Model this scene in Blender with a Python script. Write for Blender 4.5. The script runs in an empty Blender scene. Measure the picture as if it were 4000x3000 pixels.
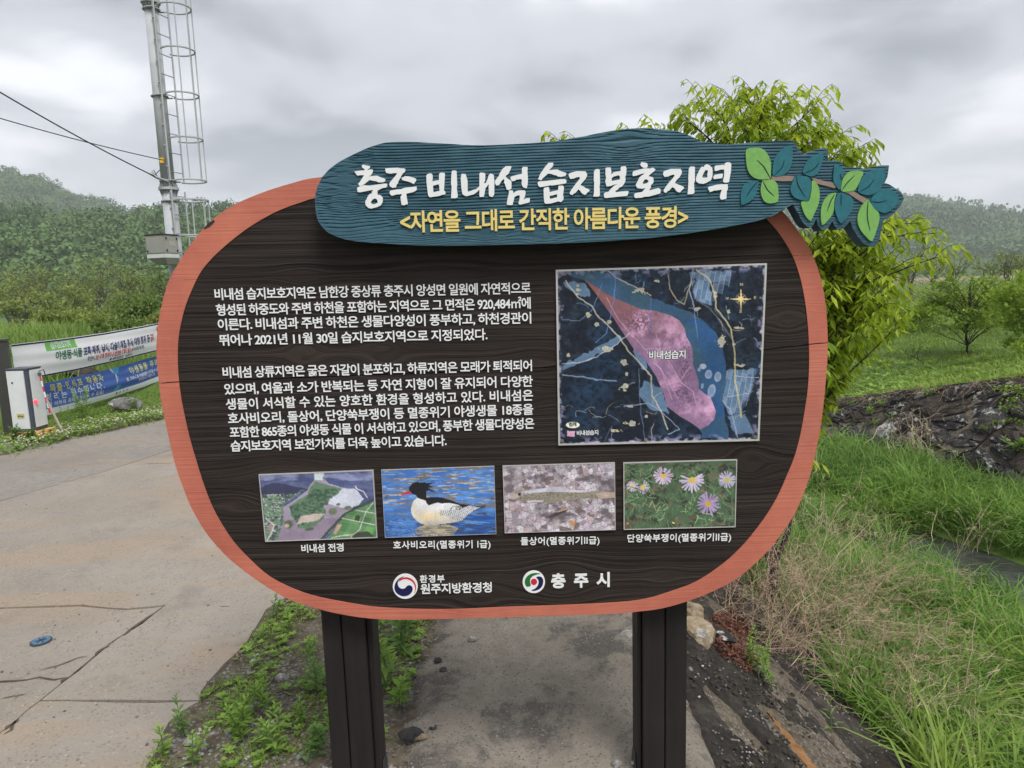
import bpy, bmesh, math, random
import numpy as np
from mathutils import Vector, Matrix, geometry, noise as mnoise
random.seed(7)
RNG = np.random.default_rng(11)
rad = math.radians
SC = bpy.context.scene
COL = SC.collection

# ------------------------------------------------------------------ camera
FPX = 2700.0
PITCH = rad(8.2); ROLL = rad(1.7)
CAM = np.array([0.0, 0.0, 1.69])
FW = np.array([0, math.cos(PITCH), -math.sin(PITCH)])
U0 = np.array([0, math.sin(PITCH), math.cos(PITCH)])
R0 = np.array([1.0, 0, 0])
RT = math.cos(ROLL)*R0 - math.sin(ROLL)*U0
UP = math.sin(ROLL)*R0 + math.cos(ROLL)*U0
cam_d = bpy.data.cameras.new('camera')
cam_d.sensor_width = 36.0
cam_d.lens = FPX/4000.0*36.0
cam_d.clip_start = 0.05
cam_d.clip_end = 9000
cam = bpy.data.objects.new('camera', cam_d)
COL.objects.link(cam)
M = Matrix(((RT[0], UP[0], -FW[0], CAM[0]), (RT[1], UP[1], -FW[1], CAM[1]), (RT[2], UP[2], -FW[2], CAM[2]), (0, 0, 0, 1)))
cam.matrix_world = M
SC.camera = cam

# ------------------------------------------------------------------ light: overcast spring day
SUN_EL, SUN_AZ = rad(56), rad(150)      # azimuth measured from +Y clockwise: behind the camera, a little right
sun_d = bpy.data.lights.new('sun', 'SUN')
sun_d.energy = 1.45
sun_d.angle = rad(24)
sun_d.color = (1.0, 0.965, 0.92)
sun = bpy.data.objects.new('sun', sun_d)
COL.objects.link(sun)
sdir = Vector((math.sin(SUN_AZ)*math.cos(SUN_EL), math.cos(SUN_AZ)*math.cos(SUN_EL), math.sin(SUN_EL)))
sun.rotation_euler = (-sdir).to_track_quat('-Z', 'Y').to_euler()
sun.location = (0, 0, 30)

world = bpy.data.worlds.new('World')
SC.world = world
world.use_nodes = True
wn, wl = world.node_tree.nodes, world.node_tree.links
wn.clear()
def WN(t, **kw):
    n = wn.new(t)
    for k, v in kw.items(): setattr(n, k, v)
    return n
w_out = WN('ShaderNodeOutputWorld'); w_bg = WN('ShaderNodeBackground')
w_sky = WN('ShaderNodeTexSky', sky_type='NISHITA', sun_disc=False, sun_elevation=SUN_EL, sun_rotation=SUN_AZ)
w_tc = WN('ShaderNodeTexCoord')
w_sep = WN('ShaderNodeSeparateXYZ')
wl.new(w_tc.outputs['Generated'], w_sep.inputs[0])
def wmath(op, a, b=None, c=None):
    n = WN('ShaderNodeMath', operation=op)
    for i, v in enumerate((a, b, c)):
        if v is None: continue
        if isinstance(v, (int, float)): n.inputs[i].default_value = v
        else: wl.new(v, n.inputs[i])
    return n.outputs[0]
zc = wmath('MAXIMUM', w_sep.outputs['Z'], 0.0)
zz = wmath('ADD', zc, 0.20)
cx = wmath('DIVIDE', w_sep.outputs['X'], zz)
cy = wmath('DIVIDE', w_sep.outputs['Y'], zz)
w_cmb = WN('ShaderNodeCombineXYZ')
wl.new(cx, w_cmb.inputs[0]); wl.new(cy, w_cmb.inputs[1])
def wnoise(scale, detail, rough, dist, off):
    m = WN('ShaderNodeMapping'); m.inputs['Location'].default_value = off
    wl.new(w_cmb.outputs[0], m.inputs['Vector'])
    n = WN('ShaderNodeTexNoise')
    n.inputs['Scale'].default_value = scale; n.inputs['Detail'].default_value = detail
    n.inputs['Roughness'].default_value = rough; n.inputs['Distortion'].default_value = dist
    wl.new(m.outputs[0], n.inputs['Vector'])
    return n.outputs['Fac']
n1 = wnoise(0.95, 3.0, 0.45, 0.3, (3.3, 1.1, 0))
n2 = wnoise(2.1, 5.0, 0.5, 0.3, (7.7, 2.2, 4.0))
nn = wmath('ADD', wmath('MULTIPLY', n1, 0.60), wmath('MULTIPLY', n2, 0.40))
ramp = WN('ShaderNodeValToRGB')
ramp.color_ramp.interpolation = 'EASE'
e = ramp.color_ramp.elements
e[0].position = 0.36; e[0].color = (0.118, 0.123, 0.135, 1)
e[1].position = 0.63; e[1].color = (0.325, 0.328, 0.338, 1)
m1 = e.new(0.50); m1.color = (0.205, 0.210, 0.223, 1)
wl.new(nn, ramp.inputs[0])
# an overcast sky is brighter overhead than at the horizon
grad = wmath('ADD', wmath('MULTIPLY', zc, 0.50), 0.93)
vm = WN('ShaderNodeVectorMath', operation='SCALE')
wl.new(ramp.outputs[0], vm.inputs[0]); wl.new(grad, vm.inputs['Scale'])
# near the horizon the deck melts into an even pale layer
hz = WN('ShaderNodeMapRange'); hz.inputs['From Min'].default_value = 0.0; hz.inputs['From Max'].default_value = 0.22
hz.inputs['To Min'].default_value = 0.85; hz.inputs['To Max'].default_value = 0.0
wl.new(zc, hz.inputs['Value'])
mixh = WN('ShaderNodeMix', data_type='RGBA')
wl.new(hz.outputs[0], mixh.inputs['Factor'])
wl.new(vm.outputs[0], mixh.inputs['A']); mixh.inputs['B'].default_value = (0.262, 0.268, 0.281, 1)
skym = WN('ShaderNodeVectorMath', operation='SCALE'); wl.new(w_sky.outputs[0], skym.inputs[0]); skym.inputs['Scale'].default_value = 0.06
mixs = WN('ShaderNodeMix', data_type='RGBA'); mixs.inputs['Factor'].default_value = 0.94
wl.new(skym.outputs[0], mixs.inputs['A']); wl.new(mixh.outputs['Result'], mixs.inputs['B'])
wl.new(mixs.outputs['Result'], w_bg.inputs['Color'])
w_bg.inputs['Strength'].default_value = 1.45
wl.new(w_bg.outputs[0], w_out.inputs['Surface'])

SC.view_settings.view_transform = 'Standard'
SC.view_settings.look = 'None'
SC.view_settings.exposure = 1.22
SC.view_settings.gamma = 1.0
SC.view_settings.use_curve_mapping = False
SC.render.engine = 'CYCLES'
SC.cycles.max_bounces = 6
SC.cycles.diffuse_bounces = 3
SC.cycles.glossy_bounces = 2
SC.cycles.transmission_bounces = 3
SC.cycles.transparent_max_bounces = 6
SC.cycles.volume_bounces = 0
SC.cycles.use_denoising = True

# ------------------------------------------------------------------ helpers
def ray(px, py):
    d = RT*(px-2000.0)/FPX + UP*(1500.0-py)/FPX + FW
    return d
def on_z(px, py, z=0.0):
    d = ray(px, py); t = (z-CAM[2])/d[2]
    return CAM + d*t
def on_y(px, py, y):
    d = ray(px, py); return CAM + d*(y/d[1])
def proj(P):
    d = np.asarray(P, float)-CAM
    f = d@FW
    return 2000+FPX*(d@RT)/f, 1500-FPX*(d@UP)/f

def lin(c):
    return tuple(((v/255.0)/12.92 if v/255.0 <= 0.04045 else ((v/255.0+0.055)/1.055)**2.4) for v in c)

def tag(o, label=None, cat=None, group=None, kind=None):
    if label: o['label'] = label
    if cat: o['category'] = cat
    if group: o['group'] = group
    if kind: o['kind'] = kind
    return o
def empty(name, loc, label=None, cat=None, group=None):
    o = bpy.data.objects.new(name, None); COL.objects.link(o)
    o.empty_display_size = 0.1
    o.location = tuple(float(v) for v in loc)
    tag(o, label, cat, group)
    return o
def wloc(o):
    v = Vector((0, 0, 0))
    while o is not None:
        v = v + Vector(o.location); o = o.parent
    return np.array(v)
def mesh_np(name, V, Fs, mat=None, smooth=False, attrs=None, colattr=None):
    """Fs: list of int arrays (m,k)"""
    me = bpy.data.meshes.new(name)
    V = np.ascontiguousarray(V, dtype=np.float32)
    Fs = [np.asarray(f, dtype=np.int32) for f in Fs if len(f)]
    me.vertices.add(len(V)); me.vertices.foreach_set('co', V.ravel())
    loops = np.concatenate([f.ravel() for f in Fs]) if Fs else np.zeros(0, np.int32)
    tot = np.concatenate([np.full(len(f), f.shape[1], np.int32) for f in Fs])
    start = np.concatenate(([0], np.cumsum(tot)[:-1])).astype(np.int32)
    me.loops.add(len(loops)); me.loops.foreach_set('vertex_index', loops)
    me.polygons.add(len(tot)); me.polygons.foreach_set('loop_start', start)
    me.polygons.foreach_set('loop_total', tot)
    me.polygons.foreach_set('use_smooth', np.full(len(tot), bool(smooth)))
    me.update(calc_edges=True)
    if attrs:
        for k, a in attrs.items():
            at = me.attributes.new(k, 'FLOAT', 'POINT'); at.data.foreach_set('value', np.ascontiguousarray(a, dtype=np.float32))
    if colattr is not None:
        at = me.attributes.new('paint', 'FLOAT_COLOR', 'POINT')
        c4 = np.ones((len(V), 4), np.float32); c4[:, :3] = colattr
        at.data.foreach_set('color', c4.ravel())
    me.validate(verbose=False)
    if mat: me.materials.append(mat)
    return me
def link(name, me, parent=None, loc=(0, 0, 0)):
    o = bpy.data.objects.new(name, me); COL.objects.link(o)
    o.location = tuple(float(v) for v in loc)
    if parent is not None: o.parent = parent
    return o
def part(name, V, Fs, mat, parent=None, smooth=False, attrs=None, colattr=None):
    """V in world coordinates; stored relative to the (unrotated) parent."""
    V = np.asarray(V, float)
    if parent is not None: V = V - wloc(parent)
    return link(name, mesh_np(name, V, Fs, mat, smooth, attrs, colattr), parent)
def thing1(name, V, Fs, mat, label, cat, group=None, smooth=False, attrs=None, colattr=None, base=None):
    """a thing that is one mesh, origin at its base"""
    V = np.asarray(V, float)
    if base is None:
        base = np.array([V[:, 0].mean(), V[:, 1].mean(), V[:, 2].min()])
    o = link(name, mesh_np(name, V-base, Fs, mat, smooth, attrs, colattr), None, base)
    return tag(o, label, cat, group)
def copy_tree(o, parent=None):
    c = o.copy(); COL.objects.link(c); c.parent = parent
    for ch in o.children: copy_tree(ch, c)
    return c

class MB:
    """collects shapes into one mesh"""
    def __init__(s): s.V = []; s.F3 = []; s.F4 = []; s.n = 0; s.A = []
    def add(s, V, F3=(), F4=(), a=None):
        V = np.asarray(V, float).reshape(-1, 3)
        if len(F3): s.F3.append(np.asarray(F3, int)+s.n)
        if len(F4): s.F4.append(np.asarray(F4, int)+s.n)
        s.V.append(V); s.n += len(V)
        if a is not None: s.A.append(np.broadcast_to(np.asarray(a, float), (len(V),)).copy())
        else: s.A.append(np.zeros(len(V)))
        return s
    def box(s, c, h, rot=None, a=None):
        c = np.array(c, float); h = np.array(h, float)
        P = np.array([[x, y, z] for x in (-1, 1) for y in (-1, 1) for z in (-1, 1)], float)*h
        if rot is not None: P = P@np.asarray(rot).T
        F = [(0, 1, 3, 2), (4, 6, 7, 5), (0, 4, 5, 1), (2, 3, 7, 6), (0, 2, 6, 4), (1, 5, 7, 3)]
        return s.add(P+c, F4=F, a=a)
    def tube(s, pts, r, n=6, cap=True, a=None):
        pts = np.asarray(pts, float); m = len(pts)
        r = np.broadcast_to(np.asarray(r, float), (m,))
        T = np.gradient(pts, axis=0); T /= (np.linalg.norm(T, axis=1, keepdims=True)+1e-12)
        ref = np.array([0, 0, 1.0]) if abs(T[:, 2]).mean() < 0.9 else np.array([1.0, 0, 0])
        A = np.cross(T, ref); A /= (np.linalg.norm(A, axis=1, keepdims=True)+1e-12)
        B = np.cross(T, A)
        an = np.arange(n)*2*math.pi/n
        V = pts[:, None, :] + r[:, None, None]*(np.cos(an)[None, :, None]*A[:, None, :]+np.sin(an)[None, :, None]*B[:, None, :])
        V = V.reshape(-1, 3)
        i = np.arange(m-1)[:, None]*n; j = np.arange(n)[None, :]; j2 = (j+1) % n
        F = np.stack([i+j, i+j2, i+n+j2, i+n+j], -1).reshape(-1, 4)
        F3 = []
        if cap:
            V = np.vstack([V, pts[0], pts[-1]]); c0 = m*n; c1 = c0+1
            F3 = [(c0, (k+1) % n, k) for k in range(n)]+[(c1, (m-1)*n+k, (m-1)*n+(k+1) % n) for k in range(n)]
        return s.add(V, F3=F3, F4=F, a=a)
    def mesh(s, name, mat, smooth=False, base=(0, 0, 0)):
        V = np.vstack(s.V)-np.array(base)
        Fs = []
        if s.F3: Fs.append(np.vstack(s.F3))
        if s.F4: Fs.append(np.vstack(s.F4))
        return mesh_np(name, V, Fs, mat, smooth, attrs={'tint': np.concatenate(s.A)})
    def part(s, name, mat, parent=None, smooth=False):
        return link(name, s.mesh(name, mat, smooth, wloc(parent) if parent is not None else (0, 0, 0)), parent)
    def thing(s, name, mat, label, cat, group=None, smooth=False, base=None):
        V = np.vstack(s.V)
        if base is None: base = np.array([V[:, 0].mean(), V[:, 1].mean(), V[:, 2].min()])
        return tag(link(name, s.mesh(name, mat, smooth, base), None, base), label, cat, group)

# numpy value noise
_G = np.random.default_rng(5).random((256, 256))
def vnoise(x, y):
    xi = np.floor(x).astype(int); yi = np.floor(y).astype(int)
    fx = x-xi; fy = y-yi
    fx = fx*fx*(3-2*fx); fy = fy*fy*(3-2*fy)
    a = _G[xi % 256, yi % 256]; b = _G[(xi+1) % 256, yi % 256]
    c = _G[xi % 256, (yi+1) % 256]; d = _G[(xi+1) % 256, (yi+1) % 256]
    return (a*(1-fx)+b*fx)*(1-fy)+(c*(1-fx)+d*fx)*fy
def fbm(x, y, o=4, r=0.5):
    s = 0; a = 1; t = 0
    for k in range(o):
        s = s+a*vnoise(x*2**k+17.3*k, y*2**k+9.1*k); t += a; a *= r
    return s/t

# ------------------------------------------------------------------ materials
def new_mat(name):
    m = bpy.data.materials.new(name); m.use_nodes = True
    nt = m.node_tree; nt.nodes.clear()
    return m, nt
class NT:
    def __init__(s, name, rough=0.8, spec=0.3):
        s.m, s.nt = new_mat(name)
        s.out = s.n('ShaderNodeOutputMaterial'); s.b = s.n('ShaderNodeBsdfPrincipled')
        s.b.inputs['Roughness'].default_value = rough
        s.b.inputs['Specular IOR Level'].default_value = spec
        s.l(s.b.outputs[0], s.out.inputs['Surface'])
        s._tc = None
    def n(s, t, **kw):
        n = s.nt.nodes.new(t)
        for k, v in kw.items(): setattr(n, k, v)
        return n
    def l(s, a, b): s.nt.links.new(a, b)
    def obj(s):
        if s._tc is None:
            g = s.n('ShaderNodeNewGeometry'); s._tc = g.outputs['Position']
        return s._tc
    def math(s, op, a, b=None, c=None, clamp=False):
        n = s.n('ShaderNodeMath', operation=op); n.use_clamp = clamp
        for i, v in enumerate((a, b, c)):
            if v is None: continue
            if isinstance(v, (int, float)): n.inputs[i].default_value = v
            else: s.l(v, n.inputs[i])
        return n.outputs[0]
    def noise(s, scale, detail=4, rough=0.55, dist=0, vec=None, stretch=None):
        v = vec if vec is not None else s.obj()
        if stretch is not None:
            mp = s.n('ShaderNodeMapping'); mp.inputs['Scale'].default_value = stretch
            s.l(v, mp.inputs['Vector']); v = mp.outputs[0]
        n = s.n('ShaderNodeTexNoise')
        n.inputs['Scale'].default_value = scale; n.inputs['Detail'].default_value = detail
        n.inputs['Roughness'].default_value = rough; n.inputs['Distortion'].default_value = dist
        s.l(v, n.inputs['Vector']); return n.outputs['Fac']
    def voro(s, scale, feature='F1', out='Distance', vec=None):
        n = s.n('ShaderNodeTexVoronoi', feature=feature); n.inputs['Scale'].default_value = scale
        s.l(vec if vec is not None else s.obj(), n.inputs['Vector']); return n.outputs[out]
    def ramp(s, f, stops):
        r = s.n('ShaderNodeValToRGB'); el = r.color_ramp.elements
        el[0].position = stops[0][0]; el[0].color = (*stops[0][1], 1)
        el[1].position = stops[-1][0]; el[1].color = (*stops[-1][1], 1)
        for p, c in stops[1:-1]:
            x = el.new(p); x.color = (*c, 1)
        s.l(f, r.inputs[0]); return r.outputs[0]
    def rng(s, f, a, b, c=0.0, d=1.0):
        n = s.n('ShaderNodeMapRange'); n.inputs['From Min'].default_value = a; n.inputs['From Max'].default_value = b
        n.inputs['To Min'].default_value = c; n.inputs['To Max'].default_value = d
        s.l(f, n.inputs['Value']); return n.outputs[0]
    def mix(s, f, a, b, mode='MIX'):
        n = s.n('ShaderNodeMix', data_type='RGBA', blend_type=mode)
        if isinstance(f, (int, float)): n.inputs['Factor'].default_value = f
        else: s.l(f, n.inputs['Factor'])
        for k, v in (('A', a), ('B', b)):
            if isinstance(v, tuple): n.inputs[k].default_value = (*v, 1)
            else: s.l(v, n.inputs[k])
        return n.outputs['Result']
    def attr(s, name, out='Fac'):
        n = s.n('ShaderNodeAttribute', attribute_name=name); return n.outputs[out]
    def color(s, c):
        if isinstance(c, tuple): s.b.inputs['Base Color'].default_value = (*c, 1)
        else: s.l(c, s.b.inputs['Base Color'])
    def rough(s, f): s.l(f, s.b.inputs['Roughness'])
    def bump(s, h, strength=0.5, dist=0.01, prev=None):
        n = s.n('ShaderNodeBump'); n.inputs['Strength'].default_value = strength; n.inputs['Distance'].default_value = dist
        s.l(h, n.inputs['Height'])
        if prev is not None: s.l(prev, n.inputs['Normal'])
        s.l(n.outputs[0], s.b.inputs['Normal']); return n.outputs[0]

def simple(name, col, rough=0.7, spec=0.3, var=0.12, scale=30, metal=0.0, bump=0.0):
    t = NT(name, rough, spec)
    f = t.noise(scale, 4, 0.6)
    lo = tuple(max(0, c*(1-var)) for c in col); hi = tuple(min(1, c*(1+var)) for c in col)
    t.color(t.ramp(f, [(0.3, lo), (0.7, hi)]))
    t.b.inputs['Metallic'].default_value = metal
    if bump: t.bump(f, bump, 0.003)
    return t.m
def leafmat(name, dark, light, trans=0.35, rough=0.5, spec=0.35, tcol=None):
    """tint attribute 0..1 runs dark..light; part of the light passes through the leaf"""
    t = NT(name, rough, spec)
    f = t.attr('tint')
    c = t.ramp(f, [(0.0, dark), (1.0, light)])
    n = t.noise(1.7, 2)
    c2 = t.mix(t.rng(n, 0.35, 0.65, 0.0, 0.30), c, tuple(0.62*v for v in light))
    t.color(c2)
    tr = t.n('ShaderNodeBsdfTranslucent')
    if tcol: tr.inputs['Color'].default_value = (*tcol, 1)
    else: t.l(c2, tr.inputs['Color'])
    mx = t.n('ShaderNodeMixShader'); mx.inputs[0].default_value = trans
    t.l(t.b.outputs[0], mx.inputs[1]); t.l(tr.outputs[0], mx.inputs[2])
    t.l(mx.outputs[0], t.out.inputs['Surface'])
    return t.m
# ------------------------------------------------------------------ sign geometry tools
TILT = rad(1.2)
EZ = np.array([0, -math.sin(TILT), math.cos(TILT)])
NF = np.array([0, -math.cos(TILT), -math.sin(TILT)])      # towards the reader
BO = np.array([0, 2.035, 0.55])
def uv(px, py, w=0.0):
    o = BO+NF*w; d = ray(px, py)
    t = ((o-CAM)@NF)/(d@NF)
    P = CAM+d*t-o
    return np.array([P[0], P@EZ])
def W3(u, v, w):
    u = np.asarray(u, float); v = np.asarray(v, float); w = np.broadcast_to(np.asarray(w, float), u.shape)
    return BO + u[..., None]*np.array([1.0, 0, 0]) + v[..., None]*EZ + w[..., None]*NF
def pip(x, y, poly):
    poly = np.asarray(poly); x = np.asarray(x); y = np.asarray(y)
    c = np.zeros(x.shape, bool); n = len(poly); j = n-1
    for i in range(n):
        xi, yi = poly[i]; xj, yj = poly[j]
        if yi != yj:
            m = ((yi > y) != (yj > y))
            c ^= m & (x < (xj-xi)*(y-yi)/(yj-yi)+xi)
        j = i
    return c
def catmull(P, k=4, closed=True):
    P = np.asarray(P, float); n = len(P); out = []
    rngn = n if closed else n-1
    for i in range(rngn):
        if closed: p0, p1, p2, p3 = P[i-1], P[i], P[(i+1) % n], P[(i+2) % n]
        else: p0, p1, p2, p3 = P[max(i-1, 0)], P[i], P[i+1], P[min(i+2, n-1)]
        for q in range(k):
            t = q/k
            out.append(0.5*((2*p1)+(-p0+p2)*t+(2*p0-5*p1+4*p2-p3)*t*t+(-p0+3*p1-3*p2+p3)*t**3))
    if not closed: out.append(P[-1])
    return np.array(out)
def cdt(loops, segs=(), pts=None, vs=1.0):
    V = []; E = []
    for L in loops:
        b = len(V); V += [(p[0], p[1]*vs) for p in L]
        E += [(b+i, b+(i+1) % len(L)) for i in range(len(L))]
    for S in segs:
        b = len(V); V += [(p[0], p[1]*vs) for p in S]
        E += [(b+i, b+i+1) for i in range(len(S)-1)]
    if pts is not None: V += [(p[0], p[1]*vs) for p in pts]
    r = geometry.delaunay_2d_cdt([Vector(v) for v in V], E, [], 0, 1e-7, False)
    W = np.array([(v[0], v[1]/vs) for v in r[0]]); T = np.array([tuple(f) for f in r[2]], int)
    return W, T
def grid_pts(loop, su, sv, jit=0.25, inset=None):
    lo = np.min(loop, 0); hi = np.max(loop, 0)
    U, V_ = np.meshgrid(np.arange(lo[0]+su/2, hi[0], su), np.arange(lo[1]+sv/2, hi[1], sv))
    U = U+RNG.uniform(-jit, jit, U.shape)*su; 
    U = U.ravel(); V_ = V_.ravel()
    m = pip(U, V_, loop)
    return np.stack([U[m], V_[m]], 1)
def solid(V2, T, wf, wb, dz=None):
    """front face (triangles T over V2) at w=wf plus walls back to wb and a back face. returns V3, F3, F4, front count"""
    used, inv = np.unique(T.ravel(), return_inverse=True)
    P = V2[used]; T = inv.reshape(-1, 3)
    a = P[T[:, 0]]; b = P[T[:, 1]]; c = P[T[:, 2]]
    ar = (b[:, 0]-a[:, 0])*(c[:, 1]-a[:, 1])-(b[:, 1]-a[:, 1])*(c[:, 0]-a[:, 0])
    keep = np.abs(ar) > 1e-12
    T = T[keep]; ar = ar[keep]
    T[ar < 0] = T[ar < 0][:, ::-1]
    ed = np.concatenate([T[:, [0, 1]], T[:, [1, 2]], T[:, [2, 0]]])
    key = set(map(tuple, ed.tolist()))
    bd = [e_ for e_ in key if (e_[1], e_[0]) not in key]
    n = len(P)
    wfv = np.full(n, wf) if dz is None else wf+dz(P[:, 0], P[:, 1])
    Vf = W3(P[:, 0], P[:, 1], wfv)
    be = np.array(bd, int)
    bu, binv = np.unique(be.ravel(), return_inverse=True)
    binv = binv.reshape(-1, 2)
    nb = len(bu)
    Vt = Vf[bu]; Vb = W3(P[bu, 0], P[bu, 1], wb)
    V = np.vstack([Vf, Vt, Vb])
    F4 = np.stack([n+binv[:, 1], n+binv[:, 0], n+nb+binv[:, 0], n+nb+binv[:, 1]], 1)
    return V, T, F4, P, bu
def plate(name, loops_uv, wf, wb, mat, parent, su=None, sv=None, attrsfn=None, dz=None, vs=1.0, colfn=None, segs=()):
    loops_uv = [np.asarray(l) for l in loops_uv]
    pts = None
    if su: pts = grid_pts(loops_uv[0], su, sv or su)
    V2, T = cdt(loops_uv, segs, pts, vs)
    cen = V2[T].mean(1)
    m = pip(cen[:, 0], cen[:, 1], loops_uv[0])
    for h in loops_uv[1:]: m &= ~pip(cen[:, 0], cen[:, 1], h)
    V, F3, F4, P, bu = solid(V2, T[m], wf, wb, dz)
    A = None
    if attrsfn is not None:
        g = attrsfn(P[:, 0], P[:, 1]); A = {'grain': np.concatenate([g, g[bu], g[bu]])}
    return part(name, V, [F3, F4], mat, parent, attrs=A)
def loop_px(pts, w=0.0, k=0, closed=True):
    L = np.array([uv(p[0], p[1], w) for p in pts])
    return catmull(L, k, closed) if k else L

def wood_mat(name, base, dark, light, freq, rough=0.75, contrast=1.0, bumpd=0.004):
    """grain runs along the 'grain' attribute (a warped height across the board)"""
    t = NT(name, rough, 0.18)
    g = t.attr('grain')
    sp = t.n('ShaderNodeSeparateXYZ'); t.l(t.obj(), sp.inputs[0])
    cb = t.n('ShaderNodeCombineXYZ')
    t.l(t.math('MULTIPLY', sp.outputs['X'], 0.9), cb.inputs[0]); t.l(t.math('MULTIPLY', g, freq), cb.inputs[1])
    f1 = t.noise(1.0, 2, 0.5, 0.0, vec=cb.outputs[0])
    cb2 = t.n('ShaderNodeCombineXYZ')
    t.l(t.math('MULTIPLY', sp.outputs['X'], 6.0), cb2.inputs[0]); t.l(t.math('MULTIPLY', g, freq*3.2), cb2.inputs[1])
    f2 = t.noise(1.0, 3, 0.6, 0.0, vec=cb2.outputs[0])
    lines = t.math('ADD', t.math('MULTIPLY', f1, 0.7), t.math('MULTIPLY', f2, 0.3))
    blot = t.noise(5.0, 4, 0.6)
    c = t.ramp(lines, [(0.36, dark), (0.50, base), (0.66, light)])
    c = t.mix(t.rng(blot, 0.42, 0.72, 0.0, 0.55), c, tuple(v*1.25+0.004 for v in base))
    # paint lost along a few crests
    fine = t.noise(40.0, 3, 0.7, vec=cb.outputs[0])
    sc = t.math('MULTIPLY', t.rng(f2, 0.70, 0.76, 0, 1), t.rng(t.noise(3.1, 2), 0.55, 0.62, 0, 1))
    c = t.mix(sc, c, tuple(min(1, v*3.0+0.02) for v in light))
    t.color(c)
    t.bump(lines, 1.0*contrast, bumpd)
    return t.m
def make_grain(knots, seed=0, wav=1.0):
    def g(u, v):
        p = v + wav*0.006*np.sin(u*2.1+seed)+wav*0.022*(fbm(u*1.1+seed*3+40, v*2.2+13+seed, 2)-0.5)
        for (ku, kv, s, k, sx) in knots:
            r2 = ((u-ku)/sx)**2+(v-kv)**2
            p = p-(v-kv)*k*np.exp(-r2/(2*s*s))
        return p
    return g

def knots_px(lst, w=0.0):
    out = []
    for (px, py, spx, k, sx) in lst:
        c = uv(px, py, w); out.append((c[0], c[1], spx/FPX*2.08, k, sx))
    return out
boardknots = knots_px([(1190, 1385, 42, 1.35, 1.5), (1500, 1380, 46, 1.3, 1.6), (2040, 1540, 34, 1.2, 1.4), (1110, 1890, 60, 1.1, 1.8),
                       (2930, 1810, 48, 1.35, 1.4), (2790, 1755, 30, 1.1, 2.2), (3080, 1250, 34, 1.2, 1.5), (1180, 1082, 26, 1.2, 2.4),
                       (2190, 2270, 60, 1.3, 1.6), (1870, 2330, 46, 1.2, 1.8), (2590, 2255, 24, 1.2, 2.0), (1500, 2300, 34, 1.0, 2.0),
                       (1720, 1075, 50, 0.8, 3.0), (2500, 1000, 44, 0.8, 2.8), (930, 1980, 26, 1.2, 2.0), (760, 1480, 30, 0.7, 3.0), (2080, 1420, 40, 0.9, 1.8)])
g_board = make_grain(boardknots, 1.0)
M_board = wood_mat('dark_stained_wood', (0.026, 0.0195, 0.0165), (0.011, 0.0088, 0.008), (0.045, 0.034, 0.029), 95, 0.72, 1.0, 0.006)
def rim_mat():
    t = NT('terracotta_paint', 0.62, 0.3)
    g = t.attr('grain')
    sp = t.n('ShaderNodeSeparateXYZ'); t.l(t.obj(), sp.inputs[0])
    cb = t.n('ShaderNodeCombineXYZ'); t.l(t.math('MULTIPLY', sp.outputs['X'], 2.2), cb.inputs[0]); t.l(t.math('MULTIPLY', g, 130), cb.inputs[1])
    f = t.noise(1.0, 3, 0.55, vec=cb.outputs[0])
    b1 = t.noise(4.0, 5, 0.65); b2 = t.noise(60, 3, 0.6)
    c = t.ramp(b1, [(0.3, (0.40, 0.115, 0.078)), (0.5, (0.48, 0.145, 0.098)), (0.7, (0.55, 0.180, 0.115))])
    c = t.mix(t.rng(t.noise(1.6, 5, 0.7), 0.55, 0.72, 0, 0.5), c, (0.50, 0.205, 0.165))
    c = t.mix(t.rng(b2, 0.55, 0.8, 0, 0.35), c, (0.57, 0.155, 0.07))
    # weathered hair cracks
    hc = t.math('MULTIPLY', t.rng(f, 0.30, 0.24, 0, 1), t.rng(t.noise(2.4, 2), 0.5, 0.6, 0, 1))
    c = t.mix(t.math('MULTIPLY', hc, 0.55), c, (0.20, 0.06, 0.045))
    ln = t.math('MULTIPLY', t.rng(f, 0.68, 0.74, 0, 1), 0.35)
    c = t.mix(ln, c, (0.68, 0.33, 0.27))
    t.color(c); t.bump(t.math('ADD', f, t.math('MULTIPLY', b2, 0.25)), 0.55, 0.0025)
    return t.m
M_rim = rim_mat()
M_teal = None
def teal_mat():
    t = NT('teal_stained_wood', 0.62, 0.35)
    b1 = t.noise(5, 4, 0.6); b2 = t.noise(90, 3, 0.6, stretch=(0.25, 1, 2.0))
    c = t.ramp(b1, [(0.3, (0.022, 0.070, 0.100)), (0.55, (0.030, 0.092, 0.128)), (0.78, (0.044, 0.122, 0.165))])
    c = t.mix(t.rng(b2, 0.45, 0.75, 0, 0.4), c, (0.062, 0.150, 0.190))
    t.color(c); t.bump(b2, 0.4, 0.0015)
    return t.m
M_teal = teal_mat()
M_white = simple('white_lettering', (0.79, 0.80, 0.80), 0.5, 0.3, 0.03, 25)
M_yellow = simple('yellow_lettering', (0.76, 0.60, 0.20), 0.5, 0.3, 0.06, 25)
M_lgreen = simple('leaf_green_paint', (0.185, 0.40, 0.105), 0.55, 0.3, 0.10, 70)
M_lteal = simple('leaf_teal_paint', (0.022, 0.140, 0.175), 0.55, 0.3, 0.14, 70)
M_twig = simple('twig_brown_paint', (0.27, 0.195, 0.165), 0.6, 0.3, 0.10, 70)
M_vein = simple('vein_dark_paint', (0.008, 0.028, 0.034), 0.6, 0.2, 0.05)
M_alu = simple('aluminium_edge', (0.62, 0.61, 0.60), 0.38, 0.5, 0.08, 60, metal=0.4)
M_screw = simple('screw_steel', (0.35, 0.32, 0.27), 0.35, 0.5, 0.2, 300, metal=0.7)

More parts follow.
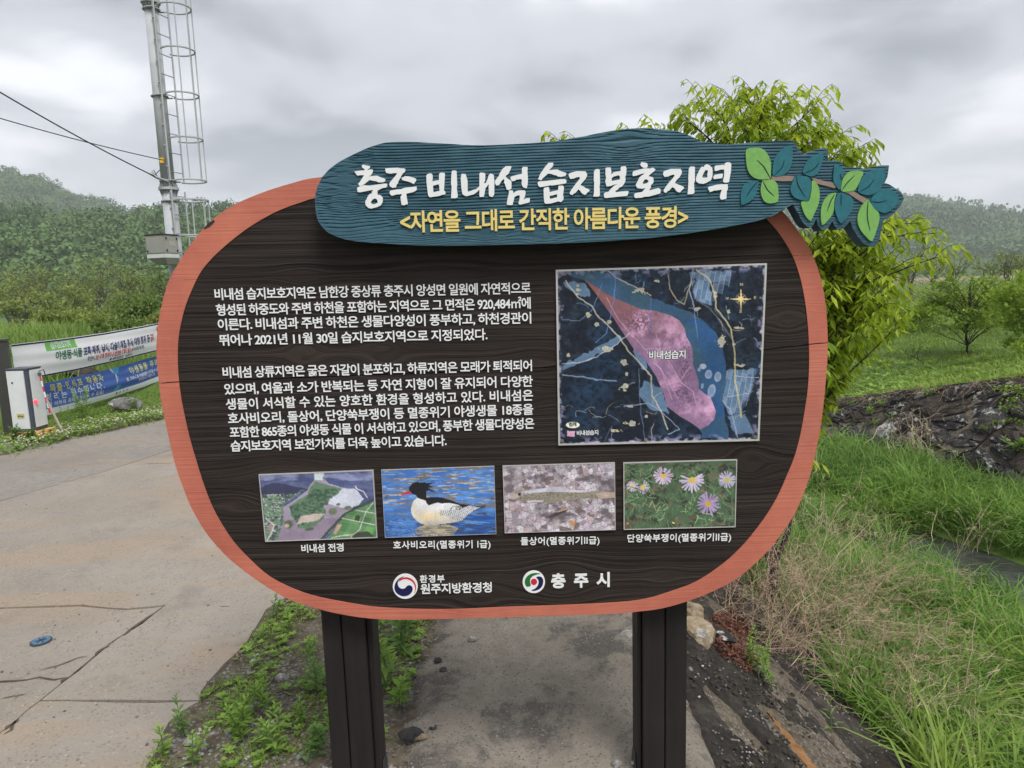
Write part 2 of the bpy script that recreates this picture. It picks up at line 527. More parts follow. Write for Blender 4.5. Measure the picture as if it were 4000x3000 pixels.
SIGN = empty('information_sign', (0.0, 2.16, 0.0), 'large rounded information board with orange rim and teal header on two dark posts', 'sign')

# outlines in photograph pixels
OUT = [(1257, 692), (1203, 699), (1130, 719), (1046, 745), (962, 778), (901, 808), (841, 850), (793, 895), (745, 956), (702, 1022), (660, 1097), (636, 1179), (621, 1251), (613, 1330), (612, 1380), (618, 1456), (627, 1540), (639, 1609), (663, 1723), (687, 1820), (712, 1892), (748, 1982), (805, 2079), (871, 2157), (938, 2217), (1022, 2278), (1118, 2335), (1203, 2365), (1311, 2394), (1446, 2415), (1561, 2419), (1715, 2417), (1945, 2411), (2176, 2404), (2407, 2396), (2500, 2387), (2587, 2375), (2683, 2348), (2770, 2315), (2862, 2269), (2924, 2223), (3001, 2148), (3054, 2081), (3107, 1999), (3151, 1893), (3175, 1811), (3201, 1690), (3217, 1569), (3226, 1471), (3232, 1379), (3231, 1281), (3223, 1182), (3209, 1103), (3187, 1030), (3158, 965), (3115, 900), (3063, 834), (2990, 770), (2820, 700), (2400, 640), (2000, 620), (1600, 650), (1400, 670)]
INN = [(1227, 775), (1179, 790), (1118, 811), (1058, 838), (986, 880), (926, 923), (865, 974), (817, 1022), (783, 1066), (751, 1131), (727, 1191), (709, 1257), (698, 1323), (695, 1396), (698, 1468), (705, 1530), (716, 1595), (739, 1699), (766, 1795), (805, 1916), (847, 2012), (913, 2115), (986, 2193), (1058, 2254), (1155, 2302), (1251, 2332), (1400, 2360), (1484, 2371), (1638, 2378), (1792, 2378), (1945, 2371), (2176, 2363), (2407, 2352), (2522, 2338), (2611, 2312), (2702, 2279), (2770, 2240), (2847, 2182), (2910, 2119), (2982, 2028), (3035, 1941), (3074, 1854), (3103, 1782), (3125, 1700), (3143, 1601), (3155, 1515), (3160, 1417), (3158, 1319), (3152, 1240), (3140, 1153), (3122, 1074), (3093, 994), (3050, 922), (3006, 868), (2940, 810), (2800, 745), (2400, 700), (1800, 700), (1400, 740)]
uo = loop_px(OUT, 0, 3); ui = loop_px(INN, 0, 3)
CUTS = [([(560, 1100), (760, 1092), (1500, 1062), (2400, 1020), (3300, 990)], 0.0005),
        ([(560, 1500), (760, 1490), (1300, 1471), (1900, 1448), (2170, 1432), (2700, 1400), (3120, 1350), (3300, 1333)], 0.0016),
        ([(560, 1930), (820, 1922), (1700, 1890), (2600, 1880), (3130, 1868), (3300, 1862)], 0.0005)]
segs = []; cutfn = []
for P_, g_ in CUTS:
    c_ = catmull([uv(*p) for p in P_], 8, False)
    c_[:, 1] += (fbm(c_[:, 0]*30, c_[:, 0]*0+3, 3)-0.5)*0.004
    cutfn.append((c_[:, 0].copy(), c_[:, 1].copy(), g_))
    for s_ in (-1, 1): segs.append(np.stack([c_[:, 0], c_[:, 1]+s_*g_], 1))
V2, T = cdt([uo, ui], segs, grid_pts(uo, 0.016, 0.010))
cen = V2[T].mean(1)
inO = pip(cen[:, 0], cen[:, 1], uo); inI = pip(cen[:, 0], cen[:, 1], ui)
band = np.zeros(len(T), int); gap = np.zeros(len(T), bool)
for (cu, cv, g_) in cutfn:
    cvv = np.interp(cen[:, 0], cu, cv)
    band += (cen[:, 1] < cvv); gap |= np.abs(cen[:, 1]-cvv) < g_*0.98
BT = 0.05   # board thickness
def gpart(name, mask, wf, wb, mat):
    V, F3, F4, P, bu = solid(V2, T[mask], wf, wb)
    g = g_board(P[:, 0], P[:, 1])
    return part(name, V, [F3, F4], mat, SIGN, attrs={'grain': np.concatenate([g, g[bu], g[bu]])})
for b_ in range(4):
    gpart('plank', inO & inI & ~gap & (band == b_), 0.0, -BT, M_board)
    for sd in (-1, 1):
        mk = inO & ~inI & ~gap & (band == b_) & ((cen[:, 0] < uv(1930, 1400)[0]) == (sd < 0))
        if b_ == 3:
            if sd > 0: continue
            mk = inO & ~inI & ~gap & (band == 3)
        gpart('rim_segment', mk, 0.002, -BT, M_rim)
bk_in = uo*0.985+np.mean(uo, 0)*0.015
plate('light_block_panel', [bk_in], -BT-0.001, -BT-0.010, M_board, SIGN, attrsfn=lambda u, v: v)  # unseen dark sheet added so no light shows through the plank cracks
# backing rails behind the planks
for py in (1000, 1420, 2150):
    mb = MB()
    a_ = uv(900, py); b__ = uv(2900, py)
    vv = (a_[1]+b__[1])/2
    lo = W3(np.array(a_[0]), np.array(vv), -BT-0.045); hi = W3(np.array(b__[0]), np.array(vv), -BT-0.045)
    mb.box((lo+hi)/2, (abs(hi[0]-lo[0])/2, 0.018, 0.035))
    mb.part('back_rail', M_board, SIGN)
# chipped paint on the rim
for pts in ([(795, 895), (812, 872), (836, 858), (838, 866), (820, 884), (803, 893)], ):
    plate('paint_chip', [loop_px(pts, 0.003)], 0.0032, 0.0015, simple('chip_dark', (0.03, 0.035, 0.035)), SIGN)

# ------------------------------------------------------------------ header board
HW = 0.062          # its front face stands this far in front of the planks
HT = 0.050
hd = [(1258, 692), (1240, 726), (1231, 766), (1231, 802), (1236, 842), (1247, 871), (1280, 907), (1316, 925), (1356, 937), (1420, 946), (1489, 950), (1598, 957), (1706, 959), (1851, 958), (2000, 955), (2176, 951), (2393, 940), (2610, 922), (2827, 889), (2979, 857), (3034, 835), (3060, 818)]
def lz(x, y): return (2800+x/2.765, 500+y/2.765)
tail = [(820, 825), (862, 895), (900, 965), (932, 1022), (968, 1062), (1014, 1077), (1044, 1045), (1076, 978), (1094, 1050), (1130, 1108), (1182, 1100), (1222, 1052), (1248, 1006), (1274, 1058), (1310, 1098), (1368, 1084), (1412, 1040), (1442, 1002), (1466, 1080), (1520, 1170), (1590, 1252), (1650, 1280), (1712, 1278), (1735, 1246), (1765, 1170), (1782, 1080), (1800, 1000), (1860, 972), (1930, 905), (1992, 830), (2022, 758), (1985, 692), (1930, 645), (1855, 605), (1815, 592), (1846, 530), (1862, 400), (1770, 403), (1680, 420), (1600, 437), (1530, 425), (1410, 426), (1370, 392), (1330, 362), (1270, 346), (1205, 358), (1200, 225), (1180, 214), (1100, 222), (1020, 246), (950, 282), (905, 246), (862, 190), (830, 135), (700, 138), (500, 148), (300, 162), (120, 177)]
top = [(2741, 552), (2675, 522), (2600, 505), (2502, 500), (2393, 510), (2285, 531), (2176, 550), (2090, 558), (2003, 563), (1920, 567), (1851, 567), (1775, 563), (1634, 555), (1525, 555), (1470, 566), (1417, 586), (1330, 629), (1285, 662)]
hl = np.vstack([catmull([uv(*p, HW) for p in hd], 3, False), np.array([uv(*lz(*p), HW) for p in tail]), catmull([uv(*p, HW) for p in top], 3, False)])
hk = knots_px([(2450, 545, 40, 1.0, 1.7), (1345, 700, 60, 0.9, 0.8), (1640, 895, 26, 1.25, 2.4), (1900, 905, 22, 1.25, 2.2), (2130, 912, 24, 1.2, 2.2), (2480, 700, 60, 0.35, 1.5), (1350, 880, 50, 0.5, 2.0)], HW)
g_head = make_grain(hk, 4.0, 0.9)
smooth_line = np.array([uv(1230, 890, HW), uv(1800, 897, HW), uv(2200, 880, HW), uv(2900, 858, HW), uv(3100, 850, HW)])
def header_relief(u, v):
    g = g_head(u, v)
    ph = g/0.0079 + 2.2*(fbm(u*0.7+3, g*14+5, 2)-0.5)
    fr = ph-np.floor(ph)
    # soft wood worn away into narrow furrows between proud ridges
    d = np.minimum(fr, 1-fr)
    fur = np.clip(1-d/0.20, 0, 1)**1.2
    amp = 0.0034*(0.55+0.9*fbm(u*2+9, g*60, 2))
    low = np.interp(u, smooth_line[:, 0], smooth_line[:, 1])
    amp = amp*np.where(v < low, 0.16, 1.0)
    kn = np.exp(-(((u-hk[1][0])/0.022)**2+((v-hk[1][1])/0.12)**2))
    amp = amp*(1-0.85*kn)
    return -fur*amp-0.0012*fr + 0.0006*fbm(u*30, v*120, 2)
plate_head = plate('header_board', [hl], HW, HW-HT, M_teal, SIGN, 0.020, 0.00155, g_head, header_relief, vs=8.0)
# stand-off blocks tie the header to the planks
for px in (1500, 2300, 2850):
    mb = MB()
    c_ = uv(px, 780); P_ = W3(np.array(c_[0]), np.array(c_[1]), (HW-HT)/2+0.0)
    mb.box(P_, (0.05, (HW-HT)/2-0.001, 0.04))
    mb.part('standoff_block', M_board, SIGN)

# hand-cut title letters, (outer, hole) outlines
Z1 = (1370, 620, 4.424); Z2 = (1850, 610, 4.424); Z3 = (2340, 610, 4.0963)
def S(z, s): 
    v = [float(a) for a in s.replace('(', ' ').replace(')', ' ').replace(',', ' ').split()]
    return [(z[0]+v[i]/z[2], z[1]+v[i+1]/z[2]) for i in range(0, len(v), 2)]
GL = [
 (Z1, [["190,125 215,100 262,115 332,128 325,160 285,195 300,198 330,185 375,187 383,215 370,250 345,285 315,308 370,298 455,293 530,325 600,350 588,395 530,408 470,405 445,390 320,368 290,395 250,425 235,440 170,472 145,465 130,430 165,390 215,310 235,285 170,283 118,292 90,265 65,220 130,208 240,198 238,180 200,155"],
       ["108,510 125,490 215,458 330,465 430,450 590,428 622,430 632,470 610,498 555,505 490,535 462,550 460,622 510,628 545,660 553,690 550,750 520,805 460,835 355,862 300,848 260,805 250,760 258,718 275,700 285,665 320,615 370,595 362,570 385,555 375,540 340,545 240,565 160,580 118,572", "342,755 375,705 415,685 450,700 467,735 460,765 410,785 370,785"]]),
 (Z1, [["597,165 700,160 815,155 850,165 930,170 945,185 940,220 900,255 870,300 860,330 830,375 812,430 795,440 780,495 720,502 675,475 665,440 680,405 745,330 790,275 800,248 740,248 690,258 615,245 600,215"],
       ["878,330 915,318 935,300 1000,305 1080,325 1125,345 1133,375 1088,438 1030,405 975,390 895,370 882,350"],
       ["670,570 690,548 800,530 870,525 940,500 1050,490 1135,478 1142,530 1130,550 1080,575 960,605 970,690 985,770 980,788 950,790 935,803 880,800 865,720 860,655 885,620 870,608 840,615 800,615 710,640 690,625 672,595"]]),
 (Z1, [["1305,290 1320,270 1370,252 1405,262 1415,290 1415,345 1408,395 1440,383 1525,370 1525,270 1545,240 1615,242 1628,260 1620,400 1610,550 1637,570 1635,610 1610,622 1590,620 1520,645 1440,655 1375,665 1350,655 1335,620 1320,500 1310,400", "1422,465 1450,458 1520,440 1530,470 1535,555 1480,565 1435,583 1425,560"],
       ["1747,210 1790,200 1828,210 1835,330 1840,460 1832,500 1850,650 1845,672 1810,682 1735,682 1735,650 1745,480 1732,440 1738,300"]]),
 (Z2, [["-208,304 -138,309 -118,374 -103,444 -105,544 -103,616 -53,604 -3,579 37,574 60,555 100,520 100,300 118,283 195,290 203,330 198,420 175,472 215,460 245,385 260,330 295,298 350,325 352,380 360,430 357,660 325,708 270,690 262,650 260,480 240,510 205,555 190,640 175,702 105,705 100,680 100,575 60,620 0,660 -63,675 -123,692 -160,680 -195,652 -213,544 -223,374"]]),
 (Z2, [["370,430 400,385 430,350 455,290 500,220 560,170 645,172 655,185 645,215 605,300 560,335 550,350 580,380 640,420 655,445 655,560 610,585 570,575 555,520 540,480 525,450 535,410 515,395 480,430 440,500 390,505 372,470"],
       ["635,375 650,352 740,325 835,305 833,215 850,185 935,187 930,260 940,400 935,480 918,555 865,540 840,515 828,470 835,410 820,395 740,405 715,425 665,432 645,405"],
       ["613,592 675,592 690,640 740,600 800,590 885,590 900,620 890,690 862,750 900,730 972,722 970,790 940,805 800,838 775,820 780,790 795,740 797,675 760,678 705,705 697,760 678,810 682,835 660,845 582,843 573,820 590,720 608,650"]]),
 (Z2, [["1115,400 1150,310 1230,190 1295,115 1375,113 1380,140 1365,180 1320,225 1298,243 1360,235 1445,228 1510,260 1605,293 1590,340 1510,357 1455,350 1440,335 1380,320 1340,303 1285,302 1225,355 1195,380 1170,418"],
       ["1105,460 1125,435 1240,430 1330,418 1500,398 1580,395 1600,410 1605,455 1590,470 1500,485 1345,508 1335,500 1250,518 1150,535 1120,515"],
       ["1212,560 1225,545 1295,530 1310,565 1313,622 1350,610 1460,588 1468,510 1545,508 1563,540 1545,680 1557,710 1550,755 1510,795 1465,780 1330,818 1240,822 1220,790 1213,700 1210,600", "1315,685 1370,675 1440,655 1447,680 1440,712 1390,722 1330,740 1315,720"]]),
 (Z2, [["1642,330 1650,298 1740,270 1790,258 1935,263 1960,310 1962,340 1930,400 1875,460 1845,500 1895,520 1935,550 2000,575 2005,600 1960,635 1945,660 1915,667 1870,640 1840,595 1812,573 1790,600 1760,635 1735,645 1705,672 1665,655 1660,630 1690,580 1770,470 1820,410 1842,370 1820,358 1760,370 1740,385 1670,393 1655,360"],
       ["2080,265 2110,225 2150,222 2180,235 2185,480 2175,515 2185,650 2180,680 2160,697 2070,700 2080,640 2085,450 2077,430"]]),
 (Z3, [["105,190 120,183 185,180 197,240 197,292 240,255 345,238 347,180 360,165 425,160 440,190 435,290 420,330 425,380 410,430 370,485 320,505 310,525 258,560 272,575 350,565 465,557 475,570 460,620 440,637 300,648 110,670 85,662 77,610 95,580 150,570 200,510 245,470 300,450 240,455 190,475 125,485 110,450 100,400 112,350 103,280", "200,355 235,325 315,305 335,320 335,370 270,385 205,397"]]),
 (Z3, [["660,130 683,95 765,110 783,150 765,187 710,185 670,155"],
       ["538,265 550,240 640,215 730,195 820,198 860,182 905,215 880,245 845,270 810,300 793,320 855,335 870,350 873,410 862,435 830,465 830,500 800,548 870,530 950,510 985,530 985,585 970,598 800,645 735,648 680,665 580,670 562,640 567,600 600,588 690,572 745,510 690,520 620,512 592,480 590,455 625,390 645,345 670,318 735,275 680,282 600,310 545,320 535,300", "698,425 725,380 755,368 790,385 792,410 765,432 710,445"]]),
 (Z3, [["1026,290 1035,240 1150,203 1305,203 1325,240 1325,270 1290,335 1240,385 1213,430 1260,450 1355,490 1360,515 1320,550 1300,578 1275,580 1240,560 1210,515 1175,495 1150,520 1125,550 1105,553 1075,587 1040,575 1035,545 1070,490 1130,410 1190,345 1212,300 1190,295 1130,310 1110,325 1050,330 1030,300"],
       ["1437,205 1462,167 1510,165 1535,175 1533,400 1520,440 1527,580 1505,605 1417,612 1425,540 1433,400 1430,350"]]),
 (Z3, [["1550,370 1570,300 1610,220 1640,170 1683,170 1690,150 1720,128 1760,140 1810,185 1818,230 1815,320 1790,385 1720,425 1670,443 1600,435 1562,410", "1650,325 1670,280 1700,225 1745,225 1740,260 1732,300 1738,330 1725,343 1660,345"],
       ["1850,225 1852,165 1870,150 1940,145 1985,135 2005,155 2015,115 2045,98 2100,100 2117,130 2110,250 2095,330 2080,415 2035,425 1990,415 1985,400 2005,300 2005,215 1960,210 1870,238"],
       ["1827,345 1845,300 1970,278 1985,295 1970,350 1910,358 1845,368"],
       ["1750,530 1745,495 1770,485 1890,455 1940,450 2060,447 2063,520 2045,560 2037,680 1970,697 1940,685 1937,640 1950,580 1968,535 1860,550 1850,548 1775,575"]]),
]
LW = HW+0.004
def join_solids(name, items, wf, wb, mat, parent):
    Vs = []; F3s = []; F4s = []; n = 0
    for loops in items:
        loops = [np.asarray(l) for l in loops]
        A_, T_ = cdt(loops)
        c_ = A_[T_].mean(1); m = pip(c_[:, 0], c_[:, 1], loops[0])
        for h in loops[1:]: m &= ~pip(c_[:, 0], c_[:, 1], h)
        V, F3, F4, _, _ = solid(A_, T_[m], wf, wb)
        Vs.append(V); F3s.append(F3+n); F4s.append(F4+n); n += len(V)
    return part(name, np.vstack(Vs), [np.vstack(F3s), np.vstack(F4s)], mat, parent)
for z, polys in GL:
    join_solids('letter', [[np.array([uv(*p, LW) for p in S(z, s)]) for s in grp] for grp in polys], LW, HW-0.003, M_white, plate_head)

# carved leaves, twig and veins
LF = [('g', "318,235 380,215 450,213 510,235 560,300 585,380 585,470 580,545 550,553 450,553 380,520 335,450 318,350", "435,345 500,410 550,490 578,543"),
 ('t', "812,185 740,205 670,265 620,340 605,440 612,521 700,515 760,480 800,420 820,330 818,230", "730,340 700,430 614,518"),
 ('t', "1152,262 1080,285 1010,320 960,385 935,450 935,490 1020,523 1080,500 1120,430 1145,350", "1105,370 1050,440 940,490"),
 ('t', "448,572 370,575 300,610 270,660 260,730 265,825 320,815 390,770 430,700 445,620", "440,580 370,660 315,755"),
 ('g', "500,574 560,562 620,567 655,610 665,680 663,790 600,812 540,808 500,770 475,690 482,610", "502,580 550,670 620,735"),
 ('t', "852,518 930,517 985,527 1013,560 1018,640 1006,720 986,786 920,780 840,750 800,690 797,640 825,570", "860,522 880,620 955,745"),
 ('g', "1045,564 1075,592 1105,650 1112,750 1090,850 1050,930 1015,1003 960,950 925,870 914,794 992,793 1014,718 1025,642 1026,580", None),
 ('t', "1278,390 1330,415 1385,475 1352,540 1336,666 1290,630 1262,570 1262,470", "1335,500 1345,560"),
 ('g', "1585,478 1540,462 1480,462 1420,480 1365,545 1347,620 1348,682 1420,688 1490,670 1530,610 1560,540", "1490,510 1410,590 1352,670"),
 ('t', "1815,448 1750,448 1670,460 1600,505 1550,570 1530,640 1532,694 1620,725 1700,710 1760,670 1790,610 1818,530", "1700,555 1640,630 1540,690"),
 ('t', "1662,788 1700,722 1760,677 1830,658 1890,670 1940,710 1970,765 1930,840 1880,890 1820,918 1750,900 1690,850", "1668,793 1750,803 1840,780"),
 ('g', "1636,770 1662,812 1705,872 1752,917 1755,1000 1730,1090 1680,1222 1620,1180 1560,1110 1525,1030 1523,950 1550,870 1590,810", "1635,785 1625,950 1655,1110"),
 ('g', "1283,698 1220,715 1160,780 1130,860 1125,940 1138,1050 1200,1000 1250,930 1266,870 1268,800 1287,720", "1275,715 1230,790 1190,905"),
 ('t', "1343,696 1400,715 1450,740 1475,780 1470,860 1430,940 1345,1032 1300,960 1276,880 1276,800 1300,730", "1343,702 1342,840")]
ZL = (2800, 500, 2.765)
for kd, s, vein in LF:
    w_ = HW+0.004
    L = catmull([uv(*p, w_) for p in S(ZL, s)], 2)
    # chamfered edge: shrink front outline a little
    lf = join_solids('leaf', [[L]], w_, HW-0.003, M_lgreen if kd == 'g' else M_lteal, plate_head)
    if vein:
        q = catmull([uv(*p, w_) for p in S(ZL, vein)], 5, False)
        tt = np.gradient(q, axis=0); tt /= np.linalg.norm(tt, axis=1, keepdims=True)
        nn_ = np.stack([-tt[:, 1], tt[:, 0]], 1)*(0.0013*np.sin(np.linspace(0.35, math.pi-0.2, len(q))))[:, None]
        loop = np.vstack([q+nn_, (q-nn_)[::-1]])
        vo = join_solids('leaf_vein', [[loop]], w_+0.0007, w_-0.001, M_vein, plate_head)
for tw in ("487,562 590,553 594,522 700,514 838,520 815,573 700,575 600,567 489,572", "1020,538 1060,542 1150,570 1255,590 1285,640 1270,650 1180,625 1080,600 1052,566", "1375,694 1430,694 1475,680 1526,712 1540,722 1622,765 1585,812 1500,760 1430,712"):
    join_solids('carved_twig', [[np.array([uv(*p, HW+0.003) for p in S(ZL, tw)])]], HW+0.003, HW-0.003, M_twig, plate_head)

# ------------------------------------------------------------------ text
TEXT_LIST = []
def text_geo_all(items):
    """items: (string, bold) -> geometry at two letter spacings, all evaluated at once"""
    obs = []
    for (s, bold) in items:
        for sc in (1.0, 1.25):
            cu = bpy.data.curves.new('t', 'FONT'); cu.body = s; cu.size = 1.0
            cu.offset = bold; cu.resolution_u = 3; cu.extrude = 0.02; cu.space_character = sc; cu.fill_mode = 'BOTH'
            ob = bpy.data.objects.new('t', cu); COL.objects.link(ob); obs.append(ob)
    dg = bpy.context.evaluated_depsgraph_get(); dg.update()
    res = []
    for ob in obs:
        me = bpy.data.meshes.new_from_object(ob.evaluated_get(dg))
        n = len(me.vertices); V = np.zeros(n*3, np.float32); me.vertices.foreach_get('co', V); V = V.reshape(-1, 3)
        me.calc_loop_triangles()
        F3 = np.zeros(len(me.loop_triangles)*3, np.int32); me.loop_triangles.foreach_get('vertices', F3)
        res.append((V, F3.reshape(-1, 3))); bpy.data.meshes.remove(me)
    for ob in obs:
        cu = ob.data; bpy.data.objects.remove(ob); bpy.data.curves.remove(cu)
    for i, it in enumerate(items): TG[it] = (res[2*i][0], res[2*i+1][0], res[2*i][1])
TG = {}
TX = [("비내섬 습지보호지역은 남한강 중상류 충주시 앙성면 일원에 자연적으로", 838, 1150.5, 2073, 1125.5),
      ("형성된 하중도와 주변 하천을 포함하는 지역으로 그 면적은 920,484㎡에", 844, 1212, 2073, 1184),
      ("이른다. 비내섬과 주변 하천은 생물다양성이 풍부하고, 하천경관이", 850.5, 1269, 2075, 1242),
      ("뛰어나 2021년 11월 30일 습지보호지역으로 지정되었다.", 856, 1330, 1904, 1306.5),
      ("비내섬 상류지역은 굵은 자갈이 분포하고, 하류지역은 모래가 퇴적되어", 869.5, 1456, 2078, 1428.6),
      ("있으며, 여울과 소가 반복되는 등 자연 지형이 잘 유지되어 다양한", 876, 1521, 2081, 1489.6),
      ("생물이 서식할 수 있는 양호한 환경을 형성하고 있다. 비내섬은", 882, 1580, 2082, 1544),
      ("호사비오리, 돌상어, 단양쑥부쟁이 등 멸종위기 야생생물 18종을", 890, 1636, 2083, 1599),
      ("포함한 865종의 야생동 식물 이 서식하고 있으며, 풍부한 생물다양성은", 897, 1690, 2087, 1654),
      ("습지보호지역 보전가치를 더욱 높이고 있습니다.", 901, 1744, 1744, 1721)]
CAP = [("비내섬 전경", 1177, 2144, 1342, 2139, 33), ("호사비오리(멸종위기 Ⅰ급)", 1536, 2130, 1916, 2126, 32),
       ("돌상어(멸종위기Ⅱ급)", 2034, 2115, 2342, 2111, 32), ("단양쑥부쟁이(멸종위기Ⅱ급)", 2451, 2104, 2856, 2098, 32),
       ("환경부", 1640, 2263, 1736, 2261, 31)]
MAPT = [("비내섬습지", 2536, 1388, 2678, 1384, 32, 0), ("비내섬습지", 2253, 1692, 2337, 1689, 19, 0), ("범례", 2222, 1657.5, 2252, 1656.5, 17, 1),
        ("N", 2891, 1111, 2902, 1111, 13, 2), ("S", 2888, 1216, 2898, 1216, 13, 2), ("W", 2834, 1166, 2847, 1166, 12, 2), ("E", 2945, 1162, 2954, 1162, 13, 2)]
BT1 = [("습지보호지역", 0.19, 0.83, 0.30, 0.20, 'w'), ("야생동·식물", 0.205, 0.53, 0.355, 0.26, 'g'), ("포획·채취, 낚시, 다슬기채집, 취사, 야영 행위 등", 0.365, 0.53, 0.868, 0.26, 'n'),
       ("금지", 0.875, 0.53, 0.912, 0.27, 'r'), ("위반시", 0.385, 0.285, 0.435, 0.15, 'k'), ("2년 이하 징역이나 2천만원 이하의 벌금", 0.44, 0.285, 0.70, 0.17, 'r'),
       ("(습지보전법 제13조)", 0.705, 0.285, 0.815, 0.12, 'k'), ("원주지방환경청", 0.565, 0.115, 0.645, 0.10, 'k'), ("충주시", 0.68, 0.115, 0.72, 0.10, 'k')]
BT2 = [("목줄·인식표 착용과", 0.06, 0.80, 0.43, 0.24, 'y'), ("처리는 필수입니다.", 0.03, 0.54, 0.42, 0.24, 'w'), ("만원 이하의 과태료 부과될 수 있음)", 0.02, 0.315, 0.42, 0.14, 'w'),
       ("야생동물 주의", 0.66, 0.76, 0.96, 0.26, 'y'), ("뱀, 고라니 등 야생동물이 나타날 수 있으니", 0.62, 0.49, 0.99, 0.13, 'w'), ("주의하시기 바랍니다.", 0.73, 0.345, 0.92, 0.13, 'w'),
       ("충 주 시", 0.56, 0.11, 0.64, 0.09, 'k')]
_items = []
for s_ in [t[0] for t in TX]: _items.append((s_, 0.016))
for s_ in [t[0] for t in CAP]: _items.append((s_, 0.014))
_items += [("원주지방환경청", 0.014), ("충 주 시", 0.034), ("<자연을 그대로 간직한 아름다운 풍경>", 0.022)]
_items += [(t[0], 0.02) for t in MAPT] + [(t[0], 0.024) for t in BT1+BT2] + [("eilop", 0.03)]
text_geo_all(list(dict.fromkeys(_items)))
def fit_text(s, width_over_h, bold, HH=0.90):
    V1, V2_, F = TG[(s, bold)]
    w1 = np.ptp(V1[:, 0]); w2 = np.ptp(V2_[:, 0]); tgt = width_over_h*HH
    sc = (tgt-w1)/max(1e-6, (w2-w1)) if w2-w1 > 1e-4 else 0
    sc = min(max(sc, -0.44), 6.0)
    V = V1+(V2_-V1)*sc
    V[:, 0] -= V[:, 0].min(); V[:, 0] *= tgt/V[:, 0].max()
    if s.isascii(): V[:, 1] -= (V[:, 1].max()+V[:, 1].min())/2
    else: V[:, 1] -= 0.36
    return V/HH, F
def sign_text(s, xl, cyl, xr, cyr, hpx, mat, w, parent, bold=0.022, name='text_line', th=0.0018):
    A = uv(xl, cyl, w); B = uv(xr, cyr, w)
    h = hpx/FPX*(BO[1]+0.02)*1.02
    L = np.linalg.norm(B-A); ex = (B-A)/L; ey = np.array([-ex[1], ex[0]])
    V, F = fit_text(s, L/h, bold)
    q = A[None, :]+V[:, 0:1]*h*ex+V[:, 1:2]*h*ey
    z = V[:, 2]; z = (z-z.min())/max(1e-9, z.max()-z.min())
    P = W3(q[:, 0], q[:, 1], w-th*(1-z))
    return part(name, P, [F], mat, parent)
for s, a, b, c, d in TX: sign_text(s, a, b, c, d, 42, M_white, 0.003, SIGN, 0.016)
for s, a, b, c, d, h in CAP:
    sign_text(s, a, b, c, d, h, M_white, 0.003, SIGN, 0.014)
sign_text("원주지방환경청", 1643, 2302, 1921, 2295, 42, M_white, 0.003, SIGN, 0.014)
sign_text("충 주 시", 2153, 2271, 2382, 2265, 58, M_white, 0.003, SIGN, 0.034)
sign_text("<자연을 그대로 간직한 아름다운 풍경>", 1563, 868, 2688, 848, 72, M_yellow, HW+0.004, plate_head, 0.022, 'subtitle', 0.006)

# ------------------------------------------------------------------ logos
M_navy = simple('logo_navy', (0.012, 0.012, 0.075), 0.5, 0.3, 0.04)
M_red = simple('logo_red', (0.62, 0.02, 0.045), 0.5, 0.3, 0.04)
M_lggreen = simple('logo_green', (0.02, 0.15, 0.035), 0.5, 0.3, 0.04)
def circ(cx, cy, r, n=40): return [(cx+r*math.cos(2*math.pi*k/n), cy+r*math.sin(2*math.pi*k/n)) for k in range(n)]
ZG = (1500, 2220, 2.404)
def zg(L, w): return np.array([uv(ZG[0]+x/ZG[2], ZG[1]+y/ZG[2], w) for x, y in L])
lg = join_solids('ministry_emblem', [[zg(circ(199, 170, 117), 0.003)]], 0.003, 0.0, M_white, SIGN)
navy = [(190, 76), (150, 90), (118, 120), (100, 160), (100, 200), (118, 232), (150, 254), (185, 263), (225, 255), (252, 235), (268, 205), (266, 178), (250, 162), (228, 160), (212, 170), (198, 186), (172, 193), (148, 184), (132, 162), (130, 132), (145, 105)]
red = [(135, 128), (150, 104), (180, 88), (215, 84), (250, 95), (280, 120), (298, 155), (302, 190), (292, 225), (284, 235), (292, 205), (290, 170), (275, 138), (250, 115), (215, 102), (180, 104), (152, 118)]
join_solids('emblem_swirl', [[catmull(zg(navy, 0.0036), 3)]], 0.0036, 0.0028, M_navy, lg)
join_solids('emblem_swirl', [[catmull(zg(red, 0.0036), 3)]], 0.0036, 0.0028, M_red, lg)
lg = join_solids('city_emblem', [[zg(circ(1407, 128, 105), 0.003)]], 0.003, 0.0, M_white, SIGN)
gr = [(1470, 50), (1425, 44), (1385, 50), (1350, 70), (1328, 100), (1322, 135), (1335, 168), (1360, 172), (1378, 160), (1372, 130), (1375, 100), (1395, 75), (1430, 60)]
nv = [(1430, 85), (1455, 76), (1480, 84), (1494, 105), (1494, 140), (1480, 175), (1450, 200), (1410, 212), (1385, 206), (1420, 190), (1442, 165), (1452, 135), (1448, 108)]
join_solids('emblem_swirl', [[catmull(zg(gr, 0.0036), 3)]], 0.0036, 0.0028, M_lggreen, lg)
join_solids('emblem_swirl', [[catmull(zg(nv, 0.0036), 3)]], 0.0036, 0.0028, M_navy, lg)
join_solids('emblem_dot', [[zg(circ(1408, 127, 30, 24), 0.0036)]], 0.0036, 0.0028, M_red, lg)
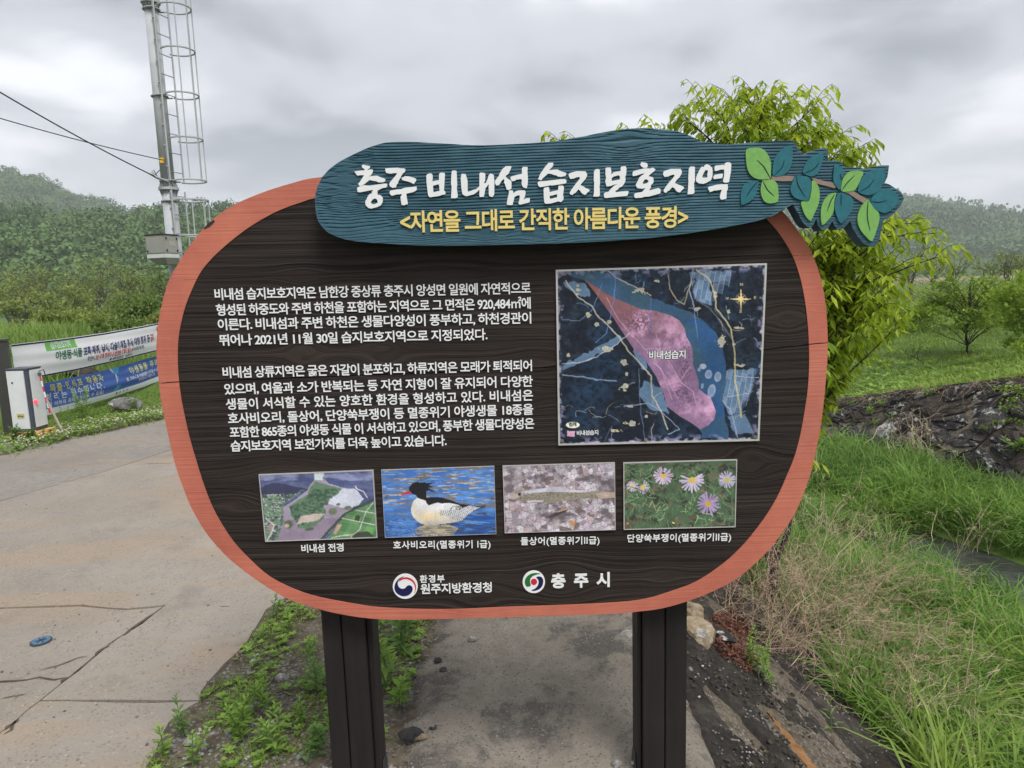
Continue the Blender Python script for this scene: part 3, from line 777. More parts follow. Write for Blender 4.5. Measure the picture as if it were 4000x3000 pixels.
# ------------------------------------------------------------------ printed pictures (flat prints, painted per vertex)
class Pic:
    def __init__(s, cz, nu, nv, base):
        s.nu, s.nv = nu, nv
        a, b = np.meshgrid(np.linspace(0, 1, nu), np.linspace(0, 1, nv))
        s.a = a.ravel(); s.b = b.ravel()
        TL, TR, BR, BL = [np.array(c, float) for c in cz]
        P = (TL*(1-s.a)[:, None]+TR*s.a[:, None])*(1-s.b)[:, None]+(BL*(1-s.a)[:, None]+BR*s.a[:, None])*s.b[:, None]
        s.X, s.Y = P[:, 0], P[:, 1]
        s.C = np.tile(np.array(base, float), (len(s.X), 1))
    def warp(s, amp, sc):
        return s.X+amp*2*(fbm(s.X/sc, s.Y/sc, 4)-0.5), s.Y+amp*2*(fbm(s.X/sc+50, s.Y/sc+80, 4)-0.5)
    def put(s, m, col, al=1.0):
        col = np.array(col, float); w = (m*al)[:, None] if m.dtype != bool else (m.astype(float)*al)[:, None]
        s.C = s.C*(1-w)+col*w
    def poly(s, pts, col, al=1.0, amp=0, sc=40):
        X, Y = s.warp(amp, sc) if amp else (s.X, s.Y)
        pts = np.array(pts, float)
        m = pip(X, Y, pts); s.put(m, col, al); return m
    def line(s, pts, w, col, al=1.0, amp=0, sc=40):
        X, Y = s.warp(amp, sc) if amp else (s.X, s.Y)
        d = np.full(len(X), 1e9); pts = np.array(pts, float)
        for p, q in zip(pts[:-1], pts[1:]):
            e_ = q-p; L = e_@e_+1e-9
            lo = np.minimum(p, q)-w*1.5; hi = np.maximum(p, q)+w*1.5
            idx = np.nonzero((X > lo[0]) & (X < hi[0]) & (Y > lo[1]) & (Y < hi[1]))[0]
            if not len(idx): continue
            x = X[idx]-p[0]; y = Y[idx]-p[1]
            t = np.clip((x*e_[0]+y*e_[1])/L, 0, 1)
            d[idx] = np.minimum(d[idx], np.hypot(x-t*e_[0], y-t*e_[1]))
        s.put(np.clip((w*0.5+1.5-d)/3.0, 0, 1), col, al)
    def ell(s, cx, cy, rx, ry, col, al=1.0, rot=0.0, soft=0.15):
        x = s.X-cx; y = s.Y-cy; c, n_ = math.cos(rot), math.sin(rot)
        r = np.hypot((x*c+y*n_)/rx, (-x*n_+y*c)/ry)
        s.put(np.clip((1-r)/soft, 0, 1), col, al)
    def noisecol(s, m, col, sx, sy, lo, hi, al=1.0, o=4, off=0):
        f = fbm(s.X/sx+off, s.Y/sy+off*1.7, o)
        s.put(np.clip((f-lo)/(hi-lo), 0, 1)*m, col, al)
    def build(s, name, cpx, w, parent, mat, fade=0.10):
        f1 = fbm(s.X/16+3, s.Y/16, 3)-0.5; f2 = fbm(s.X/190+9, s.Y/150, 3)-0.5
        C = s.C*(1+0.20*f1+0.28*f2)[:, None]
        C = C*(1-fade)+np.array([206, 206, 208])*fade
        C = np.clip(C, 0, 255)/255.0
        C = np.where(C <= 0.04045, C/12.92, ((C+0.055)/1.055)**2.4)
        Q = [uv(*c, w) for c in cpx]
        a, b = s.a[:, None], s.b[:, None]
        P = (Q[0]*(1-a)+Q[1]*a)*(1-b)+(Q[3]*(1-a)+Q[2]*a)*b
        V = W3(P[:, 0], P[:, 1], np.full(len(P), w))
        i = np.arange(s.nv-1)[:, None]*s.nu; j = np.arange(s.nu-1)[None, :]
        F = np.stack([i+j, i+s.nu+j, i+s.nu+j+1, i+j+1], -1).reshape(-1, 4)
        return part(name, V, [F], mat, parent, colattr=C)
def print_mat():
    t = NT('printed_sheet', 0.42, 0.3)
    t.l(t.attr('paint', 'Color'), t.b.inputs['Base Color'])
    return t.m
M_print = print_mat()
def inset(c, px):
    c = [np.array(p, float) for p in c]; m = sum(c)/4
    out = []
    for p in c:
        d = p-m; out.append(tuple(p-np.sign(d)*px))
    return out
def panel(cpx, border, edge_mat, w):
    """metal sheet with a slightly raised edge; returns the panel part"""
    L = np.array([uv(*p, w) for p in cpx]); I = np.array([uv(*p, w) for p in inset(cpx, border)])
    fr = join_solids('picture_panel', [[L]], w-0.0012, 0.0005, edge_mat, SIGN)
    join_solids('picture_edge', [[L, I]], w+0.0008, w-0.0013, edge_mat, fr)
    return fr
def zpx(z, c): return [(z[0]+x/z[2], z[1]+y/z[2]) for x, y in c]

# --- satellite map
cz = [(158, 125), (1848, 72), (1786, 1487), (178, 1524)]
pm = Pic(cz, 400, 334, (26, 31, 44))
one = np.ones(len(pm.X))
pm.noisecol(one, (46, 58, 74), 60, 50, 0.45, 0.75, 0.8)
pm.noisecol(one, (34, 60, 88), 260, 220, 0.45, 0.75, 0.7, off=3)
pm.noisecol(one, (14, 17, 26), 30, 22, 0.5, 0.7, 0.6, off=7)
for P_ in ([(1240, 130), (1560, 110), (1560, 200), (1300, 230)], [(1280, 200), (1410, 210), (1400, 390), (1310, 360), (1270, 300)],
           [(1520, 920), (1780, 900), (1770, 960), (1720, 1100), (1640, 1260), (1560, 1270), (1500, 1150)], [(780, 700), (860, 760), (900, 900), (860, 900), (760, 780)],
           [(200, 870), (420, 760), (650, 640), (700, 660), (560, 760), (380, 830), (210, 905)], [(860, 1000), (1000, 1060), (1060, 1260), (940, 1250), (820, 1120)],
           [(1540, 1280), (1680, 1260), (1760, 1420), (1600, 1460)], [(200, 200), (380, 220), (420, 330), (300, 300)]):
    pm.poly(P_, (104, 134, 166), 0.85, 26, 60)
m = pip(pm.X, pm.Y, np.array([(1230, 130), (1570, 110), (1560, 230), (1410, 390), (1270, 340)])) | pip(pm.X, pm.Y, np.array([(1510, 920), (1790, 900), (1700, 1200), (1560, 1280), (1500, 1150)]))
st = ((np.floor((pm.X+pm.Y*0.2)/42)+np.floor((pm.Y-pm.X*0.2)/75)) % 3)
pm.put(m & (st == 1), (128, 148, 176), 0.6); pm.put(m & (st == 2), (82, 108, 138), 0.6)
pm.put(m & (np.abs(((pm.X+pm.Y*0.2)/42) % 1-0.5) > 0.44), (190, 196, 214), 0.5)
river = [(240, 140), (600, 120), (700, 195), (830, 265), (925, 330), (1080, 385), (1240, 440), (1330, 500), (1430, 600), (1500, 730), (1525, 850), (1530, 1000), (1500, 1120), (1520, 1300), (1545, 1480), (1350, 1480), (1300, 1380), (1250, 1300), (1100, 1000), (1100, 500), (800, 400), (500, 300), (370, 190), (270, 165)]
pm.poly(river, (54, 86, 118), 1, 22, 70)
mr = pip(pm.X, pm.Y, np.array(river))
pm.noisecol(mr, (58, 88, 108), 200, 120, 0.4, 0.65, 0.9, off=11)
pm.noisecol(mr & (pm.Y > 500), (40, 80, 134), 180, 200, 0.42, 0.66, 0.7, off=4)
pm.ell(1340, 880, 30, 24, (170, 178, 200)); 
for x, y, a_, b_ in ((1385, 945, 32, 40), (1460, 965, 30, 46), (1410, 1080, 34, 60), (1310, 905, 14, 18), (1335, 1040, 12, 24)):
    pm.ell(x, y, a_, b_, (150, 166, 196), 0.9, 0.2); pm.ell(x, y, a_*0.6, b_*0.6, (110, 130, 160), 0.7)
isl = [(385, 190), (450, 230), (560, 300), (640, 340), (740, 380), (840, 420), (960, 435), (1080, 470), (1150, 510), (1190, 570), (1205, 640), (1235, 690), (1255, 740), (1260, 860), (1280, 920), (1305, 1000), (1305, 1060), (1350, 1100), (1400, 1130), (1420, 1180), (1445, 1250), (1430, 1320), (1380, 1370), (1320, 1403), (1250, 1350), (1150, 1290), (1050, 1210), (1020, 1100), (960, 960), (880, 840), (780, 740), (700, 620), (600, 470), (480, 310)]
mi = pip(pm.X, pm.Y, np.array(isl)).astype(float)
t_ = np.clip((pm.Y-250)/500, 0, 1)[:, None]
colI = np.array([132, 84, 80])*(1-t_)+np.array([138, 106, 140])*t_
pm.C = pm.C*(1-mi[:, None])+colI*mi[:, None]
pm.noisecol(mi*(pm.Y > 420), (204, 156, 192), 120, 110, 0.50, 0.72, 0.95, off=21)
pm.noisecol(mi*np.exp(-((pm.X-1050)/160)**2-((pm.Y-600)/170)**2), (206, 158, 190), 60, 60, 0.3, 0.55, 0.9, off=2)
pm.noisecol(mi*np.exp(-((pm.X-1360)/110)**2-((pm.Y-1230)/110)**2), (220, 170, 208), 60, 60, 0.2, 0.5, 0.95, off=2)
pm.noisecol(mi*np.exp(-((pm.X-810)/130)**2-((pm.Y-520)/90)**2), (82, 60, 72), 12, 12, 0.45, 0.55, 0.8, 3, off=2)
pm.noisecol(mi*np.exp(-((pm.X-1180)/90)**2-((pm.Y-1120)/90)**2), (88, 66, 92), 12, 12, 0.45, 0.55, 0.8, 3, off=5)
pm.noisecol(mi*np.exp(-((pm.X-1190)/60)**2-((pm.Y-850)/200)**2), (92, 70, 96), 12, 12, 0.47, 0.57, 0.8, 3, off=9)
for P_ in ([(560, 330), (640, 480), (740, 600), (870, 740), (960, 850), (1060, 1000), (1140, 1150)], [(870, 745), (940, 735), (1000, 740), (960, 620)], [(1060, 830), (1130, 960), (1160, 1010), (1260, 1090), (1290, 1200)], [(1040, 1030), (1150, 1005), (1240, 880)], [(940, 850), (1000, 900), (1050, 1040), (1090, 1150)]):
    pm.line(P_, 6, (206, 164, 190), 0.75, 6, 30)
for P_, w_, c_ in (([(230, 200), (330, 330), (440, 400), (500, 490), (590, 570), (660, 640), (740, 760), (840, 870), (920, 960), (930, 1120), (1000, 1250), (1050, 1400)], 12, (186, 182, 168)),
                   ([(1290, 110), (1400, 190), (1430, 300), (1450, 420), (1560, 560), (1600, 760), (1600, 1000), (1630, 1150), (1650, 1300)], 13, (196, 184, 140)),
                   ([(1260, 110), (1230, 260), (1270, 420)], 10, (150, 160, 190)), ([(1060, 150), (1070, 260), (1130, 350), (1190, 385), (1210, 300), (1250, 200)], 8, (176, 166, 130)),
                   ([(570, 120), (680, 200), (800, 250), (920, 310)], 8, (190, 176, 150)), ([(200, 950), (380, 965), (480, 990), (640, 1000)], 10, (140, 160, 190)),
                   ([(200, 860), (340, 850), (480, 800), (640, 700), (740, 615)], 7, (196, 200, 210)), ([(200, 505), (340, 515), (450, 420), (520, 220)], 5, (110, 140, 180)),
                   ([(470, 690), (560, 610), (620, 350), (630, 150)], 7, (100, 130, 190)), ([(920, 330), (915, 500), (905, 600)], 8, (90, 110, 180)),
                   ([(1270, 440), (1285, 560), (1295, 650)], 7, (110, 130, 200)), ([(1290, 350), (1400, 420), (1480, 520), (1570, 650)], 12, (92, 98, 104)),
                   ([(820, 900), (830, 1200), (870, 1480)], 5, (110, 130, 160)), ([(700, 1210), (900, 1180), (1000, 1250), (1150, 1400), (1060, 1440)], 7, (160, 176, 200)),
                   ([(1600, 960), (1790, 970)], 6, (176, 186, 206)), ([(1500, 1160), (1570, 1260), (1620, 1470)], 10, (160, 160, 190)), ([(1540, 1130), (1720, 1100)], 4, (190, 196, 214))):
    pm.line(P_, w_, c_, 0.85, 8, 40)
for x, y, a_, b_ in ((580, 520, 26, 22), (330, 265, 34, 40), (410, 470, 20, 26), (480, 540, 24, 16), (700, 850, 40, 26), (700, 1050, 42, 40), (725, 945, 18, 22), (840, 280, 60, 26), (1490, 680, 44, 44), (1650, 870, 60, 16), (1640, 570, 60, 10), (760, 1210, 40, 12), (880, 1290, 24, 16), (250, 790, 16, 22), (640, 1410, 60, 16), (760, 1350, 60, 24), (980, 200, 30, 14), (1440, 300, 20, 34), (1550, 440, 16, 30), (1000, 290, 16, 10), (1290, 420, 30, 16), (560, 740, 60, 30), (1600, 700, 20, 20)):
    m = np.exp(-((pm.X-x)/(a_*1.3))**2-((pm.Y-y)/(b_*1.3))**2)
    f = fbm(pm.X/22+x*0.01, pm.Y/18, 4)*0.55+m*0.45
    pm.put(np.clip((f-0.60)/0.03, 0, 1)*(m > 0.12), (206, 194, 158), 0.9)
    pm.put(np.clip((f-0.70)/0.03, 0, 1)*(m > 0.12), (150, 160, 170), 0.8)
rq = np.random.default_rng(12)
for k in range(46):
    x = rq.uniform(200, 1780); y = rq.uniform(150, 1450)
    if pip(np.array([x]), np.array([y]), np.array(isl))[0] or pip(np.array([x]), np.array([y]), np.array(river))[0]: continue
    a_ = rq.uniform(0, 6.28); P_ = [(x, y)]
    for q in range(4): a_ += rq.normal()*0.6; P_.append((P_[-1][0]+rq.uniform(14, 46)*math.cos(a_), P_[-1][1]+rq.uniform(14, 46)*math.sin(a_)))
    pm.line(P_, rq.uniform(3, 6), [(150, 164, 186), (186, 178, 150), (104, 128, 158)][k % 3], 0.8, 6, 20)
# sun-bleached margin
ed = np.minimum(np.minimum(pm.a, 1-pm.a)*1700, np.minimum(pm.b, 1-pm.b)*1420)
f_ = fbm(pm.X/40, pm.Y/40, 4)
we = np.clip((16+70*(f_-0.5)-ed)/16, 0, 1)*np.where(pm.b < 0.5, np.where(pm.a > 0.4, 1.0, 0.7), 0.9)
pm.put(we, (206, 198, 216), 0.9)
pm.noisecol(np.clip((70-ed)/40, 0, 1), (150, 142, 178), 50, 40, 0.56, 0.66, 0.7, off=31)
# legend and compass
pm.ell(285, 1363, 56, 27, (232, 236, 214), 1, 0, 0.05)
pm.poly([(238, 1413), (302, 1413), (302, 1459), (239, 1459)], (222, 170, 196))
def star(cx, cy, R, r, n, rot, col):
    P_ = []
    for k in range(2*n):
        q = R if k % 2 == 0 else r
        P_.append((cx+q*math.sin(rot+math.pi*k/n), cy-q*math.cos(rot+math.pi*k/n)))
    pm.poly(P_, col)
rr = np.hypot(pm.X-1648, pm.Y-340); pm.put(np.clip((4-np.abs(rr-42))/3, 0, 1), (160, 150, 130), 0.8)
star(1648, 340, 42, 12, 4, math.pi/4, (208, 184, 126)); star(1648, 340, 92, 13, 4, 0, (226, 202, 142))
MP = [(2171, 1054), (2996, 1028), (2966, 1722), (2181, 1740)]
pn = panel(MP, 7, M_alu, 0.006)
pm.build('map_print', zpx((2100, 1000, 2.074), cz), 0.0062, pn, M_print, 0.03)
M_mapdark = simple('print_dark_ink', (0.02, 0.03, 0.04), 0.5)
M_mapgold = simple('print_gold_ink', (0.55, 0.45, 0.24), 0.5)
for s, a, b, c, d, h, k_ in MAPT:
    if k_ == 0 and h > 25:
        for dx, dy in ((-2.2, 0), (2.2, 0), (0, 2.2), (0, -2.2)):
            sign_text(s, a+dx, b+dy, c+dx, d+dy, h, M_mapdark, 0.0065+0.00001*dx+0.00002*dy, pn, 0.02, 'map_text', 0.00001)
    sign_text(s, a, b, c, d, h, [M_white, M_mapdark, M_mapgold][k_], 0.0070, pn, 0.02, 'map_text', 0.0001)

# --- aerial view of the river island
Z = (1000, 1820, 4.424)
cz = [(50, 152), (2024, 74), (2092, 1240), (164, 1306)]
p = Pic(cz, 170, 104, (92, 100, 142)); one = np.ones(len(p.X))
p.noisecol(one, (66, 74, 118), 160, 60, 0.4, 0.65, 0.9); p.noisecol(one*(p.Y < 250), (150, 158, 196), 200, 80, 0.45, 0.7, 0.8, off=4)
p.poly([(60, 380), (300, 280), (900, 400), (720, 480), (400, 560), (100, 500)], (52, 56, 84), 1, 20, 80)
p.poly([(100, 500), (700, 470), (1000, 330), (1040, 260), (480, 660), (470, 1000), (380, 1300), (160, 1300), (120, 900)], (104, 134, 108), 1, 20, 60)
p.noisecol(pip(p.X, p.Y, np.array([(100, 500), (700, 470), (480, 660), (470, 1000), (380, 1300), (160, 1300), (120, 600)])), (58, 66, 78), 60, 40, 0.5, 0.6, 0.9, off=8)
p.noisecol(pip(p.X, p.Y, np.array([(100, 500), (700, 470), (480, 660), (470, 1000), (160, 1300), (120, 600)])), (206, 202, 200), 30, 20, 0.6, 0.68, 0.9, off=18)
p.poly([(1130, 130), (1020, 200), (1000, 250), (930, 330), (880, 430), (640, 600), (470, 700), (480, 940), (420, 1120), (370, 1300), (1100, 1290), (1300, 1120), (1440, 900), (1640, 760), (1840, 600), (1800, 500), (1740, 400), (1500, 370), (1250, 300), (1170, 220), (1150, 130)], (160, 148, 170), 1, 10, 50)
p.poly([(1440, 380), (1740, 400), (1850, 570), (1760, 700), (1500, 720), (1260, 640), (1280, 560), (1420, 480)], (206, 210, 226), 1, 24, 60)
p.poly([(1010, 130), (1180, 120), (1150, 240), (1010, 240)], (214, 224, 228), 1, 14, 50)
mm = (p.Y > 900) & pip(p.X, p.Y, np.array([(480, 940), (370, 1300), (1100, 1290), (1300, 1120), (1440, 900), (1200, 860)]))
p.put(mm.astype(float), (138, 120, 142), 0.75)
p.poly([(1030, 260), (1220, 320), (1480, 390), (1420, 480), (1280, 560), (1160, 690), (1210, 800), (1150, 930), (1000, 1040), (740, 1090), (690, 960), (600, 860), (570, 700), (700, 600), (880, 500), (940, 380)], (92, 124, 96), 1, 14, 50)
mk = pip(p.X, p.Y, np.array([(1000, 400), (1480, 390), (1160, 700), (1210, 800), (740, 1090), (570, 700), (800, 620)]))
p.noisecol(mk, (56, 82, 66), 40, 30, 0.46, 0.58, 0.9, off=2)
p.poly([(780, 860), (1000, 820), (1200, 810), (1080, 930), (900, 970), (710, 990)], (206, 184, 176), 0.95, 24, 40)
for e_ in ((560, 1010, 85, 80, (84, 98, 70)), (1325, 780, 80, 68, (108, 122, 92)), (1585, 718, 66, 36, (100, 118, 88)), (1215, 645, 34, 36, (70, 84, 80)), (920, 1090, 90, 30, (74, 100, 70)), (1420, 660, 40, 24, (88, 104, 90))): p.ell(*e_, 1, -0.2, 0.2)
p.ell(530, 1030, 46, 34, (196, 176, 160), 0.9)
p.poly([(1200, 1300), (1450, 950), (1560, 820), (2030, 620), (2100, 1300)], (92, 134, 88), 1, 10, 50)
st = (np.floor((p.X*0.9+p.Y*0.5)/150)+np.floor((p.Y-p.X*0.15)/150)*2) % 4
mf = pip(p.X, p.Y, np.array([(1480, 980), (1560, 840), (2030, 660), (2100, 1250), (1420, 1200)]))
p.put(mf & (st == 1), (104, 164, 84), 0.7); p.put(mf & (st == 2), (62, 112, 68), 0.7)
p.poly([(1450, 950), (1560, 830), (2030, 600), (2030, 560), (1700, 700), (1500, 830), (1200, 1150), (1080, 1290), (1130, 1290)], (52, 72, 58), 0.95, 10, 30)
p.poly([(1720, 850), (1810, 855), (1780, 950), (1700, 940)], (62, 66, 58)); p.poly([(1400, 1010), (1490, 1010), (1380, 1180), (1330, 1170)], (190, 158, 138))
for P_ in ([(2030, 620), (1900, 790), (1840, 950), (1790, 1100), (1660, 1200), (1640, 1240)], [(1490, 900), (1800, 965), (2080, 1020)], [(1310, 1240), (1500, 1200), (1660, 1190)], [(1730, 760), (2070, 820)]): p.line(P_, 15, (210, 208, 200), 0.95)
p.line([(170, 900), (310, 1020), (260, 1170), (190, 1290)], 26, (206, 204, 204)); p.line([(1720, 350), (1740, 390), (1860, 440), (1920, 540)], 16, (224, 220, 224))
p.poly([(190, 1100), (250, 1020), (310, 1030), (260, 1110)], (176, 130, 140)); p.poly([(1640, 1240), (1750, 1140), (1950, 1130), (2060, 1230)], (58, 66, 52), 1, 10, 30)
pn = panel([(1010, 1854), (1458.4, 1836), (1474, 2101), (1036, 2116.6)], 3.5, M_alu, 0.006)
p.build('photo_print', zpx(Z, cz), 0.0062, pn, M_print)

# --- merganser on blue water
Z = (1470, 1810, 4.424)
cz = [(84, 116), (2036, 51), (2072, 1221), (151, 1284)]
p = Pic(cz, 210, 128, (84, 140, 214)); one = np.ones(len(p.X))
p.noisecol(one, (50, 104, 190), 260, 46, 0.42, 0.62, 0.8, off=3)
p.noisecol(one*np.clip((1000-p.Y)/200, 0.3, 1), (112, 110, 116), 210, 30, 0.535, 0.60, 0.95, 3, off=1)
p.noisecol(one*(p.Y < 700), (196, 186, 176), 150, 14, 0.68, 0.74, 0.9, 2, off=13)
p.noisecol(((p.X > 1250) & (p.Y > 830)).astype(float), (32, 72, 150), 200, 18, 0.42, 0.55, 0.9, off=5)
p.noisecol(((p.X > 700) & (p.Y > 1020)).astype(float), (50, 56, 70), 160, 16, 0.46, 0.56, 0.85, off=6)
p.poly([(700, 1110), (820, 1060), (1250, 1060), (1420, 1120), (1330, 1230), (660, 1260)], (188, 170, 136), 0.9, 30, 30)
p.noisecol(pip(p.X, p.Y, np.array([(700, 1080), (1420, 1080), (1330, 1240), (660, 1270)])), (90, 92, 96), 140, 12, 0.5, 0.6, 0.8, off=9)
p.poly([(1600, 745), (1760, 730), (1905, 712), (1870, 765), (1780, 790), (1660, 830)], (64, 66, 76), 1, 8, 20)
body = [(705, 590), (640, 650), (605, 740), (600, 840), (640, 930), (720, 1010), (800, 1045), (880, 1064), (1100, 1050), (1300, 1025), (1480, 985), (1560, 900), (1700, 800), (1790, 760), (1600, 720), (1450, 705), (1300, 680), (1050, 660), (900, 720), (850, 640)]
mb_ = p.poly(body, (232, 232, 236))
p.noisecol(mb_ & (p.X < 900), (228, 222, 208), 120, 120, 0.3, 0.6, 1.0, off=2)
p.put(mb_*np.exp(-((p.X-950)/230)**2-((p.Y-920)/90)**2), (234, 208, 158), 0.9)
p.put(mb_*np.clip((p.Y-960+0.05*p.X)/120, 0, 1), (176, 164, 146), 0.6)
md = pip(p.X, p.Y, np.array([(1090, 800), (1400, 810), (1600, 720), (1790, 760), (1560, 920), (1440, 1000), (1320, 960), (1200, 900), (1100, 900)]))
sc_ = np.abs(((np.hypot(p.X-900, (p.Y-860)*1.2)+14*np.sin(p.Y/16))/34) % 1-0.5)
p.put(md & (sc_ > 0.33), (70, 76, 92), 0.75)
p.poly([(865, 590), (960, 575), (1120, 582), (1250, 620), (1380, 665), (1460, 700), (1640, 712), (1560, 740), (1410, 800), (1480, 755), (1430, 715), (1300, 685), (1190, 680), (1140, 692), (1060, 672), (1000, 690), (905, 722), (870, 690), (850, 640)], (24, 24, 28))
for q in ([(1330, 735), (1295, 770), (1280, 808)], [(1350, 735), (1500, 745)], [(1370, 760), (1480, 770)], [(1370, 785), (1440, 795)]): p.line(q, 12, (40, 40, 48))
head = [(590, 380), (630, 335), (690, 320), (760, 330), (850, 330), (980, 340), (900, 375), (1000, 400), (900, 420), (1040, 515), (900, 460), (862, 480), (862, 560), (880, 640), (830, 628), (760, 610), (700, 580), (690, 545), (640, 530), (590, 500), (560, 460), (560, 420)]
p.poly(head, (22, 22, 26))
for q in ([(690, 330), (760, 270), (840, 215)], [(760, 320), (850, 260), (920, 235)], [(800, 330), (900, 300), (1010, 300)], [(850, 350), (960, 325), (1050, 345)], [(880, 390), (1000, 385), (1040, 390)], [(880, 430), (980, 450), (1010, 480)]): p.line(q, 7, (28, 28, 34), 0.9)
p.poly([(575, 465), (612, 510), (560, 525), (480, 540), (400, 560), (382, 550), (420, 530), (500, 500)], (206, 44, 48)); p.poly([(382, 550), (425, 528), (440, 550), (395, 562)], (226, 176, 130))
p.noisecol(((p.X < 800) & (p.Y > 950) & ~mb_).astype(float), (40, 80, 150), 60, 14, 0.5, 0.6, 0.8, off=7)
PD = [(1489, 1836), (1930.4, 1821), (1938.6, 2086), (1504, 2100.5)]
pn = panel(PD, 1.2, M_alu, 0.006)
p.build('photo_print', zpx(Z, cz), 0.0062, pn, M_print)
for (sx, sy) in ((176, 566), (2020, 592)):
    c_ = (Z[0]+sx/Z[2], Z[1]+sy/Z[2])
    join_solids('screw', [[np.array([uv(x, y, 0.008) for x, y in circ(c_[0], c_[1], 5.2, 16)])]], 0.0085, 0.006, M_screw, pn)

# --- fish on a landing net
Z = (1940, 1790, 4.424)
cz = [(106, 138), (2040, 78), (2050, 1238), (146, 1290)]
p = Pic(cz, 300, 180, (186, 170, 182)); one = np.ones(len(p.X))
rs = np.random.default_rng(3)
pts = np.stack([rs.uniform(80, 2080, 330), rs.uniform(100, 1300, 330)], 1)
best = np.full(len(p.X), 1e9); sec = best.copy(); idx = np.zeros(len(p.X), int)
for k, (x, y) in enumerate(pts):
    d = np.hypot(p.X-x, (p.Y-y)*1.1)
    n_ = d < best; sec = np.where(n_, best, np.minimum(sec, d)); best = np.where(n_, d, best); idx = np.where(n_, k, idx)
cc = np.array([[206, 196, 204], [190, 166, 172], [214, 208, 214], [170, 150, 150], [150, 140, 146], [120, 104, 100], [196, 178, 196]])[rs.integers(0, 7, 330)]
p.C = cc[idx].astype(float); p.put(np.clip((9-(sec-best))/9, 0, 1), (96, 82, 92), 0.8)
p.noisecol(one, (72, 62, 66), 240, 160, 0.56, 0.66, 0.7, off=4); p.noisecol(one, (214, 208, 216), 120, 100, 0.5, 0.7, 0.5, off=14)
u1 = (p.X*0.35+p.Y*1.0+14*np.sin(p.X/60))/92; u2 = (p.X*1.0-p.Y*0.12+12*np.sin(p.Y/50))/104
dash = 0.6+0.4*np.sin(p.X/7+p.Y/9)
p.put(np.clip((np.abs(u1 % 1-0.5)-0.44)/0.04, 0, 1)*dash, (92, 90, 112), 0.95); p.put(np.clip((np.abs(u2 % 1-0.5)-0.45)/0.04, 0, 1)*dash, (92, 90, 112), 0.95)
p.poly([(900, 1000), (1180, 870), (1290, 840), (1200, 920), (1000, 1000), (890, 1030)], (60, 50, 50)); p.line([(1060, 920), (1280, 855)], 22, (196, 150, 120))
p.poly([(1240, 1080), (1370, 1090), (1340, 1190), (1270, 1150)], (196, 140, 90), 1, 12, 20)
fish = [(215, 650), (270, 600), (380, 560), (520, 540), (760, 520), (960, 480), (1160, 478), (1250, 530), (1500, 548), (1750, 558), (2040, 580), (2040, 680), (1800, 690), (1500, 690), (1200, 730), (1000, 760), (860, 768), (600, 760), (400, 730), (270, 712)]
mf = p.poly(fish, (150, 140, 124))
p.poly([(420, 575), (560, 550), (960, 490), (1170, 480), (1250, 535), (1700, 560), (1500, 585), (900, 575), (640, 590), (430, 640)], (196, 192, 208))
p.noisecol(mf & (p.Y > 590), (96, 92, 78), 13, 11, 0.48, 0.56, 0.7, 2, off=5)
p.poly([(215, 650), (290, 600), (400, 610), (400, 660), (300, 700), (240, 700)], (190, 172, 166)); p.ell(393, 620, 26, 26, (28, 28, 36)); p.poly([(500, 735), (650, 715), (820, 730), (780, 755), (560, 755)], (206, 196, 204))
p.poly([(1700, 600), (2040, 590), (2040, 680), (1760, 690)], (190, 164, 150), 0.8)
pn = panel([(1963, 1820), (2402, 1806.5), (2404.7, 2070), (1971.6, 2083)], 2.5, M_alu, 0.006)
p.build('photo_print', zpx(Z, cz), 0.0062, pn, M_print)

# --- lilac asters in grass
Z = (2410, 1780, 4.424)
cz = [(128, 134), (2062, 82), (2036, 1230), (132, 1274)]
p = Pic(cz, 220, 134, (70, 92, 66)); one = np.ones(len(p.X))
p.noisecol(one, (44, 44, 40), 130, 100, 0.5, 0.65, 0.85, off=3); p.noisecol(one, (112, 84, 76), 150, 90, 0.6, 0.7, 0.7, off=23)
rs = np.random.default_rng(9)
for k in range(620):
    x = rs.uniform(110, 2080); y = rs.uniform(110, 1290); a_ = rs.uniform(0, math.pi); L = rs.uniform(40, 150)
    b_ = a_+rs.uniform(-0.6, 0.6)
    g_ = rs.random(); lt = 0.35+0.65*(fbm(np.array([x/260+3]), np.array([y/200]), 2)[0])
    col = np.array([64, 100, 70])*(1-g_)+np.array([150, 196, 128])*g_*lt*1.25
    p.line([(x, y), (x+L*0.5*math.cos(a_), y+L*0.5*math.sin(a_)), (x+L*0.5*(math.cos(a_)+math.cos(b_)), y+L*0.5*(math.sin(a_)+math.sin(b_)))], rs.uniform(6, 15), col, 0.9)
def daisy(cx, cy, R, ry, n, col, cr, ccol, seed, skip=()):
    r_ = np.random.default_rng(seed)
    for k in range(n):
        a_ = 2*math.pi*k/n+r_.uniform(-0.1, 0.1)
        if any(lo < (a_ % (2*math.pi)) < hi for lo, hi in skip): continue
        q = r_.uniform(0.85, 1.05)
        p.line([(cx+cr*0.8*math.cos(a_), cy+cr*0.8*math.sin(a_)*ry), (cx+R*q*math.cos(a_), cy+R*q*math.sin(a_)*ry)], R*0.155, np.array(col)*r_.uniform(0.9, 1.05), 0.97)
    p.ell(cx, cy, cr, cr, ccol)
daisy(798, 350, 165, 0.9, 22, (206, 184, 212), 46, (222, 190, 70), 1)
daisy(1300, 420, 205, 0.95, 20, (208, 192, 220), 60, (220, 188, 66), 2, ((3.6, 5.6),))
daisy(1905, 415, 150, 0.95, 20, (196, 184, 220), 48, (206, 190, 70), 3)
daisy(268, 525, 105, 0.85, 18, (214, 196, 222), 32, (206, 196, 80), 4)
daisy(450, 535, 115, 1.0, 16, (206, 194, 222), 42, (222, 192, 66), 5, ((3.3, 5.0),))
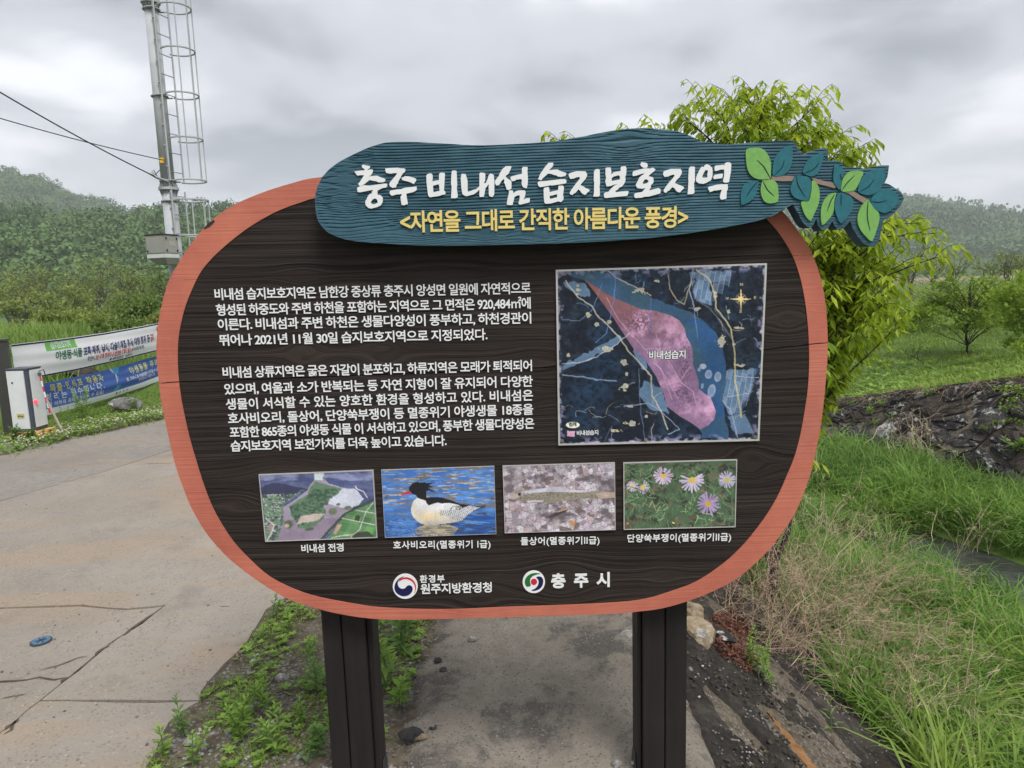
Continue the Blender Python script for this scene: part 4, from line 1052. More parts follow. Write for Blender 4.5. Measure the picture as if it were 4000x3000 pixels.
daisy(1575, 830, 195, 1.0, 19, (178, 150, 204), 56, (206, 170, 60), 6)
p.ell(800, 298, 30, 16, (60, 40, 40)); p.line([(200, 520), (560, 650), (880, 750), (1280, 930)], 9, (52, 60, 46))
p.ell(975, 1160, 26, 16, (222, 210, 90), 1, 0.5); p.ell(185, 1170, 18, 16, (226, 190, 60))
pn = panel([(2435, 1807.6), (2879.5, 1795), (2873, 2059), (2436.4, 2069.8)], 3.5, M_alu, 0.006)
p.build('photo_print', zpx(Z, cz), 0.0062, pn, M_print)
# screws along the lower edge of the map
for (sx, sy) in ((200, 1497), (875, 1488), (1765, 1464)):
    c_ = (2100+sx/2.074, 1000+sy/2.074)
    join_solids('screw', [[np.array([uv(x, y, 0.009) for x, y in circ(c_[0], c_[1], 6.2, 16)])]], 0.0095, 0.006, M_screw, SIGN)

# ------------------------------------------------------------------ posts
def post_mat():
    t = NT('post_dark_stain', 0.60, 0.35)
    f = t.noise(26, 5, 0.6, 0.4, stretch=(1, 1, 0.05)); b = t.noise(3.5, 4, 0.6)
    c = t.ramp(f, [(0.3, (0.010, 0.0085, 0.0085)), (0.6, (0.0185, 0.0148, 0.0142)), (0.8, (0.029, 0.023, 0.021))])
    c = t.mix(t.rng(b, 0.5, 0.8, 0, 0.4), c, (0.034, 0.027, 0.025))
    sp = t.voro(14.0, 'F1'); c = t.mix(t.rng(sp, 0.045, 0.03, 0, 0.5), c, (0.15, 0.14, 0.13))
    t.color(c); t.bump(f, 0.5, 0.004); return t.m
M_post = post_mat()
YP = 2.10
def xat(px, py): return on_y(px, py, YP)[0]
for side, (x0, x1, x2, x3) in (('l', (xat(1275, 2700), xat(1349, 2700), xat(1441, 2700), xat(1464, 2700))), ('r', (xat(2495, 2700), xat(2513, 2700), xat(2599, 2700), xat(2682, 2700)))):
    zt, zb = 1.02, -0.12
    def bar(xa, xb, ya, yb, name='post', par=SIGN):
        V = []; bz = 0.003
        P_ = [(xa+bz, ya), (xb-bz, ya), (xb, ya+bz), (xb, yb), (xa, yb), (xa, ya+bz)]
        V = [(x, y, zb) for x, y in P_]+[(x, y, zt) for x, y in P_]
        F = [(i, (i+1) % 6, 6+(i+1) % 6, 6+i) for i in range(6)]
        return part(name, V, [F], M_post, par)
    if side == 'l':
        bar(x0, x1-0.0015, YP, YP+0.13); bar(x1+0.0015, x2-0.001, YP+0.002, YP+0.13); bar(x2, x3, YP+0.022, YP+0.115, 'post_strip')
    else:
        bar(x0, x1-0.001, YP+0.022, YP+0.115, 'post_strip'); bar(x1, x2-0.0015, YP+0.002, YP+0.13); bar(x2+0.0015, x3, YP, YP+0.13)
    # steel shoe at the foot
    xs = x3+0.004 if side == 'l' else x0-0.004
    V = [(xs, YP+0.02, -0.03), (xs, YP+0.12, -0.03), (xs, YP+0.10, 0.085), (xs, YP+0.05, 0.10)]
    mb = MB(); V = np.array(V); dx = np.array([0.004, 0, 0])
    mb.add(np.vstack([V-dx/2, V+dx/2]), F4=[(0, 1, 2, 3), (7, 6, 5, 4), (0, 4, 5, 1), (1, 5, 6, 2), (2, 6, 7, 3), (3, 7, 4, 0)])
    sh = mb.part('base_bracket', simple('bracket_steel', (0.045, 0.045, 0.048), 0.5, 0.5, 0.3, 50, metal=0.3), SIGN)
    mb = MB(); sg = 1 if side == 'l' else -1
    mb.tube([(xs, YP+0.07, 0.045), (xs+sg*0.010, YP+0.07, 0.045)], 0.007, 6)
    mb.part('bolt', M_screw, sh)
# ------------------------------------------------------------------ terrain
WN_ = np.array([0.906, 0.423]); WO = np.array([5.0, 12.2]); WD_ = np.array([-0.423, 0.906])
def st_of(x, y): return (x-WO[0])*WN_[0]+(y-WO[1])*WN_[1], (x-WO[0])*WD_[0]+(y-WO[1])*WD_[1]
def sm(a, b, v):
    t = np.clip((v-a)/(b-a), 0, 1); return t*t*(3-2*t)
def ztop(t): return np.interp(t, [-14, -6, -3.1, -1.57, 0.26, 6, 30], [0.9, 0.6, 0.07, -0.28, -0.74, -1.0, -1.3])
WH = 1.1
def left_edge(y): return -5.5+(y-7.4)*0.42
def gz(x, y):
    x = np.asarray(x, float); y = np.asarray(y, float)
    s, t = st_of(x, y)
    base = -1.6*sm(14, 70, y)
    # left bank beyond the road
    e_ = (left_edge(y)-x)*0.92
    zl = np.interp(e_, [0, 0.8, 1.5, 2.7, 4.2, 8, 14, 30, 60], [0, 0.0, -0.09, -0.10, 0.48, 0.72, 0.6, -0.6, 0])*(1-0.6*sm(25, 60, y))
    # right bank: path edge, slope, stream bed
    bank = np.interp(x-0.68-0.05*np.sin(y*2.3), [0, 0.12, 1.5, 2.2, 4.0], [0, -0.05, -1.0, -1.18, -1.25])
    bed = bank-0.28*np.exp(-((s+2.4)/0.55)**2)
    zt = ztop(t)
    wall = bed+(zt-bed)*np.clip(s/WH, 0, 1)
    slope = zt+0.095*np.clip(s-WH, 0, 14)-0.03*np.clip(s-WH-14, 0, 40)
    zr = np.where(s < 0, bed, np.where(s < WH, wall, slope))
    far = sm(25, 60, y)
    zr = zr*(1-far)+(-1.6)*far
    right = sm(-0.2, 0.2, x-0.5)
    z = np.where(x > 0.60, zr, base+zl)
    behind = sm(16, 30, y)*(1-sm(0.30, 0.42, np.abs(x)/np.maximum(y, 1)))
    z = z*(1-behind)+base*behind
    z = z+0.02*(fbm(x*1.3, y*1.3, 3)-0.5)*sm(0.05, 0.5, np.abs(x-0.1)-0.9)*(1-sm(-0.3, 0.3, x+left_edge(y)*0-0)*0)*np.where((x < 0.6) & (x > left_edge(y)), 0.0, 1.0)*4
    return z
def on_g(px, py, dmax=400.0):
    d = ray(px, py); d = d/np.linalg.norm(d[:2]); t = np.concatenate([np.arange(1.2, 30, 0.03), np.arange(30, dmax, 0.5)])
    P = CAM[None]+d[None]*t[:, None]; g = gz(P[:, 0], P[:, 1]); k = np.nonzero(P[:, 2] <= g)[0]
    k = k[0] if len(k) else len(t)-1
    return np.array([P[k, 0], P[k, 1], g[k]])
def span(fine_lo, fine_hi, step, lo, hi, g=1.16):
    a = list(np.arange(fine_lo, fine_hi, step)); s_ = step
    while a[-1] < hi: s_ *= g; a.append(a[-1]+s_)
    s_ = step; b = []
    v = fine_lo
    while v > lo: s_ *= g; v -= s_; b.append(v)
    return np.array(b[::-1]+a)
gx = span(-8, 9.5, 0.11, -2200, 2200); gy = span(0.2, 16, 0.11, -200, 2100, 1.12)
GX, GY = np.meshgrid(gx, gy); GZ = gz(GX, GY)
n_ = len(gx); i = np.arange(len(gy)-1)[:, None]*n_; j = np.arange(n_-1)[None, :]
F = np.stack([i+j, i+j+1, i+n_+j+1, i+n_+j], -1).reshape(-1, 4)
S_, T_ = st_of(GX, GY)
ge = (left_edge(GY)-GX)*0.92
green = np.clip(sm(0.5, 2.5, ge)+sm(1.7, 2.4, GX)*(S_ < 0.1)+sm(WH-0.1, WH+0.4, S_)*(GX > 0.6)+sm(14, 22, GY), 0, 1)
tan = np.exp(-((GY-330)/90)**2)*(GX > 0.45*GY)+0.9*np.exp(-((GY-75)/14)**2)*np.exp(-((GX/GY-0.56)/0.05)**2)
def ground_mat():
    t = NT('soil_and_turf', 0.95, 0.15)
    f = t.noise(1.3, 6, 0.65); g = t.noise(14, 5, 0.7); h = t.noise(90, 4, 0.7); v = t.voro(55)
    soil = t.ramp(g, [(0.3, (0.050, 0.040, 0.030)), (0.5, (0.105, 0.085, 0.062)), (0.72, (0.17, 0.145, 0.11))])
    peb = t.ramp(t.voro(55, out='Color'), [(0.0, (0.09, 0.085, 0.08)), (1.0, (0.30, 0.29, 0.27))])
    soil = t.mix(t.math('MULTIPLY', t.rng(v, 0.42, 0.30, 0, 1), t.rng(f, 0.4, 0.6, 0.2, 0.85)), soil, peb)
    turf = t.ramp(t.noise(0.35, 6, 0.7), [(0.3, (0.050, 0.085, 0.020)), (0.5, (0.090, 0.150, 0.032)), (0.7, (0.125, 0.165, 0.045))])
    turf = t.mix(t.rng(h, 0.4, 0.7, 0, 0.6), turf, (0.055, 0.085, 0.022))
    c = t.mix(t.attr('green'), soil, turf)
    c = t.mix(t.attr('tan'), c, (0.27, 0.20, 0.125))
    t.color(c); t.bump(t.math('ADD', g, t.math('MULTIPLY', h, 0.4)), 0.7, 0.02); return t.m
gr = link('ground', mesh_np('ground', np.stack([GX.ravel(), GY.ravel(), GZ.ravel()], 1), [F], ground_mat(), True, attrs={'green': green.ravel(), 'tan': np.clip(tan, 0, 1).ravel()}))
tag(gr, kind='structure')

# ------------------------------------------------------------------ concrete road slabs
def concrete_mat(name, far=False):
    t = NT(name, 0.93, 0.2)
    a = t.noise(0.8, 6, 0.62); b = t.noise(7, 6, 0.7); c_ = t.noise(150, 3, 0.7); v = t.voro(62, out='Color'); vd = t.voro(62)
    w = t.noise(1.6, 5, 0.6, stretch=(0.35, 1.4, 1))
    c = t.ramp(a, [(0.3, (0.180, 0.156, 0.128)), (0.5, (0.240, 0.212, 0.178)), (0.7, (0.292, 0.262, 0.226))])
    c = t.mix(t.rng(b, 0.42, 0.75, 0, 0.45), c, (0.20, 0.165, 0.130))
    c = t.mix(t.rng(w, 0.48, 0.62, 0, 0.55), c, (0.29, 0.205, 0.130))
    ag = t.math('MULTIPLY', t.rng(vd, 0.42, 0.26, 0, 1), t.rng(b, 0.38, 0.62, 0.10, 0.95))
    c = t.mix(ag, c, t.ramp(v, [(0.0, (0.060, 0.062, 0.068)), (0.45, (0.165, 0.150, 0.135)), (1.0, (0.40, 0.37, 0.33))]))
    if far: c = t.mix(t.rng(t.noise(22, 4, 0.7, stretch=(0.5, 1.6, 1)), 0.42, 0.62, 0, 0.7), c, (0.150, 0.148, 0.150))
    # damp dark patches
    c = t.mix(t.rng(t.noise(2.3, 5, 0.62), 0.57, 0.70, 0, 0.40), c, (0.125, 0.112, 0.100))
    c = t.mix(t.rng(c_, 0.3, 0.7, 0, 0.18), c, (0.42, 0.40, 0.36))
    t.color(c)
    t.bump(t.math('ADD', t.math('MULTIPLY', t.rng(vd, 0.1, 0.5, 1, 0), 0.5), t.math('ADD', b, c_)), 0.75, 0.004 if not far else 0.007)
    return t.m
M_conc = concrete_mat('road_concrete'); M_concf = concrete_mat('road_concrete_coarse', True)
def jag(P, amp, sc, k=10, seed=0):
    """ragged version of a ground polyline"""
    P = np.array(P, float); out = []
    for a, b in zip(P[:-1], P[1:]):
        L = np.linalg.norm(b-a); m = max(2, int(L/0.06)); out.append(a+(b-a)*np.linspace(0, 1, m, endpoint=False)[:, None])
    out = np.vstack(out+[P[-1:]])
    d = np.gradient(out, axis=0); d /= (np.linalg.norm(d, axis=1, keepdims=True)+1e-9)
    nn = np.stack([-d[:, 1], d[:, 0]], 1)
    q = np.cumsum(np.r_[0, np.linalg.norm(np.diff(out, axis=0), axis=1)])
    o = (fbm(q*sc+seed*7.7, q*0+seed, 4)-0.5)*2*amp
    o[0] = o[-1] = 0
    return out+nn*o[:, None]
def G(L): return np.array([on_z(px, py)[:2] for px, py in L])
JA = jag(G([(-900, 2233), (0, 1962), (423, 1841), (674, 1759), (1200, 1596)]), 0.012, 3, seed=1)
JC = jag(G([(-900, 2410), (0, 2382), (313, 2374), (500, 2384), (643, 2372)]), 0.014, 4, seed=2)
JB1 = jag(G([(643, 2372), (548, 2444), (470, 2499), (345, 2593), (243, 2672), (157, 2746)]), 0.020, 5, seed=3)
JB2 = jag(G([(157, 2746), (70, 2820), (0, 2868), (-200, 3020), (-500, 3300)]), 0.020, 5, seed=4)
JD = jag(G([(157, 2746), (470, 2750), (784, 2746)]), 0.008, 4, seed=5)
EDr1 = jag(G([(1700, 1560), (1500, 1900), (1210, 2270), (1121, 2343), (1050, 2390), (1011, 2452), (980, 2499), (878, 2601), (784, 2746)]), 0.03, 3, seed=6)
EDr2 = jag(G([(784, 2746), (682, 2828), (588, 3000), (470, 3300)]), 0.03, 3, seed=7)
FARE = jag(G([(-1400, 2050), (-300, 1790), (0, 1735), (145, 1720), (210, 1688), (253, 1681), (325, 1666), (434, 1639), (542, 1623), (636, 1610), (900, 1560), (1700, 1480)]), 0.05, 2, seed=8)
def slab(pieces, name, mat, ztop_, g=0.007, depth=0.06):
    L = np.vstack([p[:-1] for p in pieces])
    # inset by g to leave an open joint
    area = 0.5*np.sum(L[:, 0]*np.roll(L[:, 1], -1)-np.roll(L[:, 0], -1)*L[:, 1])
    d1 = L-np.roll(L, 1, 0); d2 = np.roll(L, -1, 0)-L
    d1 /= (np.linalg.norm(d1, axis=1, keepdims=True)+1e-9); d2 /= (np.linalg.norm(d2, axis=1, keepdims=True)+1e-9)
    nn = np.stack([-(d1+d2)[:, 1], (d1+d2)[:, 0]], 1); nn /= (np.linalg.norm(nn, axis=1, keepdims=True)+1e-9)
    gg = g*(0.25+1.5*fbm(L[:, 0]*5, L[:, 1]*5, 3))
    L = L+nn*gg[:, None]*(1 if area > 0 else -1)
    A_, T_ = cdt([L]); c = A_[T_].mean(1); T_ = T_[pip(c[:, 0], c[:, 1], L)]
    a, b, c = A_[T_[:, 0]], A_[T_[:, 1]], A_[T_[:, 2]]
    ar = (b[:, 0]-a[:, 0])*(c[:, 1]-a[:, 1])-(b[:, 1]-a[:, 1])*(c[:, 0]-a[:, 0]); T_[ar < 0] = T_[ar < 0][:, ::-1]; T_ = T_[np.abs(ar) > 1e-10]
    n = len(A_)
    V = np.vstack([np.c_[A_, np.full(n, ztop_)], np.c_[L, np.full(len(L), ztop_)], np.c_[L, np.full(len(L), ztop_-depth)]])
    m = len(L); k = np.arange(m); k2 = (k+1) % m
    F4 = np.stack([n+k, n+m+k, n+m+k2, n+k2], 1)
    if area < 0: F4 = F4[:, ::-1]
    return part(name, V, [T_, F4], mat, ROAD)
ROAD = bpy.data.objects.new('road', None); COL.objects.link(ROAD); tag(ROAD, kind='structure')
fj = FARE[::-1]
slab([JA, np.array([JA[-1], fj[0]]), fj, np.array([fj[-1], JA[0]])], 'slab', M_concf, 0.011)
slab([JC, JB1, JD, EDr1[::-1], np.array([EDr1[0], JA[-1]]), JA[::-1], np.array([JA[0], JC[0]])], 'slab', M_conc, 0.011)
far_l = G([(-900, 3300)])[0]
slab([JC, JB1, JB2, np.array([JB2[-1], far_l]), np.array([far_l, JC[0]])], 'slab', M_conc, 0.008)
slab([JD, EDr2, np.array([EDr2[-1], JB2[-1]]), JB2[::-1]], 'slab', M_conc, 0.010)
# hairline cracks filled with dirt
M_crack = simple('crack_dirt', (0.085, 0.070, 0.056), 0.95, 0.1, 0.3, 60)
def crack(L, w, seed):
    c = jag(G(L), 0.016, 6, seed=seed); d = np.gradient(c, axis=0); d /= np.linalg.norm(d, axis=1, keepdims=True)
    nn = np.stack([-d[:, 1], d[:, 0]], 1); q = np.linspace(0, 1, len(c))
    ww = (w*(0.3+1.2*fbm(q*14, q*0+seed, 3))*np.clip(6*q*(1-q)+0.1, 0, 1))[:, None]
    V = np.vstack([np.c_[c+nn*ww, np.full(len(c), 0.0128)], np.c_[c-nn*ww, np.full(len(c), 0.0128)]]); n = len(c); k = np.arange(n-1)
    part('crack', V, [np.stack([n+k, n+k+1, k+1, k], 1)], M_crack, ROAD)
crack([(-200, 2690), (0, 2668), (100, 2664), (157, 2652), (215, 2662), (274, 2656), (345, 2593)], 0.005, 11)
crack([(150, 2628), (230, 2605), (300, 2580), (345, 2570)], 0.0035, 12)
crack([(0, 2740), (60, 2728), (110, 2722)], 0.003, 13)
crack([(855, 2376), (885, 2378), (903, 2376)], 0.003, 14)
crack([(560, 1816), (674, 1814)], 0.004, 15)
crack([(70, 2820), (50, 2862), (15, 2880)], 0.006, 16)
for k_, P_ in enumerate([[(485, 2492), (520, 2462), (560, 2436), (600, 2404)], [(372, 2572), (400, 2548), (430, 2532)], [(20, 2862), (50, 2838), (75, 2816)], [(240, 2676), (262, 2660)]]): crack(P_, 0.010, 30+k_)
# survey marker
c0 = on_z(161, 2507, 0.008)
root = empty('survey_marker', c0, 'small round blue metal marker set flush in the concrete road', 'marker')
mb = MB(); an = np.linspace(0, 2*math.pi, 25)[:-1]
def disc(mb, c, r, z0, z1, n=24):
    an = np.arange(n)*2*math.pi/n
    ring = np.c_[c[0]+r*np.cos(an), c[1]+r*np.sin(an)]
    V = np.vstack([np.c_[ring, np.full(n, z1)], np.c_[ring, np.full(n, z0)], [[c[0], c[1], z1]]])
    mb.add(V, F3=[(2*n, k, (k+1) % n) for k in range(n)], F4=[(k, n+k, n+(k+1) % n, (k+1) % n) for k in range(n)])
disc(mb, c0, 0.048, 0.001, 0.014); mb.part('rim', simple('marker_rim', (0.04, 0.045, 0.05), 0.5), root)
mb = MB(); disc(mb, c0, 0.040, 0.001, 0.0165); mb.part('cap', simple('marker_blue', (0.055, 0.12, 0.20), 0.45, 0.4, 0.35, 60), root)
mb = MB()
for a_ in (0.4, 1.45, 2.5): mb.box(c0+[0, 0, 0.0092], (0.026, 0.003, 0.0012), [[math.cos(a_), -math.sin(a_), 0], [math.sin(a_), math.cos(a_), 0], [0, 0, 1]])
o = mb.part('cap_marking', simple('marker_dark', (0.02, 0.04, 0.07), 0.5), root); tag(o, kind='stuff')

# ------------------------------------------------------------------ path below the sign
def path_mat():
    t = NT('worn_path_mortar', 0.95, 0.15)
    a = t.noise(1.9, 7, 0.66, 0.5); b = t.noise(9, 6, 0.72); v = t.voro(75, out='Color'); vd = t.voro(75); v2 = t.voro(30); f = t.noise(120, 4, 0.7)
    c = t.ramp(b, [(0.3, (0.165, 0.142, 0.114)), (0.55, (0.225, 0.198, 0.162)), (0.75, (0.28, 0.25, 0.205))])
    dk = t.rng(t.math('ADD', t.math('MULTIPLY', a, 0.65), t.math('MULTIPLY', b, 0.35)), 0.495, 0.56, 0, 1)
    c = t.mix(t.math('MULTIPLY', dk, 0.78), c, t.ramp(f, [(0.35, (0.030, 0.028, 0.027)), (0.7, (0.105, 0.096, 0.088))]))
    ag = t.math('MULTIPLY', t.rng(vd, 0.36, 0.22, 0, 1), t.rng(v2, 0.2, 0.45, 0.2, 0.95))
    c = t.mix(ag, c, t.ramp(v, [(0.0, (0.05, 0.05, 0.05)), (0.6, (0.17, 0.155, 0.14)), (1.0, (0.34, 0.32, 0.29))]))
    t.color(c); t.bump(t.math('ADD', t.math('MULTIPLY', t.rng(vd, 0.1, 0.5, 1, 0), 0.6), t.math('ADD', b, f)), 0.9, 0.006)
    return t.m
M_path = path_mat()
PL = jag(G([(1540, 3400), (1553, 3000), (1561, 2853), (1592, 2730), (1622, 2623), (1653, 2530), (1692, 2423), (1730, 2300), (1800, 1900)]), 0.035, 4, seed=21)
PR = jag(G([(2990, 3400), (2800, 3000), (2740, 2850), (2700, 2720), (2672, 2560), (2648, 2440), (2610, 2330), (2480, 2000), (2440, 1900)]), 0.03, 3, seed=22)
L = np.vstack([PR, PL[::-1]])
A_, T_ = cdt([L], (), grid_pts(L, 0.07, 0.07)); c = A_[T_].mean(1); T_ = T_[pip(c[:, 0], c[:, 1], L)]
a, b, c = A_[T_[:, 0]], A_[T_[:, 1]], A_[T_[:, 2]]
ar = (b[:, 0]-a[:, 0])*(c[:, 1]-a[:, 1])-(b[:, 1]-a[:, 1])*(c[:, 0]-a[:, 0]); T_[ar < 0] = T_[ar < 0][:, ::-1]; T_ = T_[np.abs(ar) > 1e-9]
dl = np.min(np.hypot(A_[:, None, 0]-L[None, :, 0], A_[:, None, 1]-L[None, :, 1]), axis=1)
zz = -0.03+0.06*np.sqrt(np.clip(dl/0.10, 0, 1))+0.012*(fbm(A_[:, 0]*5, A_[:, 1]*5, 3)-0.5)
o = link('path', mesh_np('path', np.c_[A_, zz], [T_], M_path, True)); tag(o, kind='structure')

# rough mortared bank on the right of the path
bx = np.arange(0.60, 2.6, 0.022); by = np.arange(1.2, 9.0, 0.028)
BX, BY = np.meshgrid(bx, by)
BZ = gz(BX, BY)+0.012+0.17*(fbm(BX*2.3+3, BY*1.6+8, 4)-0.42)*sm(0.66, 0.95, BX)+0.085*(fbm(BX*7, BY*5, 5, 0.65)-0.5)*sm(0.66, 0.9, BX)-0.16*sm(2.2, 2.6, BX)-0.05*(1-sm(0.6, 0.72, BX))
rid = np.abs(fbm(BX*1.4+BY*1.1, BY*0.8-BX*0.5+4, 3)-0.5); BZ = BZ-0.05*np.exp(-(rid/0.02)**2)*sm(0.7, 0.9, BX)
n_ = len(bx); i = np.arange(len(by)-1)[:, None]*n_; j = np.arange(n_-1)[None, :]
F = np.stack([i+j, i+j+1, i+n_+j+1, i+n_+j], -1).reshape(-1, 4)
def bank_mat():
    t = NT('dark_rough_mortar', 0.92, 0.2)
    a = t.noise(2.2, 7, 0.7, 0.6); b = t.noise(16, 6, 0.75); v = t.voro(38); vc = t.voro(38, out='Color'); f = t.noise(110, 4, 0.75)
    c = t.ramp(t.math('ADD', t.math('MULTIPLY', a, 0.55), t.math('MULTIPLY', b, 0.45)), [(0.36, (0.020, 0.017, 0.015)), (0.50, (0.060, 0.052, 0.045)), (0.60, (0.125, 0.110, 0.095)), (0.72, (0.20, 0.178, 0.150))])
    c = t.mix(t.rng(t.noise(1.3, 4, 0.6), 0.60, 0.68, 0, 0.5), c, (0.16, 0.105, 0.060))
    pb = t.math('MULTIPLY', t.rng(v, 0.30, 0.20, 0, 1), t.rng(vc, 0.90, 0.94, 0, 1))
    c = t.mix(pb, c, (0.42, 0.40, 0.37)); c = t.mix(t.rng(f, 0.45, 0.75, 0, 0.35), c, (0.03, 0.027, 0.025))
    t.color(c); t.bump(t.math('ADD', b, t.math('MULTIPLY', f, 0.6)), 1.0, 0.035); return t.m
M_bank = bank_mat()
o = link('embankment', mesh_np('embankment', np.stack([BX.ravel(), BY.ravel(), BZ.ravel()], 1), [F], M_bank, True)); tag(o, kind='structure')
def bank_z(x, y): return float(gz(np.array(x), np.array(y)))+0.02

# stream water
ts = np.linspace(-9, 14, 60); V = []; 
for t_ in ts:
    for s_ in (-3.1, -1.7):
        P_ = WO+WN_*(s_+0.15*math.sin(t_*1.3))+WD_*t_; V.append((P_[0], P_[1], -1.38))
k = np.arange(59)*2
def water_mat():
    t = NT('shallow_water', 0.08, 0.5)
    f = t.noise(9, 4, 0.6, 0.6, stretch=(1, 1.8, 1)); t.color(t.ramp(t.noise(3, 4), [(0.35, (0.020, 0.024, 0.020)), (0.65, (0.055, 0.058, 0.052))]))
    t.bump(f, 0.6, 0.03); return t.m
o = link('stream', mesh_np('stream', np.array(V), [np.stack([k, k+1, k+3, k+2], 1)], water_mat())); tag(o, kind='structure')

# ------------------------------------------------------------------ stones
def stone_geo(rx, ry, rz, seed, sub=2, flat=0.35):
    bm = bmesh.new(); bmesh.ops.create_icosphere(bm, subdivisions=sub, radius=1)
    V = np.array([v.co for v in bm.verts]); Fc = np.array([[v.index for v in f.verts] for f in bm.faces]); bm.free()
    r = np.random.default_rng(seed)
    d = np.ones(len(V))
    for _ in range(9):
        n = r.normal(size=3); n /= np.linalg.norm(n); h = r.uniform(0.55, 0.9)
        q = V@n; V = V-np.clip(q-h, 0, None)[:, None]*n*0.92
    V = V+0.05*r.normal(size=V.shape)*0.6
    V = V*np.array([rx, ry, rz])
    return V, Fc
def stone_mat(name, lo, mid, hi, pale=0.0):
    t = NT(name, 0.9, 0.2)
    a = t.noise(5, 6, 0.7); b = t.noise(28, 5, 0.7)
    c = t.ramp(t.math('ADD', t.math('MULTIPLY', a, 0.6), t.math('MULTIPLY', b, 0.4)), [(0.36, lo), (0.5, mid), (0.66, hi)])
    if pale: c = t.mix(t.rng(t.noise(7, 5, 0.7), 0.60-pale, 0.66-pale, 0, 0.85), c, (0.42, 0.42, 0.40))
    t.color(c); t.bump(b, 0.8, 0.015); return t.m
M_st1 = stone_mat('wall_stone_dark', (0.016, 0.015, 0.016), (0.042, 0.039, 0.038), (0.085, 0.080, 0.076), 0.03)
M_st2 = stone_mat('wall_stone_brown', (0.020, 0.016, 0.013), (0.052, 0.043, 0.036), (0.10, 0.086, 0.072), 0.0)
M_st3 = stone_mat('wall_stone_pale', (0.04, 0.04, 0.04), (0.11, 0.11, 0.11), (0.30, 0.30, 0.29), 0.10)
M_rock = stone_mat('loose_rock_grey', (0.10, 0.095, 0.09), (0.22, 0.21, 0.195), (0.40, 0.385, 0.36), 0.04)
M_rockt = stone_mat('tan_rock', (0.10, 0.075, 0.05), (0.26, 0.20, 0.13), (0.38, 0.32, 0.24), 0.02)
WALL = empty('stone_retaining_wall', (float(WO[0]), float(WO[1]), -1.3), 'dark mortared rubble wall along the far side of the stream', 'wall')
def wallP(t, q, out=0.0):
    """t along the wall, q 0 foot .. 1 crest"""
    t = np.asarray(t, float); q = np.asarray(q, float)
    s_ = q*WH
    x = WO[0]+WN_[0]*s_+WD_[0]*t; y = WO[1]+WN_[1]*s_+WD_[1]*t
    zb = -1.30; zt = ztop(t); z = zb+(zt-zb)*q
    n = np.stack([-WN_[0]*(zt-zb), -WN_[1]*(zt-zb), np.full(t.shape, WH)], -1); n /= np.linalg.norm(n, axis=-1, keepdims=True)
    out = np.broadcast_to(out, t.shape)
    return np.stack([x, y, z], -1)+n*out[..., None]
tt = np.linspace(-9, 8, 240); qq = np.linspace(-0.25, 1.06, 26); TT, QQ = np.meshgrid(tt, qq)
V = wallP(TT, QQ, 0.02+0.05*(fbm(TT*3, QQ*4, 4)-0.5)+0.03*(fbm(TT*12, QQ*14, 3)-0.5)).reshape(-1, 3)
n_ = len(tt); i = np.arange(len(qq)-1)[:, None]*n_; j = np.arange(n_-1)[None, :]
part('mortar', V, [np.stack([i+j, i+j+1, i+n_+j+1, i+n_+j], -1).reshape(-1, 4)], M_bank, WALL, True)
rs = np.random.default_rng(41)
seeds = []
rows = 6
for r_ in range(rows):
    t_ = -8.5+rs.uniform(0, 0.4)
    while t_ < 6.5:
        seeds.append((t_, (r_+0.5+rs.uniform(-0.28, 0.28))/rows)); t_ += rs.uniform(0.34, 0.72)
seeds = np.array(seeds); SW = seeds*np.array([1.0, 1.55])
def clip_poly(P, n, c):
    out = []
    for a, b in zip(P, P[1:]+P[:1]):
        da = a@n-c; db = b@n-c
        if da <= 0: out.append(a)
        if (da < 0) != (db < 0): out.append(a+(b-a)*(da/(da-db)))
    return out
for k_, sc_ in enumerate(SW):
    P_ = [sc_+np.array(v) for v in ((-0.6, -0.3), (0.6, -0.3), (0.6, 0.3), (-0.6, 0.3))]
    d = SW-sc_; L_ = np.hypot(d[:, 0], d[:, 1])
    for m_ in np.argsort(L_)[1:14]:
        n = d[m_]/L_[m_]; P_ = clip_poly(P_, n, (sc_@n)+L_[m_]/2-rs.uniform(0.012, 0.04))
        if len(P_) < 3: break
    P_ = clip_poly(P_, np.array([0, -1.0]), -0.02) if len(P_) > 2 else P_
    P_ = clip_poly(P_, np.array([0, 1.0]), 1.58) if len(P_) > 2 else P_
    if len(P_) < 3: continue
    P_ = catmull(np.array(P_), 3); cc = P_.mean(0)
    H = rs.uniform(0.035, 0.11); tilt = rs.normal(size=2)*0.35
    V = []; rings = ((1.0, 0.0), (0.93, 0.75), (0.72, 1.0), (0.35, 1.06))
    for f_, h_ in rings:
        R_ = cc+(P_-cc)*f_*(1+0.075*rs.normal(size=(len(P_), 1)))
        hh = H*h_+((R_-cc)@tilt)*0.25*h_+0.014*rs.normal(size=len(P_))
        V.append(wallP(R_[:, 0], R_[:, 1]/1.55, 0.0+hh))
    V.append(wallP(np.array([cc[0]]), np.array([cc[1]/1.55]), np.array([H*1.05]))); V = np.vstack(V); m = len(P_)
    F4 = []; 
    for q_ in range(3):
        for a_ in range(m): F4.append((q_*m+a_, q_*m+(a_+1) % m, (q_+1)*m+(a_+1) % m, (q_+1)*m+a_))
    F3 = [(3*m+a_, 3*m+(a_+1) % m, 4*m) for a_ in range(m)]
    u_ = rs.random(); mt = M_st3 if u_ < 0.07 else (M_st2 if u_ < 0.40 else M_st1)
    part('stone', V, [np.array(F3), np.array(F4)], mt, WALL)

